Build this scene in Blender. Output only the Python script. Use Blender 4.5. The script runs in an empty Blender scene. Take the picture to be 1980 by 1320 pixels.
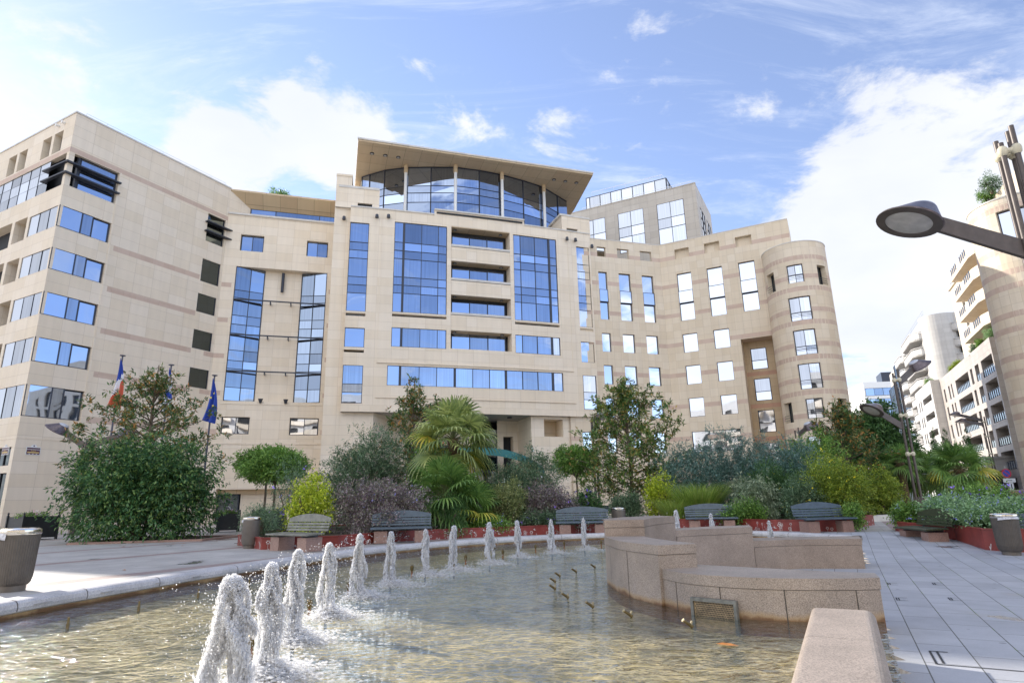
import bpy, math, random
import numpy as np
from math import radians as rad, sin, cos, pi
random.seed(7); RNG = np.random.default_rng(7)
scene = bpy.context.scene
COL = scene.collection
# ------------------------------------------------------------------ camera
F_PX = 1177.4
PITCH, ROLL, EYE = rad(14.767), rad(-1.194), 1.5
cam_d = bpy.data.cameras.new("camera"); cam = bpy.data.objects.new("camera", cam_d); COL.objects.link(cam)
cam_d.sensor_width = 36.0; cam_d.lens = 36.0 * F_PX / 1980.0; cam_d.clip_start = 0.05; cam_d.clip_end = 6000
_f = np.array([0, cos(PITCH), sin(PITCH)]); _r0 = np.array([1., 0, 0]); _u0 = np.cross(_r0, _f)
_r = cos(ROLL) * _r0 + sin(ROLL) * _u0; _u = -sin(ROLL) * _r0 + cos(ROLL) * _u0
from mathutils import Matrix, Vector
cam.matrix_world = Matrix(((_r[0], _u[0], -_f[0], 0), (_r[1], _u[1], -_f[1], 0), (_r[2], _u[2], -_f[2], EYE), (0, 0, 0, 1)))
scene.camera = cam
def ray(px, py):
    return (px - 990) * _r + (660 - py) * _u + F_PX * _f
def unit(v):
    v = np.array(v, float); return v / np.linalg.norm(v)
# ------------------------------------------------------------------ sun, sky, exposure
SUN_DIR = unit((-0.777 * cos(rad(26.0)), 0.629 * cos(rad(26.0)), sin(rad(26.0))))
sun_d = bpy.data.lights.new("sun", 'SUN'); sun_d.energy = 3.6; sun_d.angle = rad(0.5); sun_d.color = (1.0, 0.93, 0.82)
sun = bpy.data.objects.new("sun", sun_d); COL.objects.link(sun)
sun.rotation_euler = Vector(-SUN_DIR).to_track_quat('-Z', 'Y').to_euler(); sun.location = (-40, 30, 40)
world = bpy.data.worlds.new("World"); scene.world = world; world.use_nodes = True
wn = world.node_tree; wn.nodes.clear()
def N(t, typ, **kw):
    n = t.nodes.new(typ)
    for k, v in kw.items(): setattr(n, k, v)
    return n
def L(t, a, b): t.links.new(a, b)
def mathn(t, op, a, b=None, clamp=False):
    n = N(t, 'ShaderNodeMath', operation=op); n.use_clamp = clamp
    for i, x in enumerate((a, b)):
        if x is None: continue
        if hasattr(x, 'is_output'): L(t, x, n.inputs[i])
        else: n.inputs[i].default_value = x
    return n.outputs[0]
w_out = N(wn, 'ShaderNodeOutputWorld'); w_bg = N(wn, 'ShaderNodeBackground'); w_bg.inputs[1].default_value = 0.14
sky = N(wn, 'ShaderNodeTexSky'); sky.sky_type = 'NISHITA'; sky.sun_disc = False
sky.sun_elevation = rad(26.0); sky.sun_rotation = math.atan2(SUN_DIR[0], SUN_DIR[1])
sky.air_density = 1.0; sky.dust_density = 0.12; sky.ozone_density = 3.2; sky.altitude = 50
tc = N(wn, 'ShaderNodeTexCoord'); norm = N(wn, 'ShaderNodeVectorMath', operation='NORMALIZE'); L(wn, tc.outputs['Generated'], norm.inputs[0])
# cloud layer: direction projected on a high flat ceiling
sep = N(wn, 'ShaderNodeSeparateXYZ'); L(wn, norm.outputs[0], sep.inputs[0])
den = mathn(wn, 'ADD', mathn(wn, 'MAXIMUM', sep.outputs[2], 0.0), 0.22)
cx = mathn(wn, 'DIVIDE', sep.outputs[0], den); cy = mathn(wn, 'DIVIDE', sep.outputs[1], den)
cmb = N(wn, 'ShaderNodeCombineXYZ'); L(wn, cx, cmb.inputs[0]); L(wn, cy, cmb.inputs[1]); L(wn, mathn(wn, 'MULTIPLY', sep.outputs[2], 1.3), cmb.inputs[2])
nz = N(wn, 'ShaderNodeTexNoise'); nz.inputs['Scale'].default_value = 4.6; nz.inputs['Detail'].default_value = 12; nz.inputs['Roughness'].default_value = 0.62; nz.inputs['Distortion'].default_value = 0.25
L(wn, cmb.outputs[0], nz.inputs['Vector'])
dens = mathn(wn, 'MULTIPLY', mathn(wn, 'SUBTRACT', nz.outputs['Fac'], 0.51), 1.3)
def blob(direction, w, inner, outer):
    global dens
    d = N(wn, 'ShaderNodeVectorMath', operation='DOT_PRODUCT'); L(wn, norm.outputs[0], d.inputs[0]); d.inputs[1].default_value = tuple(unit(direction))
    mr = N(wn, 'ShaderNodeMapRange'); mr.interpolation_type = 'SMOOTHSTEP'
    L(wn, d.outputs['Value'], mr.inputs[0]); mr.inputs[1].default_value = cos(rad(outer)); mr.inputs[2].default_value = cos(rad(inner))
    mr.inputs[3].default_value = 0; mr.inputs[4].default_value = w
    dens = mathn(wn, 'ADD', dens, mr.outputs[0])
for px, py, w, i, o in ((470, 215, .26, 1, 7), (640, 240, .27, 1, 7), (560, 300, .08, 2, 9), (420, 330, .16, 2, 6), (720, 300, .12, 2, 6), (1650, 360, .10, 3, 12), (1860, 330, .08, 3, 13), (1900, 520, .19, 5, 17),
                        (1640, 480, .14, 3, 11), (1700, 640, .20, 4, 12), (1560, 180, .09, 2, 9), (1280, 60, .09, 1, 8), (20, 170, .10, 2, 7), (30, 290, .12, 2, 7),
                        (230, 200, .08, 2, 8), (950, 310, .10, 2, 9)):
    blob(ray(px, py), w, i, o)
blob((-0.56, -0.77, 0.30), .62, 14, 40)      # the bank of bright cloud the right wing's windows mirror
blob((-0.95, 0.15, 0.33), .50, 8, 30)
blob((0.15, -0.52, 0.84), .60, 16, 34)  # unseen high cloud added behind the camera to light the facades
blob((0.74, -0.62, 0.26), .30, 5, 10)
cl = N(wn, 'ShaderNodeMapRange'); cl.interpolation_type = 'SMOOTHSTEP'; L(wn, dens, cl.inputs[0])
cl.inputs[1].default_value = 0.125; cl.inputs[2].default_value = 0.33
nz2 = N(wn, 'ShaderNodeTexNoise'); nz2.inputs['Scale'].default_value = 2.2; nz2.inputs['Detail'].default_value = 6; L(wn, cmb.outputs[0], nz2.inputs['Vector'])
ccol = N(wn, 'ShaderNodeMixRGB'); L(wn, nz2.outputs['Fac'], ccol.inputs[0]); ccol.inputs[1].default_value = (2.9, 3.1, 3.6, 1); ccol.inputs[2].default_value = (4.4, 4.4, 4.45, 1)
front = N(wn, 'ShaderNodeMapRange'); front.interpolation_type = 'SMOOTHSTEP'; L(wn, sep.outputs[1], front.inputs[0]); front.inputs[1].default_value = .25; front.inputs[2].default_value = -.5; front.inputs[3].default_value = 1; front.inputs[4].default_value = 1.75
ccs = N(wn, 'ShaderNodeVectorMath', operation='SCALE'); L(wn, ccol.outputs[0], ccs.inputs[0]); L(wn, front.outputs[0], ccs.inputs['Scale'])   # clouds opposite the sun, out of view, brightened to add light on the facades
sk = N(wn, 'ShaderNodeMixRGB', blend_type='MULTIPLY'); sk.inputs[0].default_value = 1.0; L(wn, sky.outputs[0], sk.inputs[1]); sk.inputs[2].default_value = (1.16, 1.0, 1.03, 1)
hz = N(wn, 'ShaderNodeMixRGB')  # thin high veil
mpc = N(wn, 'ShaderNodeMapping'); mpc.inputs['Scale'].default_value = (1.1, 4.2, 1.0); mpc.inputs['Rotation'].default_value = (0, 0, .55); L(wn, cmb.outputs[0], mpc.inputs[0])
cir = N(wn, 'ShaderNodeTexNoise'); cir.inputs['Scale'].default_value = 1.7; cir.inputs['Detail'].default_value = 10; cir.inputs['Roughness'].default_value = .68; cir.inputs['Distortion'].default_value = .9; L(wn, mpc.outputs[0], cir.inputs['Vector'])
cr = N(wn, 'ShaderNodeMapRange'); cr.interpolation_type = 'SMOOTHSTEP'; L(wn, cir.outputs['Fac'], cr.inputs[0]); cr.inputs[1].default_value = .46; cr.inputs[2].default_value = .76; cr.inputs[3].default_value = .10; cr.inputs[4].default_value = .62
L(wn, cr.outputs[0], hz.inputs[0]); L(wn, sk.outputs[0], hz.inputs[1]); hz.inputs[2].default_value = (3.7, 4.0, 4.6, 1)
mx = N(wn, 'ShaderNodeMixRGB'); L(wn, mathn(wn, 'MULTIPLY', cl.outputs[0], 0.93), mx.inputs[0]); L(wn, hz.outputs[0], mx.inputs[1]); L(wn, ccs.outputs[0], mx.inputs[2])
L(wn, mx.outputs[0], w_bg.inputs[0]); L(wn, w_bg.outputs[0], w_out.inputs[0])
scene.view_settings.view_transform = 'Standard'; scene.view_settings.look = 'None'; scene.view_settings.gamma = 1.0
scene.view_settings.use_curve_mapping = False
scene.view_settings.exposure = 0.95
scene.cycles.max_bounces = 8; scene.cycles.transparent_max_bounces = 12; scene.cycles.use_denoising = True
scene.cycles.sample_clamp_indirect = 8.0
# ------------------------------------------------------------------ materials
def new_mat(name):
    m = bpy.data.materials.new(name); m.use_nodes = True; t = m.node_tree
    b = t.nodes['Principled BSDF']; return m, t, b
def pm(name, col, rough=.6, metal=0, nscale=0, namt=.2, bump=0, bscale=None, spec=.5):
    m, t, b = new_mat(name); b.inputs['Roughness'].default_value = rough; b.inputs['Metallic'].default_value = metal
    b.inputs['Specular IOR Level'].default_value = spec
    b.inputs['Base Color'].default_value = (*col, 1)
    if nscale:
        tcn = N(t, 'ShaderNodeTexCoord'); nn = N(t, 'ShaderNodeTexNoise'); nn.inputs['Scale'].default_value = nscale; nn.inputs['Detail'].default_value = 5
        L(t, tcn.outputs['Object'], nn.inputs['Vector'])
        r = N(t, 'ShaderNodeValToRGB'); L(t, nn.outputs['Fac'], r.inputs[0])
        r.color_ramp.elements[0].position = .3; r.color_ramp.elements[1].position = .7
        r.color_ramp.elements[0].color = (*[c * (1 - namt) for c in col], 1); r.color_ramp.elements[1].color = (*[min(1, c * (1 + namt)) for c in col], 1)
        L(t, r.outputs[0], b.inputs['Base Color'])
        if bump:
            n2 = N(t, 'ShaderNodeTexNoise'); n2.inputs['Scale'].default_value = bscale or nscale; n2.inputs['Detail'].default_value = 4; L(t, tcn.outputs['Object'], n2.inputs['Vector'])
            bp = N(t, 'ShaderNodeBump'); bp.inputs['Strength'].default_value = bump; bp.inputs['Distance'].default_value = .02
            L(t, n2.outputs['Fac'], bp.inputs['Height']); L(t, bp.outputs[0], b.inputs['Normal'])
    return m
def cladding(name, c1, c2, mortar, bw, bh, off=(0, 0), msize=.010, rough=.55, stain=.14, brick_off=0.0):
    """thin stone slabs: joints and slab-to-slab tone from the UV map, which is in metres"""
    m, t, b = new_mat(name); uv = N(t, 'ShaderNodeUVMap'); uv.uv_map = 'UVMap'
    mp = N(t, 'ShaderNodeMapping'); mp.inputs['Location'].default_value = (off[0], off[1], 0); L(t, uv.outputs[0], mp.inputs[0])
    br = N(t, 'ShaderNodeTexBrick'); br.offset = brick_off; br.squash = 1
    br.inputs['Color1'].default_value = (*c1, 1); br.inputs['Color2'].default_value = (*c2, 1); br.inputs['Mortar'].default_value = (*mortar, 1)
    br.inputs['Scale'].default_value = 1; br.inputs['Mortar Size'].default_value = msize; br.inputs['Mortar Smooth'].default_value = .2
    br.inputs['Brick Width'].default_value = bw; br.inputs['Row Height'].default_value = bh; L(t, mp.outputs[0], br.inputs['Vector'])
    nn = N(t, 'ShaderNodeTexNoise'); nn.inputs['Scale'].default_value = .35; nn.inputs['Detail'].default_value = 8; nn.inputs['Roughness'].default_value = .65; L(t, uv.outputs[0], nn.inputs['Vector'])
    n3 = N(t, 'ShaderNodeTexNoise'); n3.inputs['Scale'].default_value = 22; n3.inputs['Detail'].default_value = 3; L(t, uv.outputs[0], n3.inputs['Vector'])
    mps = N(t, 'ShaderNodeMapping'); mps.inputs['Scale'].default_value = (3.0, .12, 1); L(t, uv.outputs[0], mps.inputs[0])
    n4 = N(t, 'ShaderNodeTexNoise'); n4.inputs['Scale'].default_value = 1; n4.inputs['Detail'].default_value = 5; L(t, mps.outputs[0], n4.inputs['Vector'])
    s = mathn(t, 'ADD', mathn(t, 'MULTIPLY', nn.outputs['Fac'], stain * 1.6), mathn(t, 'MULTIPLY', n3.outputs['Fac'], stain * .7))
    s = mathn(t, 'ADD', s, mathn(t, 'MULTIPLY', n4.outputs['Fac'], stain * 1.2))
    s = mathn(t, 'ADD', s, 1 - stain * 1.75)
    v = N(t, 'ShaderNodeVectorMath', operation='SCALE'); L(t, br.outputs['Color'], v.inputs[0]); L(t, s, v.inputs['Scale'])
    L(t, v.outputs[0], b.inputs['Base Color']); b.inputs['Roughness'].default_value = rough
    bp = N(t, 'ShaderNodeBump'); bp.inputs['Strength'].default_value = .5; bp.inputs['Distance'].default_value = .01
    L(t, mathn(t, 'SUBTRACT', 1.0, br.outputs['Fac']), bp.inputs['Height']); L(t, bp.outputs[0], b.inputs['Normal'])
    return m
def glassy(name, col, wob=.012, rough=.02, metal=1.0, sc=.5):
    """solar-control glazing: a coated, slightly uneven mirror"""
    m, t, b = new_mat(name); b.inputs['Base Color'].default_value = (*col, 1); b.inputs['Metallic'].default_value = metal; b.inputs['Roughness'].default_value = rough
    tcn = N(t, 'ShaderNodeTexCoord'); nn = N(t, 'ShaderNodeTexNoise'); nn.inputs['Scale'].default_value = sc; nn.inputs['Detail'].default_value = 1.5; L(t, tcn.outputs['Object'], nn.inputs['Vector'])
    bp = N(t, 'ShaderNodeBump'); bp.inputs['Strength'].default_value = 1; bp.inputs['Distance'].default_value = wob; L(t, nn.outputs['Fac'], bp.inputs['Height']); L(t, bp.outputs[0], b.inputs['Normal'])
    g = N(t, 'ShaderNodeNewGeometry'); r = N(t, 'ShaderNodeValToRGB'); L(t, g.outputs['Random Per Island'], r.inputs[0])
    r.color_ramp.elements[0].color = (*[c * .55 for c in col], 1); r.color_ramp.elements[1].color = (*[min(1, c * 1.1) for c in col], 1)
    uv = N(t, 'ShaderNodeUVMap'); uv.uv_map = 'UVMap'; mpp = N(t, 'ShaderNodeMapping'); mpp.inputs['Scale'].default_value = (7, .15, 1); L(t, uv.outputs[0], mpp.inputs[0])
    pl = N(t, 'ShaderNodeTexNoise'); pl.inputs['Scale'].default_value = 1; pl.inputs['Detail'].default_value = 2; L(t, mpp.outputs[0], pl.inputs['Vector'])   # pleats of the curtains behind some panes
    drawn = mathn(t, 'GREATER_THAN', mathn(t, 'FRACT', mathn(t, 'MULTIPLY', g.outputs['Random Per Island'], 7.3)), .45)
    am = mathn(t, 'SUBTRACT', 1.0, mathn(t, 'MULTIPLY', mathn(t, 'MULTIPLY', drawn, pl.outputs['Fac']), .38))
    vv = N(t, 'ShaderNodeVectorMath', operation='SCALE'); L(t, r.outputs[0], vv.inputs[0]); L(t, am, vv.inputs['Scale'])
    L(t, vv.outputs[0], b.inputs['Base Color'])
    return m
def leafmat(name, cols, rough=.45, trans=.3):
    m, t, b = new_mat(name); g = N(t, 'ShaderNodeNewGeometry'); r = N(t, 'ShaderNodeValToRGB'); L(t, g.outputs['Random Per Island'], r.inputs[0])
    els = r.color_ramp.elements
    while len(els) < len(cols): els.new(.5)
    for i, c in enumerate(cols):
        els[i].position = i / (len(cols) - 1); els[i].color = (*c, 1)
    tcn = N(t, 'ShaderNodeTexCoord'); nn = N(t, 'ShaderNodeTexNoise'); nn.inputs['Scale'].default_value = 1.3; nn.inputs['Detail'].default_value = 3; L(t, tcn.outputs['Object'], nn.inputs['Vector'])
    v = N(t, 'ShaderNodeVectorMath', operation='SCALE'); L(t, r.outputs[0], v.inputs[0]); L(t, mathn(t, 'ADD', mathn(t, 'MULTIPLY', nn.outputs['Fac'], 3.4), 1.25), v.inputs['Scale'])
    L(t, v.outputs[0], b.inputs['Base Color']); b.inputs['Roughness'].default_value = rough
    tr = N(t, 'ShaderNodeBsdfTranslucent'); L(t, v.outputs[0], tr.inputs[0]); ms = N(t, 'ShaderNodeMixShader'); ms.inputs[0].default_value = trans
    L(t, b.outputs[0], ms.inputs[1]); L(t, tr.outputs[0], ms.inputs[2]); L(t, ms.outputs[0], t.nodes['Material Output'].inputs[0])
    return m
CR1, CR2, CRM = (.75, .635, .48), (.80, .695, .555), (.60, .50, .38)
M_STONE = cladding('cream_stone', CR1, CR2, CRM, 1.41, .7925, (0, -.66), msize=.011)
M_STONE_R = cladding('buff_stone', (.68, .565, .41), (.74, .635, .49), (.50, .41, .30), .717, .75, (0, -.1), msize=.008)
M_PINK = cladding('pink_stone', (.56, .41, .315), (.61, .465, .365), (.45, .33, .25), .9, .9, (0, 0), msize=.006)
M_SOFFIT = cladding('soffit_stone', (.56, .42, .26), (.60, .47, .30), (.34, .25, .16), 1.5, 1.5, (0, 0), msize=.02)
M_UP = cladding('grey_stone', (.50, .45, .38), (.56, .51, .44), (.36, .32, .28), 1.05, .8, (0, 0), msize=.012)
M_WHITE_S = cladding('white_stone', (.50, .48, .45), (.56, .54, .51), (.38, .36, .34), 1.2, .8, (0, 0), msize=.012)
M_GREY_S = cladding('weathered_grey_stone', (.38, .34, .305), (.44, .40, .36), (.25, .23, .21), 1.2, .8, (0, 0), msize=.014, stain=.2)
M_BROWN_S = cladding('brown_stone', (.36, .30, .24), (.42, .36, .30), (.25, .21, .17), 1.4, .8, (0, 0), msize=.014, stain=.2)
M_GLASS = glassy('blue_mirror_glass', (.46, .55, .72), wob=.02, sc=.35)
M_GLASS_D = glassy('dark_mirror_glass', (.13, .16, .175), wob=.02, sc=.35)
M_GLASS_M = glassy('grey_blue_mirror_glass', (.36, .44, .57), wob=.02, sc=.35)
M_GLASS_W = glassy('pale_mirror_glass', (.68, .73, .82), wob=.02, sc=.3)
M_GLASS_B = glassy('office_glass', (.45, .55, .66), wob=.03, sc=.2)
M_FRAME = pm('dark_window_frame', (.035, .04, .055), .4)
M_DARK = pm('dark_opening', (.02, .022, .025), .7)
M_CURT = pm('curtain', (.20, .20, .19), .8, nscale=3, namt=.3)
M_METAL = pm('steel', (.62, .63, .65), .3, .9)
M_BROWNM = pm('bronze_paint', (.115, .095, .085), .45, .2, nscale=6, namt=.15)
M_CREAMP = pm('cream_plastic', (.62, .57, .42), .5, nscale=8, namt=.12)
M_WHITE = pm('white_paint', (.78, .78, .76), .5)
M_LENS = pm('lamp_lens', (.50, .48, .45), .25, nscale=5, namt=.15)
M_RUBBER = pm('black_rubber', (.02, .02, .02), .7)
M_LEDGE = pm('pale_ledge', (.60, .57, .52), .6, nscale=2, namt=.12)
# ------------------------------------------------------------------ mesh building
class MB:
    def __init__(s): s.v = []; s.f = []; s.m = []; s.uv = []
    def face(s, pts, m=0, uv=None):
        i = len(s.v); s.v.extend([tuple(float(c) for c in p) for p in pts]); s.f.append(tuple(range(i, i + len(pts)))); s.m.append(m); s.uv.append(uv)
    def hexa(s, p, m=0):   # p: 8 points, bottom ring then top ring
        for q in ((3, 2, 1, 0), (4, 5, 6, 7), (0, 1, 5, 4), (1, 2, 6, 5), (2, 3, 7, 6), (3, 0, 4, 7)): s.face([p[k] for k in q], m)
    def box(s, c, h, rz=0, m=0):
        cs, sn = cos(rz), sin(rz); P = []
        for z in (-1, 1):
            for x, y in ((-1, -1), (1, -1), (1, 1), (-1, 1)):
                a, b = x * h[0], y * h[1]; P.append((c[0] + a * cs - b * sn, c[1] + a * sn + b * cs, c[2] + z * h[2]))
        s.hexa(P, m)
    def prism(s, poly, z0, z1, m=0, mtop=None):
        n = len(poly)
        ar = sum(poly[i][0] * poly[(i + 1) % n][1] - poly[(i + 1) % n][0] * poly[i][1] for i in range(n))
        if ar < 0: poly = poly[::-1]
        s.face([(x, y, z1) for x, y in poly], m if mtop is None else mtop); s.face([(x, y, z0) for x, y in poly[::-1]], m)
        a = 0
        for i in range(n):
            p, q = poly[i], poly[(i + 1) % n]; l = math.dist(p, q)
            s.face([(p[0], p[1], z0), (q[0], q[1], z0), (q[0], q[1], z1), (p[0], p[1], z1)], m, [(a, z0), (a + l, z0), (a + l, z1), (a, z1)]); a += l
    def tube(s, pts, rs, n=8, m=0, cap=True):
        pts = [np.array(p, float) for p in pts]
        if not hasattr(rs, '__len__'): rs = [rs] * len(pts)
        rings = []; ref = None
        for i, p in enumerate(pts):
            d = pts[min(i + 1, len(pts) - 1)] - pts[max(i - 1, 0)]; d = d / (np.linalg.norm(d) + 1e-9)
            if ref is None or abs(ref @ d) > .98: ref = np.array([0, 0, 1.]) if abs(d[2]) < .9 else np.array([1., 0, 0])
            a = np.cross(ref, d); a /= np.linalg.norm(a); b = np.cross(d, a); ref = b if False else ref
            rings.append([p + rs[i] * (cos(2 * pi * k / n) * a + sin(2 * pi * k / n) * b) for k in range(n)])
        base = len(s.v)
        for r in rings: s.v.extend([tuple(float(c) for c in q) for q in r])
        for i in range(len(rings) - 1):
            for k in range(n):
                a = base + i * n + k; b = base + i * n + (k + 1) % n; s.f.append((a, b, b + n, a + n)); s.m.append(m); s.uv.append(None)
        if cap:
            s.f.append(tuple(base + k for k in range(n))[::-1]); s.m.append(m); s.uv.append(None)
            e = base + (len(rings) - 1) * n; s.f.append(tuple(e + k for k in range(n))); s.m.append(m); s.uv.append(None)
    def lathe(s, prof, c=(0, 0, 0), n=24, m=0, axis=None):
        # prof: list of (r, z)
        base = len(s.v)
        for r, z in prof:
            for k in range(n):
                a = 2 * pi * k / n; p = np.array([r * cos(a), r * sin(a), z])
                if axis is not None: p = axis @ p
                s.v.append((float(c[0] + p[0]), float(c[1] + p[1]), float(c[2] + p[2])))
        for i in range(len(prof) - 1):
            for k in range(n):
                a = base + i * n + k; b = base + i * n + (k + 1) % n; s.f.append((a, b, b + n, a + n)); s.m.append(m); s.uv.append(None)
    def build(s, name, mats, parent=None, smooth=None):
        me = bpy.data.meshes.new(name); org = np.zeros(3)
        if parent is not None:
            org = np.array(parent.get('_org', (0, 0, 0)), float)
        V = np.array(s.v, float).reshape(-1, 3) - org
        me.from_pydata(V.tolist(), [], s.f)
        if not isinstance(mats, (list, tuple)): mats = [mats]
        for k in mats: me.materials.append(k)
        if len(mats) > 1: me.polygons.foreach_set('material_index', s.m)
        uvl = me.uv_layers.new(name='UVMap'); out = np.zeros((len(me.loops), 2)); li = 0
        for f, uv in zip(s.f, s.uv):
            k = len(f)
            if uv is not None: out[li:li + k] = uv
            else:
                P = [s.v[i] for i in f]; a = [P[1][i] - P[0][i] for i in range(3)]; b = [P[2][i] - P[0][i] for i in range(3)]
                nx, ny, nzz = a[1] * b[2] - a[2] * b[1], a[2] * b[0] - a[0] * b[2], a[0] * b[1] - a[1] * b[0]
                l = math.hypot(nx, ny)
                if l < abs(nzz) * .8 or l < 1e-12:
                    for j, p in enumerate(P): out[li + j] = (p[0] * .954 + p[1] * .30, -p[0] * .30 + p[1] * .954)
                else:
                    tx, ty = -ny / l, nx / l
                    for j, p in enumerate(P): out[li + j] = (p[0] * tx + p[1] * ty, p[2])
            li += k
        uvl.data.foreach_set('uv', out.ravel())
        if smooth is not None:
            me.polygons.foreach_set('use_smooth', [True] * len(me.polygons)); me.set_sharp_from_angle(angle=rad(smooth))
        me.validate(); o = bpy.data.objects.new(name, me); COL.objects.link(o)
        if parent is not None:
            o.parent = parent; o['_org'] = tuple(org)
        return o
def fast_mesh(name, V, Fq, mat, parent=None, nv=4):
    """V (n,3) array, Fq (m,nv) index array"""
    me = bpy.data.meshes.new(name); org = np.array(parent.get('_org', (0, 0, 0)), float) if parent is not None else np.zeros(3)
    V = V - org; me.vertices.add(len(V)); me.vertices.foreach_set('co', V.astype(np.float32).ravel())
    me.loops.add(Fq.size); me.loops.foreach_set('vertex_index', Fq.astype(np.int32).ravel())
    me.polygons.add(len(Fq)); me.polygons.foreach_set('loop_start', np.arange(0, Fq.size, nv, dtype=np.int32))
    for k in (mat if isinstance(mat, (list, tuple)) else [mat]): me.materials.append(k)
    me.update(calc_edges=True); o = bpy.data.objects.new(name, me); COL.objects.link(o)
    if parent is not None: o.parent = parent; o['_org'] = tuple(org)
    return o
def tag(o, label, cat, group=None, kind=None):
    if kind: o['kind'] = kind
    if label: o['label'] = label
    if cat: o['category'] = cat
    if group: o['group'] = group
    return o
def thing(name, label, cat, loc=(0, 0, 0), rz=0, group=None, world=False):
    """world=True: the parts' meshes are given in world metres, else about the thing's own base"""
    o = bpy.data.objects.new(name, None); COL.objects.link(o); o.location = loc; o.rotation_euler = (0, 0, rz); o.empty_display_size = .3
    o['_org'] = tuple(float(c) for c in loc) if world else (0., 0., 0.)
    return tag(o, label, cat, group)
def kids(o): return [c for c in bpy.data.objects if c.parent == o]
def copy_tree(o, loc=None, rz=None, label=None, parent=None, cache={}):
    ks = kids(o); c = o.copy(); COL.objects.link(c)
    if parent is not None: c.parent = parent
    if loc is not None: c.location = loc
    if rz is not None: c.rotation_euler = (0, 0, rz)
    if label: c['label'] = label
    for k in ks: copy_tree(k, parent=c)
    return c
# ------------------------------------------------------------------ facades
class Fac:
    def __init__(s, P, az, flip=False, az1=None, length=None):
        s.P = np.array(P, float); s.az = rad(az); s.flip = flip; s.k = 0 if az1 is None else (rad(az1) - rad(az)) / length
    def __call__(s, u, z, d=0.):
        th = s.az + s.k * u
        if s.k: x = s.P[0] + (sin(th) - sin(s.az)) / s.k; y = s.P[1] - (cos(th) - cos(s.az)) / s.k
        else: x = s.P[0] + cos(s.az) * u; y = s.P[1] + sin(s.az) * u
        sg = -1 if s.flip else 1
        return (x + sg * sin(th) * d, y - sg * cos(th) * d, z)
class Cyl:
    """facade on a cylinder: u = arc length from the direction az0 (counter-clockwise)"""
    def __init__(s, c, r, az0): s.c = c; s.r = r; s.a = rad(az0); s.k = 1
    def __call__(s, u, z, d=0.):
        a = s.a + u / s.r; return (s.c[0] + (s.r + d) * cos(a), s.c[1] + (s.r + d) * sin(a), z)
def splits(a, b, mx):
    n = max(1, math.ceil((b - a) / mx - 1e-6)); return [a + (b - a) * i / n for i in range(n + 1)]
def wall(mb, F, u0, u1, z0, z1, holes=(), depth=.3, d=0., m=0, step=None, back=None):
    """holes: (u0,u1,z0,z1[,depth]); reveals get material m; back = material of a closing face behind"""
    us = {u0, u1}; zs = {z0, z1}
    for h in holes:
        us |= {min(max(h[0], u0), u1), min(max(h[1], u0), u1)}; zs |= {min(max(h[2], z0), z1), min(max(h[3], z0), z1)}
    us = sorted(us); zs = sorted(zs)
    if step:
        uu = []
        for a, b in zip(us, us[1:]): uu += splits(a, b, step)[:-1]
        us = uu + [us[-1]]
    for a, b in zip(us, us[1:]):
        run = None
        for c, e in zip(zs, zs[1:]):
            mu, mz = (a + b) / 2, (c + e) / 2
            solid = not any(h[0] < mu < h[1] and h[2] < mz < h[3] for h in holes)
            if solid and run is None: run = c
            if not solid and run is not None:
                mb.face([F(a, run, d), F(b, run, d), F(b, c, d), F(a, c, d)], m, [(a, run), (b, run), (b, c), (a, c)]); run = None
        if run is not None: mb.face([F(a, run, d), F(b, run, d), F(b, z1, d), F(a, z1, d)], m, [(a, run), (b, run), (b, z1), (a, z1)])
    for h in holes:
        dp = h[4] if len(h) > 4 else depth; a, b, c, e = h[:4]
        for x in (a, b): mb.face([F(x, c, d), F(x, e, d), F(x, e, d - dp), F(x, c, d - dp)], m, [(x, c), (x, e), (x + dp, e), (x + dp, c)])
        for p, q in zip(splits(a, b, step or 99), splits(a, b, step or 99)[1:]):
            for z in (c, e): mb.face([F(p, z, d), F(q, z, d), F(q, z, d - dp), F(p, z, d - dp)], m, [(p, z), (q, z), (q, z + dp), (p, z + dp)])
            if back is not None: mb.face([F(p, c, d - dp), F(q, c, d - dp), F(q, e, d - dp), F(p, e, d - dp)], back)
def fbox(mb, F, u0, u1, z0, z1, d0, d1, m=0, step=None):
    us = splits(u0, u1, step or 1e9)
    for a, b in zip(us, us[1:]):
        mb.hexa([F(a, z0, d1), F(b, z0, d1), F(b, z0, d0), F(a, z0, d0), F(a, z1, d1), F(b, z1, d1), F(b, z1, d0), F(a, z1, d0)], m)
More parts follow.
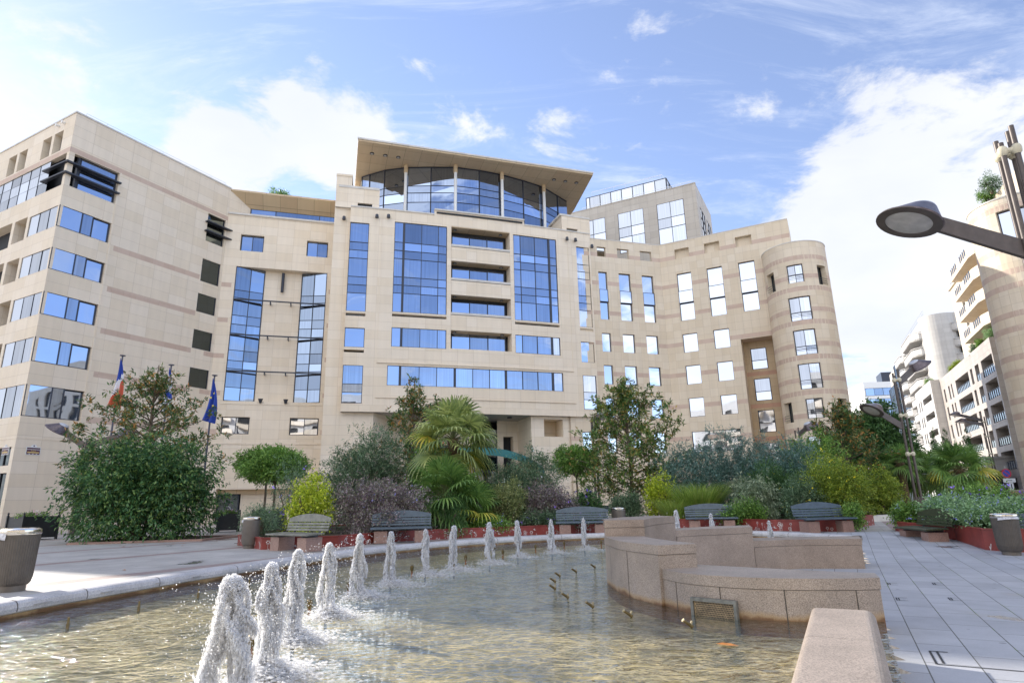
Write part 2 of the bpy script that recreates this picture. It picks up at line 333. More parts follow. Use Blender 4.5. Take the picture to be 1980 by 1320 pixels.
def window(root, F, u0, u1, z0, z1, d=-.2, mu=(), mz=(), fr=.06, glass=None, thick=(), wobble=.006, zfun=None, name='window', step=None, blinds=0.0):
    """one window: frame and mullions in one mesh, its panes in a child mesh"""
    glass = glass or M_GLASS; zf = zfun or (lambda u: z1); f = MB(); t = .05 if fr > .03 else .008
    uu = sorted([u0, *mu, u1]); zz = sorted([z0, *mz, z1])
    fbox(f, F, u0, u0 + fr, z0, zf(u0), d, d + t); fbox(f, F, u1 - fr, u1, z0, zf(u1), d, d + t)
    for a, b in zip(uu, uu[1:]):
        fbox(f, F, a, b, z0, z0 + fr, d, d + t)
        A, B = F(a, zf(a), d), F(b, zf(b), d); f.tube([A, B], fr * .7, 4)
    for x in mu:
        w = .10 if x in thick else fr * .45; fbox(f, F, x - w, x + w, z0, zf(x), d, d + t + .02)
    for z in mz:
        for a, b in zip(uu, uu[1:]):
            if z < min(zf(a), zf(b)) - .1: fbox(f, F, a, b, z - fr * .4, z + fr * .4, d, d + t)
    o = f.build(name, M_FRAME, root)
    g = MB()
    for a, b in zip(uu, uu[1:]):
        for c, e in zip(zz, zz[1:]):
            ea, eb = (min(e, zf(a)), min(e, zf(b))) if e < z1 else (zf(a), zf(b))
            if min(ea, eb) <= c: continue
            r = [random.uniform(-wobble, wobble) for _ in range(3)]
            g.face([F(a, c, d + r[0]), F(b, c, d + r[1]), F(b, eb, d + r[1] + r[2]), F(a, ea, d + r[0] + r[2])], 0)
    g.build('pane', glass, o)
    return o
M_HOLLOW = M_DARK
# ------------------------------------------------------------------ foliage
def leaves_mesh(name, centers, dirs, n_per, spread, ll, lw, mat, parent, droop=.2, fold=.25, jitter=.5, alen=None):
    """twigs at centers pointing along dirs; n_per diamond leaves each, scattered along the twig"""
    n = len(centers); K = n * n_per
    c = np.repeat(centers, n_per, 0); d = np.repeat(dirs, n_per, 0)
    pos = c + d * RNG.uniform(-spread, spread, (K, 1)) + RNG.normal(0, spread * .45, (K, 3))
    a = d * .6 + RNG.normal(0, jitter, (K, 3)); a[:, 2] -= droop; a /= np.linalg.norm(a, axis=1)[:, None] + 1e-9
    up = RNG.normal(0, .5, (K, 3)); up[:, 2] += 1.0
    b = np.cross(a, up); b /= np.linalg.norm(b, axis=1)[:, None] + 1e-9; nn = np.cross(b, a)
    s = RNG.uniform(.65, 1.25, (K, 1)); l = ll * s; w = lw * s
    P0 = pos; P1 = pos + a * l * .45 + b * w * .5 + nn * w * fold; P2 = pos + a * l - nn * l * .12; P3 = pos + a * l * .45 - b * w * .5 + nn * w * fold
    V = np.stack([P0, P1, P2, P3], 1).reshape(-1, 3)
    i = np.arange(K)[:, None] * 4
    Fq = i + np.array([[0, 1, 2, 3]])
    return fast_mesh(name, V, Fq, mat, parent)
def lobes_points(lobes, n, inner=.55, zmin=None):
    """random points in the outer shells of ellipsoid lobes (cx,cy,cz,rx,ry,rz), with outward directions"""
    lob = np.array(lobes, float); wts = (lob[:, 3] * lob[:, 4] + lob[:, 3] * lob[:, 5] + lob[:, 4] * lob[:, 5]); wts /= wts.sum()
    idx = RNG.choice(len(lob), n, p=wts); q = lob[idx]
    v = RNG.normal(0, 1, (n, 3)); v /= np.linalg.norm(v, axis=1)[:, None]
    rr = inner + (1.05 - inner) * RNG.uniform(0, 1, (n, 1)) ** .6
    wob = 1 + .24 * np.sin(v[:, :1] * 5 + idx[:, None] * 1.7) * np.cos(v[:, 1:2] * 4 + idx[:, None]) + .15 * np.sin(v[:, 2:3] * 9 + idx[:, None] * .7 + v[:, :1] * 6)
    p = q[:, :3] + v * q[:, 3:] * rr * wob
    if zmin is not None:
        k = p[:, 2] > zmin; p, v = p[k], v[k]
    return p, v
def branch_tree(mb, base, tips, r0, n=6):
    for t in tips:
        b = np.array(base, float); t = np.array(t, float); mid = b * .45 + t * .55 + np.array([0, 0, .12 * abs(t[2] - b[2])]) + RNG.normal(0, .05, 3) * np.linalg.norm(t - b)
        mb.tube([b, (b + mid) / 2 + RNG.normal(0, .02, 3), mid, t], [r0, r0 * .75, r0 * .5, r0 * .16], n)
M_BARK = pm('bark', (.16, .12, .085), .85, nscale=12, namt=.35, bump=.6)
M_SOIL = pm('soil', (.06, .045, .03), .9, nscale=6, namt=.3)
# ================================================================== GROUND, POOL
ZF = 0.26          # level of the far and left paving; the right-hand paving is at 0
RIM = [(-1.0, -3.0), (-4.6, -2.2), (-6.3, 1.5), (-6.85, 5.0), (-6.95, 7.5), (-6.86, 8.9), (-6.72, 9.8), (-6.5, 10.8), (-6.2, 12.2), (-5.7, 13.8), (-5.15, 15.5), (-4.45, 17.2), (-3.4, 19.0), (-2.0, 20.5), (-.2, 21.9), (1.6, 22.8), (3.3, 23.3), (5.2, 23.5), (7.0, 23.2), (8.3, 22.5), (9.1, 21.3), (9.55, 20.0), (9.9, 18.9)]
POOL = RIM + [(8.1, 14.95), (7.5, 14.2), (6.2, 14.3), (5.2, 14.1), (4.2, 13.9), (3.0, 13.1), (2.2, 12.2), (1.9, 11.6), (1.9, 10.6), (2.05, 9.4), (2.3, 8.8), (2.9, 8.2), (3.6, 7.8), (4.25, 7.7), (3.1, 5.5), (1.5, 2.5), (.26, 0.1), (-.2, -1.5)]
def catmull(P, k=4):
    out = []
    for i in range(len(P) - 1):
        p0, p1, p2, p3 = [np.array(P[min(max(j, 0), len(P) - 1)], float) for j in (i - 1, i, i + 1, i + 2)]
        for j in range(k):
            t = j / k; out.append(tuple(.5 * ((2 * p1) + (-p0 + p2) * t + (2 * p0 - 5 * p1 + 4 * p2 - p3) * t * t + (-p0 + 3 * p1 - 3 * p2 + p3) * t ** 3)))
    return out + [tuple(P[-1])]
RIMS = catmull(RIM, 4)
def inside(poly, X, Y):
    r = np.zeros(X.shape, bool); n = len(poly)
    for i in range(n):
        x0, y0 = poly[i]; x1, y1 = poly[(i + 1) % n]
        if y0 == y1: continue
        c = ((y0 > Y) != (y1 > Y)) & (X < (x1 - x0) * (Y - y0) / (y1 - y0) + x0); r ^= c
    return r
POOLS = RIMS + POOL[len(RIM):]
def smooth(a, b, x):
    t = np.clip((x - a) / (b - a), 0, 1); return t * t * (3 - 2 * t)
def zg(x, y):
    x = np.asarray(x, float); y = np.asarray(y, float)
    return ZF * np.maximum(smooth(-1.5, -6.2, x), smooth(14.5, 21.5, y - .10 * (x - 10)))
def gz(x, y): return float(zg(x, y))
xs = np.concatenate([[-2500, -900, -350, -160, -90, -60, -40, -28, -20, -15], np.arange(-12, 14.01, .22), [15, 16.5, 18, 20, 23, 27, 33, 42, 60, 90, 160, 350, 900, 2500]])
ys = np.concatenate([[-2500, -900, -350, -150, -60, -25, -12, -7], np.arange(-4.5, 25.6, .22), [27, 29, 32, 36, 42, 50, 62, 80, 110, 160, 300, 700, 2500]])
X, Y = np.meshgrid(xs, ys, indexing='ij'); Z = zg(X, Y); nx, ny = X.shape
V = np.stack([X, Y, Z], -1).reshape(-1, 3)
ii, jj = np.meshgrid(np.arange(nx - 1), np.arange(ny - 1), indexing='ij')
def grown(poly, k):  # shrink or grow toward the centre
    c = np.mean(np.array(poly), 0); return [tuple(c + (np.array(p) - c) * k) for p in poly]
cxm = (xs[ii] + xs[ii + 1]) / 2; cym = (ys[jj] + ys[jj + 1]) / 2
keep = ~inside(POOLS, cxm, cym)
a = (ii * ny + jj)[keep]
Fq = np.stack([a, a + ny, a + ny + 1, a + 1], -1)
def paving_mat():
    m, t, b = new_mat('square_paving'); g = N(t, 'ShaderNodeNewGeometry')
    mp = N(t, 'ShaderNodeMapping'); mp.vector_type = 'TEXTURE'; mp.inputs['Rotation'].default_value = (0, 0, rad(62.4)); mp.inputs['Location'].default_value = (5.3, 9.18, 0); L(t, g.outputs['Position'], mp.inputs[0])
    def brick(bw, bh, ms, c1, c2, mo, off=.5):
        br = N(t, 'ShaderNodeTexBrick'); br.offset = off; br.inputs['Scale'].default_value = 1; br.inputs['Brick Width'].default_value = bw; br.inputs['Row Height'].default_value = bh
        br.inputs['Mortar Size'].default_value = ms; br.inputs['Mortar Smooth'].default_value = .1
        br.inputs['Color1'].default_value = (*c1, 1); br.inputs['Color2'].default_value = (*c2, 1); br.inputs['Mortar'].default_value = (*mo, 1); L(t, mp.outputs[0], br.inputs['Vector']); return br
    b1 = brick(.84, .42, .006, (.35, .355, .375), (.42, .425, .445), (.11, .11, .10))
    b2 = brick(.62, .62, .006, (.40, .375, .35), (.46, .435, .40), (.26, .24, .22), .5)
    b3 = brick(.2, .1, .003, (.30, .22, .20), (.34, .26, .23), (.2, .16, .15))
    sp = N(t, 'ShaderNodeSeparateXYZ'); L(t, g.outputs['Position'], sp.inputs[0]); spm = N(t, 'ShaderNodeSeparateXYZ'); L(t, mp.outputs[0], spm.inputs[0])
    # right-hand terrace of grey slabs, elsewhere warm slabs with reddish courses
    right = mathn(t, 'MULTIPLY', mathn(t, 'GREATER_THAN', sp.outputs[0], 0.0), mathn(t, 'LESS_THAN', mathn(t, 'SUBTRACT', sp.outputs[1], mathn(t, 'MULTIPLY', sp.outputs[0], -.18)), 24.6))
    band = mathn(t, 'LESS_THAN', mathn(t, 'PINGPONG', mathn(t, 'ADD', spm.outputs[1], 1.2), 2.4), .28)
    mA = N(t, 'ShaderNodeMixRGB'); L(t, band, mA.inputs[0]); L(t, b2.outputs[0], mA.inputs[1]); L(t, b3.outputs[0], mA.inputs[2])
    mB = N(t, 'ShaderNodeMixRGB'); L(t, right, mB.inputs[0]); L(t, mA.outputs[0], mB.inputs[1]); L(t, b1.outputs[0], mB.inputs[2])
    n1 = N(t, 'ShaderNodeTexNoise'); n1.inputs['Scale'].default_value = .8; n1.inputs['Detail'].default_value = 8; n1.inputs['Roughness'].default_value = .7; L(t, g.outputs['Position'], n1.inputs['Vector'])
    n2 = N(t, 'ShaderNodeTexNoise'); n2.inputs['Scale'].default_value = 60; n2.inputs['Detail'].default_value = 3; L(t, g.outputs['Position'], n2.inputs['Vector'])
    s = mathn(t, 'ADD', mathn(t, 'ADD', mathn(t, 'MULTIPLY', n1.outputs['Fac'], .80), mathn(t, 'MULTIPLY', n2.outputs['Fac'], .30)), .45)
    v = N(t, 'ShaderNodeVectorMath', operation='SCALE'); L(t, mB.outputs[0], v.inputs[0]); L(t, s, v.inputs['Scale'])
    # damp patches
    n3 = N(t, 'ShaderNodeTexNoise'); n3.inputs['Scale'].default_value = .55; n3.inputs['Detail'].default_value = 5; L(t, g.outputs['Position'], n3.inputs['Vector'])
    wet = N(t, 'ShaderNodeMapRange'); wet.interpolation_type = 'SMOOTHSTEP'; L(t, n3.outputs['Fac'], wet.inputs[0]); wet.inputs[1].default_value = .64; wet.inputs[2].default_value = .70
    mw = N(t, 'ShaderNodeMixRGB', blend_type='MULTIPLY'); L(t, wet.outputs[0], mw.inputs[0]); L(t, v.outputs[0], mw.inputs[1]); mw.inputs[2].default_value = (.5, .5, .52, 1)
    vg_ = N(t, 'ShaderNodeTexVoronoi'); vg_.inputs['Scale'].default_value = 2.3; L(t, g.outputs['Position'], vg_.inputs['Vector'])
    gum = mathn(t, 'MULTIPLY', mathn(t, 'LESS_THAN', vg_.outputs['Distance'], .075), .5); mg = N(t, 'ShaderNodeMixRGB'); L(t, gum, mg.inputs[0]); L(t, mw.outputs[0], mg.inputs[1]); mg.inputs[2].default_value = (.10, .10, .10, 1)
    n5 = N(t, 'ShaderNodeTexNoise'); n5.inputs['Scale'].default_value = 1.1; n5.inputs['Detail'].default_value = 4; L(t, g.outputs['Position'], n5.inputs['Vector'])
    moss = mathn(t, 'MULTIPLY', mathn(t, 'MULTIPLY', b1.outputs['Fac'], right), mathn(t, 'GREATER_THAN', n5.outputs['Fac'], .56)); mo_ = N(t, 'ShaderNodeMixRGB'); L(t, moss, mo_.inputs[0]); L(t, mg.outputs[0], mo_.inputs[1]); mo_.inputs[2].default_value = (.10, .14, .03, 1)
    L(t, mo_.outputs[0], b.inputs['Base Color'])
    L(t, mathn(t, 'ADD', mathn(t, 'MULTIPLY', wet.outputs[0], -.45), .62), b.inputs['Roughness'])
    bp = N(t, 'ShaderNodeBump'); bp.inputs['Strength'].default_value = .35; bp.inputs['Distance'].default_value = .006; L(t, mathn(t, 'ADD', s, b1.outputs['Fac']), bp.inputs['Height']); L(t, bp.outputs[0], b.inputs['Normal'])
    return m
M_PAVE = paving_mat()
g_ = fast_mesh('ground', V, Fq, M_PAVE); tag(g_, None, None, kind='structure')
# pool shell: floor and side
def algae_mat():
    m, t, b = new_mat('pool_floor'); g = N(t, 'ShaderNodeNewGeometry')
    n1 = N(t, 'ShaderNodeTexNoise'); n1.inputs['Scale'].default_value = .9; n1.inputs['Detail'].default_value = 9; n1.inputs['Roughness'].default_value = .7; n1.inputs['Distortion'].default_value = .8; L(t, g.outputs['Position'], n1.inputs['Vector'])
    r = N(t, 'ShaderNodeValToRGB'); L(t, n1.outputs['Fac'], r.inputs[0])
    e = r.color_ramp.elements; e[0].position = .34; e[0].color = (.20, .17, .085, 1); e[1].position = .72; e[1].color = (.70, .58, .34, 1); x = e.new(.5); x.color = (.52, .41, .21, 1)
    L(t, r.outputs[0], b.inputs['Base Color']); b.inputs['Roughness'].default_value = .8
    return m
M_FLOOR = algae_mat()
mb = MB(); mb.prism(POOLS, -.42, -.05); tag(mb.build('pool_floor', M_FLOOR), None, None, kind='structure')
def water_mat():
    """a clear film; the bright veins in its transparent colour are painted caustic light"""
    m = bpy.data.materials.new('water'); m.use_nodes = True; t = m.node_tree; t.nodes.clear(); out = N(t, 'ShaderNodeOutputMaterial')
    g = N(t, 'ShaderNodeNewGeometry')
    wn_ = N(t, 'ShaderNodeTexNoise'); wn_.inputs['Scale'].default_value = 1.6; wn_.inputs['Detail'].default_value = 3; L(t, g.outputs['Position'], wn_.inputs['Vector'])
    wv = N(t, 'ShaderNodeVectorMath', operation='SCALE'); L(t, wn_.outputs['Color'], wv.inputs[0]); wv.inputs['Scale'].default_value = .55
    wa = N(t, 'ShaderNodeVectorMath', operation='ADD'); L(t, g.outputs['Position'], wa.inputs[0]); L(t, wv.outputs[0], wa.inputs[1])
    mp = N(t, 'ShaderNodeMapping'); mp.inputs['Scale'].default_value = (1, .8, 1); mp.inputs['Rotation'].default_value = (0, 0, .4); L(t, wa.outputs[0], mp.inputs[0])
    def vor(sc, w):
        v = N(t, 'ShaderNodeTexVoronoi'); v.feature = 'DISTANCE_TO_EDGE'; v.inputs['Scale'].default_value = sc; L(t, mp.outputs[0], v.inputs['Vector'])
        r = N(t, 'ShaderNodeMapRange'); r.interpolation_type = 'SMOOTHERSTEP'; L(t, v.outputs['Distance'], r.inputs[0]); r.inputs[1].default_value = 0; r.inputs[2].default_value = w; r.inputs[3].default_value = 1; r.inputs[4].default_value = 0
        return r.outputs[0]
    ca = mathn(t, 'MAXIMUM', vor(2.6, .13), mathn(t, 'MULTIPLY', vor(5.3, .13), .8))  # vein pattern that puts caustic light into the film's tint
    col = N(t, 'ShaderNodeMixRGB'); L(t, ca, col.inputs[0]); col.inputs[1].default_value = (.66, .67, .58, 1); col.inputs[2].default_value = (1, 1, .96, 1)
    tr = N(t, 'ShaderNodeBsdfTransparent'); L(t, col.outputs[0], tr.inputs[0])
    gl = N(t, 'ShaderNodeBsdfGlossy'); gl.inputs['Roughness'].default_value = .03; gl.inputs[0].default_value = (.72, .86, 1, 1)
    mpb = N(t, 'ShaderNodeMapping'); mpb.inputs['Scale'].default_value = (1, 1.5, 1); L(t, g.outputs['Position'], mpb.inputs[0])
    b1 = N(t, 'ShaderNodeTexNoise'); b1.inputs['Scale'].default_value = 3.2; b1.inputs['Detail'].default_value = 3; b1.inputs['Distortion'].default_value = .8; L(t, mpb.outputs[0], b1.inputs['Vector'])
    b2 = N(t, 'ShaderNodeTexNoise'); b2.inputs['Scale'].default_value = 11; b2.inputs['Detail'].default_value = 3; b2.inputs['Distortion'].default_value = .6; L(t, mpb.outputs[0], b2.inputs['Vector'])
    bp = N(t, 'ShaderNodeBump'); bp.inputs['Strength'].default_value = 1; bp.inputs['Distance'].default_value = .085; L(t, mathn(t, 'ADD', b1.outputs['Fac'], mathn(t, 'MULTIPLY', b2.outputs['Fac'], .32)), bp.inputs['Height'])
    L(t, bp.outputs[0], gl.inputs['Normal']); fr = N(t, 'ShaderNodeFresnel'); fr.inputs[0].default_value = 1.33; L(t, bp.outputs[0], fr.inputs[1])
    ms = N(t, 'ShaderNodeMixShader'); L(t, mathn(t, 'MULTIPLY', mathn(t, 'MINIMUM', mathn(t, 'MULTIPLY', fr.outputs[0], 1.9), .92), mathn(t, 'SUBTRACT', 1.0, g.outputs['Backfacing'])), ms.inputs[0]); L(t, tr.outputs[0], ms.inputs[1]); L(t, gl.outputs[0], ms.inputs[2]); L(t, ms.outputs[0], out.inputs[0])
    return m
M_WATER = water_mat()
WZ = .12
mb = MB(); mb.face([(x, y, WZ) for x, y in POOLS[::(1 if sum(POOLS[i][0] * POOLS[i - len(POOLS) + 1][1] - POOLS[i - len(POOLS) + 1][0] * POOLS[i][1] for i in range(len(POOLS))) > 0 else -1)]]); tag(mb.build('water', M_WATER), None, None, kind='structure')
# coping: rounded pale stones around the pool, rust-stained wall below
def rim_mat(name, base, speck=(.32, .31, .36), rust=True, sc=55, top=None):
    m, t, b = new_mat(name); g = N(t, 'ShaderNodeNewGeometry'); sp = N(t, 'ShaderNodeSeparateXYZ'); L(t, g.outputs['Position'], sp.inputs[0])
    n1 = N(t, 'ShaderNodeTexNoise'); n1.inputs['Scale'].default_value = sc; n1.inputs['Detail'].default_value = 4; L(t, g.outputs['Position'], n1.inputs['Vector'])
    n0 = N(t, 'ShaderNodeTexNoise'); n0.inputs['Scale'].default_value = 1.3; n0.inputs['Detail'].default_value = 7; n0.inputs['Roughness'].default_value = .7; L(t, g.outputs['Position'], n0.inputs['Vector'])
    r = N(t, 'ShaderNodeValToRGB'); L(t, n1.outputs['Fac'], r.inputs[0]); e = r.color_ramp.elements; e[0].position = .36; e[0].color = (*speck, 1); e[1].position = .56; e[1].color = (*base, 1)
    e2 = e.new(.75); e2.color = (*[min(1, c * 1.18) for c in base], 1)
    v = N(t, 'ShaderNodeVectorMath', operation='SCALE'); L(t, r.outputs[0], v.inputs[0]); L(t, mathn(t, 'ADD', mathn(t, 'MULTIPLY', n0.outputs['Fac'], 1.1), .44), v.inputs['Scale'])
    c = v.outputs[0]
    if rust:
        zz = mathn(t, 'ADD', sp.outputs[2], mathn(t, 'MULTIPLY', mathn(t, 'SUBTRACT', n0.outputs['Fac'], .5), .26))
        def band(a, bb, colr, amt, c):
            q = N(t, 'ShaderNodeMapRange'); q.interpolation_type = 'SMOOTHSTEP'; L(t, zz, q.inputs[0]); q.inputs[1].default_value = a; q.inputs[2].default_value = bb; q.inputs[3].default_value = amt; q.inputs[4].default_value = 0
            mm = N(t, 'ShaderNodeMixRGB'); L(t, q.outputs[0], mm.inputs[0]); L(t, c, mm.inputs[1]); mm.inputs[2].default_value = (*colr, 1); return mm.outputs[0]
        c = band(WZ + .03, WZ + .12, (.45, .29, .13), .7, c); c = band(WZ + .0, WZ + .06, (.15, .065, .025), .9, c)
    L(t, c, b.inputs['Base Color']); b.inputs['Roughness'].default_value = .42
    bp = N(t, 'ShaderNodeBump'); bp.inputs['Strength'].default_value = .15; bp.inputs['Distance'].default_value = .004; L(t, n1.outputs['Fac'], bp.inputs['Height']); L(t, bp.outputs[0], b.inputs['Normal'])
    return m
M_COPE = rim_mat('pale_coping', (.60, .58, .57), speck=(.40, .39, .42), rust=False, sc=70)
M_POOLW = rim_mat('stained_pool_wall', (.46, .33, .17), speck=(.30, .17, .07))
M_GRAN = rim_mat('brown_granite', (.42, .345, .285), speck=(.22, .18, .15), sc=95)
M_GRAN2 = rim_mat('pink_granite', (.40, .25, .20), speck=(.2, .13, .11), rust=False, sc=80)
M_JOINT = pm('joint', (.10, .085, .07), .9)
RT = .345
rim = thing('pool_rim', 'long curved pale stone rim round the fountain pool, rust stained below its rounded edge', 'pool rim')
Rn = np.array(RIMS); tang = np.gradient(Rn, axis=0); tang /= np.linalg.norm(tang, axis=1)[:, None]; outw = np.stack([-tang[:, 1], tang[:, 0]], 1)
prof = [(-.02, RT - .17), (-.055, RT - .15), (-.065, RT - .10), (-.05, RT - .045), (-.015, RT - .012), (.04, RT), (.34, RT - .005), (.40, RT - .03), (.405, RT - .5)]
cp = MB(); wl = MB()
zl = [gz(*(Rn[i] + outw[i] * .42)) for i in range(len(Rn))]
for i in range(len(Rn) - 1):
    for k in range(len(prof) - 1):
        q = []
        for (j, kk) in ((i, k), (i + 1, k), (i + 1, k + 1), (i, k + 1)):
            p = Rn[j] + outw[j] * prof[kk][0]; q.append((p[0], p[1], prof[kk][1] - max(0, .28 - 0 - zl[j]) * 0))
        cp.face(q)
    wl.face([(*Rn[i], -.3), (*Rn[i + 1], -.3), (*Rn[i + 1], RT - .165), (*Rn[i], RT - .165)])
    if i % 5 == 0:   # joints between the coping stones
        for k in range(len(prof) - 3):
            p0 = Rn[i] + outw[i] * (prof[k][0] - .003); p1 = Rn[i] + outw[i] * (prof[k + 1][0] - .003); tt = tang[i] * .007
            up = .003
            cp.face([(p0[0] - tt[0], p0[1] - tt[1], prof[k][1] + up), (p0[0] + tt[0], p0[1] + tt[1], prof[k][1] + up), (p1[0] + tt[0], p1[1] + tt[1], prof[k + 1][1] + up), (p1[0] - tt[0], p1[1] - tt[1], prof[k + 1][1] + up)], 1)
cp.build('coping', [M_COPE, M_JOINT], rim); wl.build('pool_wall', M_POOLW, rim)
# ------------------------------------------------------------------ granite cascade
casc = thing('granite_cascade', 'stepped brown granite fountain walls curving out of the water, topped with wet slabs', 'fountain', (3, 10, 0), world=True)
M_GRANP = rim_mat('plain_granite', (.38, .30, .24), speck=(.22, .17, .14), rust=False, sc=95)
def block(poly, z1, z0=-.3, cap=.13, grow=.012, M_GRAN=M_GRAN):
    P = catmull(poly + [poly[0]], 1)[:-1]; b = MB(); b.prism(P, z0, z1 - cap); o = b.build('wall_block', M_GRAN, casc, smooth=30)
    c = np.mean(np.array(P), 0); Q = []
    n = len(P)
    for i in range(n):
        p = np.array(P[i]); d = p - c; Q.append(tuple(p + d / np.linalg.norm(d) * grow))
    k = MB(); k.prism(Q, z1 - cap + .006, z1); k.build('cap_stone', M_GRAN, o, smooth=30)
    return o
def curve(pts, k=4): return catmull(pts, k)
p1f = curve([(1.95, 8.90), (2.12, 8.30), (2.45, 7.90), (2.95, 7.60), (3.5, 7.45), (4.12, 7.42)])
block(p1f + [(4.32, 7.86), (3.9, 8.12), (3.17, 8.72), (2.60, 9.24)], .585)
p2f = curve([(1.55, 11.2), (1.56, 10.4), (1.65, 9.6), (1.93, 8.78)])
block(p2f + [(2.50, 8.95), (2.50, 9.1), (2.35, 9.55), (2.2, 10.4), (2.19, 11.05)], .89)
block([(1.57, 11.22), (2.24, 11.10)] + curve([(2.24, 11.1), (2.40, 11.5), (2.57, 11.9), (2.9, 12.45), (3.22, 12.86)], 2)[1:] + [(3.05, 13.5), (2.2, 13.0), (1.65, 11.9)], 1.16, M_GRAN=M_GRANP)
block(curve([(3.235, 12.88), (4.2, 13.35), (5.04, 13.63)], 3) + [(5.3, 14.55), (4.4, 14.35), (3.2, 13.6)], .885, M_GRAN=M_GRANP)
block(curve([(5.055, 13.65), (6.2, 13.86), (7.33, 13.63)], 3) + [(7.8, 14.6), (5.35, 14.7)], .60, M_GRAN=M_GRANP)
fl = MB(); fl.prism([(2.55, 9.3), (3.2, 8.78), (4.0, 8.2), (4.36, 7.95), (7.35, 13.55), (6.2, 13.8), (5.0, 13.58), (4.2, 13.3), (3.3, 12.8), (2.3, 11.0), (2.3, 10.4)], -.3, -.005); fl.build('basin_floor', M_GRANP, casc)
for P, z, h in ((p1f, .2, .26), (p2f, .2, .60)):   # seams of the facing slabs
    for i in (3, 8, 13, 18):
        if i >= len(P) - 1: continue
        p = np.array(P[i]); d = np.array(P[i + 1]) - np.array(P[i - 1]); d /= np.linalg.norm(d); n_ = np.array([d[1], -d[0]])
        if n_ @ (p - np.array([4., 12.])) < 0: n_ = -n_
        sw = MB(); q = p + n_ * .004; sw.face([(*(q - d * .006), -.1), (*(q + d * .006), -.1), (*(q + d * .006), z + h), (*(q - d * .006), z + h)]); sw.build('seam', M_JOINT, casc)
# inlet grate
gr = thing('inlet_grate', 'galvanised perforated grate set in the curved granite wall at the waterline', 'grate', (2.35, 7.95, 0), world=True)
ga, gb = np.array([2.17, 8.135]), np.array([2.60, 7.745]); gd = (gb - ga) / np.linalg.norm(gb - ga); gn = np.array([gd[1], -gd[0]]);
if gn @ (ga - np.array([4, 10])) < 0: gn = -gn
GL = float(np.linalg.norm(gb - ga)); G = Fac(ga, math.degrees(math.atan2(gd[1], gd[0])))
f = MB(); fbox(f, G, 0, GL, .285, .325, .0, .06); fbox(f, G, 0, .035, -.1, .285, .0, .06); fbox(f, G, GL - .035, GL, -.1, .285, .0, .06); f.build('frame', pm('dull_galvanised', (.20, .20, .18), .55, .4, nscale=15, namt=.25), gr)
f = MB(); fbox(f, G, .035, GL - .035, -.1, .285, .0, .03)
for r in range(9):
    for k in range(26):
        u = .05 + k * .0195 + (.01 if r % 2 else 0); z = .262 - r * .022
        if u < GL - .055: f.face([G(u, z, .033), G(u + .012, z, .033), G(u + .012, z + .014, .033), G(u, z + .014, .033)], 1)
f.build('perforated_plate', [pm('rusty_plate', (.34, .25, .14), .5, nscale=14, namt=.4), M_DARK], gr)
# straight granite wall beside the camera, bull-nosed
sw_ = thing('granite_wall', 'low straight granite wall with a rounded top, running out of the picture at the bottom right', 'wall', (2.5, 5, 0), world=True)
def nose(a, b, w, z1, name, r=.055):
    a, b = np.array(a, float), np.array(b, float); d = (b - a) / np.linalg.norm(b - a); n_ = np.array([d[1], -d[0]])  # to the right of a->b
    pr = [(0, -.3)] + [(r - r * cos(t), z1 - r + r * sin(t)) for t in np.linspace(0, pi / 2, 6)] + [(w - r * 1.6 + r * 1.6 * sin(t), z1 - r * 1.6 + r * 1.6 * cos(t)) for t in np.linspace(0, pi / 2, 7)] + [(w + .02, -.3)]
    m_ = MB()
    for k in range(len(pr) - 1):
        q = [(*(e + n_ * pr[kk][0]), pr[kk][1]) for e, kk in ((a, k), (b, k), (b, k + 1), (a, k + 1))]; m_.face(q)
    for e in (a, b): m_.face([(*(e + n_ * p[0]), p[1]) for p in pr])
    return m_.build(name, M_GRAN, sw_, smooth=40)
dL = np.array([.4633, .8862]); W0 = np.array([2.93, 6.58])
nose(W0 - dL * 1.42, W0, .56, .425, 'wall_stone'); nose(W0 - dL * 3.40, W0 - dL * 1.426, .56, .425, 'wall_stone'); nose(W0 - dL * 9.4, W0 - dL * 3.406, .56, .425, 'wall_stone')
# ================================================================== LEFT WING
ZB = -.1
LW = thing('office_building', 'cream stone corner building at the left with wrap-around ribbon windows and a fin-shaded top corner', 'building', (-31, 38, 0), world=True)
FL = Fac((-31.18, 38.29), 62.1); FA = Fac((-31.18, 38.29), -27.5)
LLEN = 12.92
rows = [(18.95 + 1.56, 22.1), (17.37, 18.93), (14.18, 15.76), (10.98, 12.62), (7.42, 9.47)]
top = (23.7, 26.25)
hl = [(0, 3.47, a, b, .22) for a, b in rows] + [(0, 3.48, *top, .35)]
rw = [(11.0, 12.72, 23.65, 26.2, .25), (10.95, 12.66, 19.98, 22.0, .12), (10.9, 12.62, 17.3, 18.9, .12), (10.9, 12.62, 14.18, 15.78, .12), (10.95, 12.66, 11.0, 12.58, .12)]
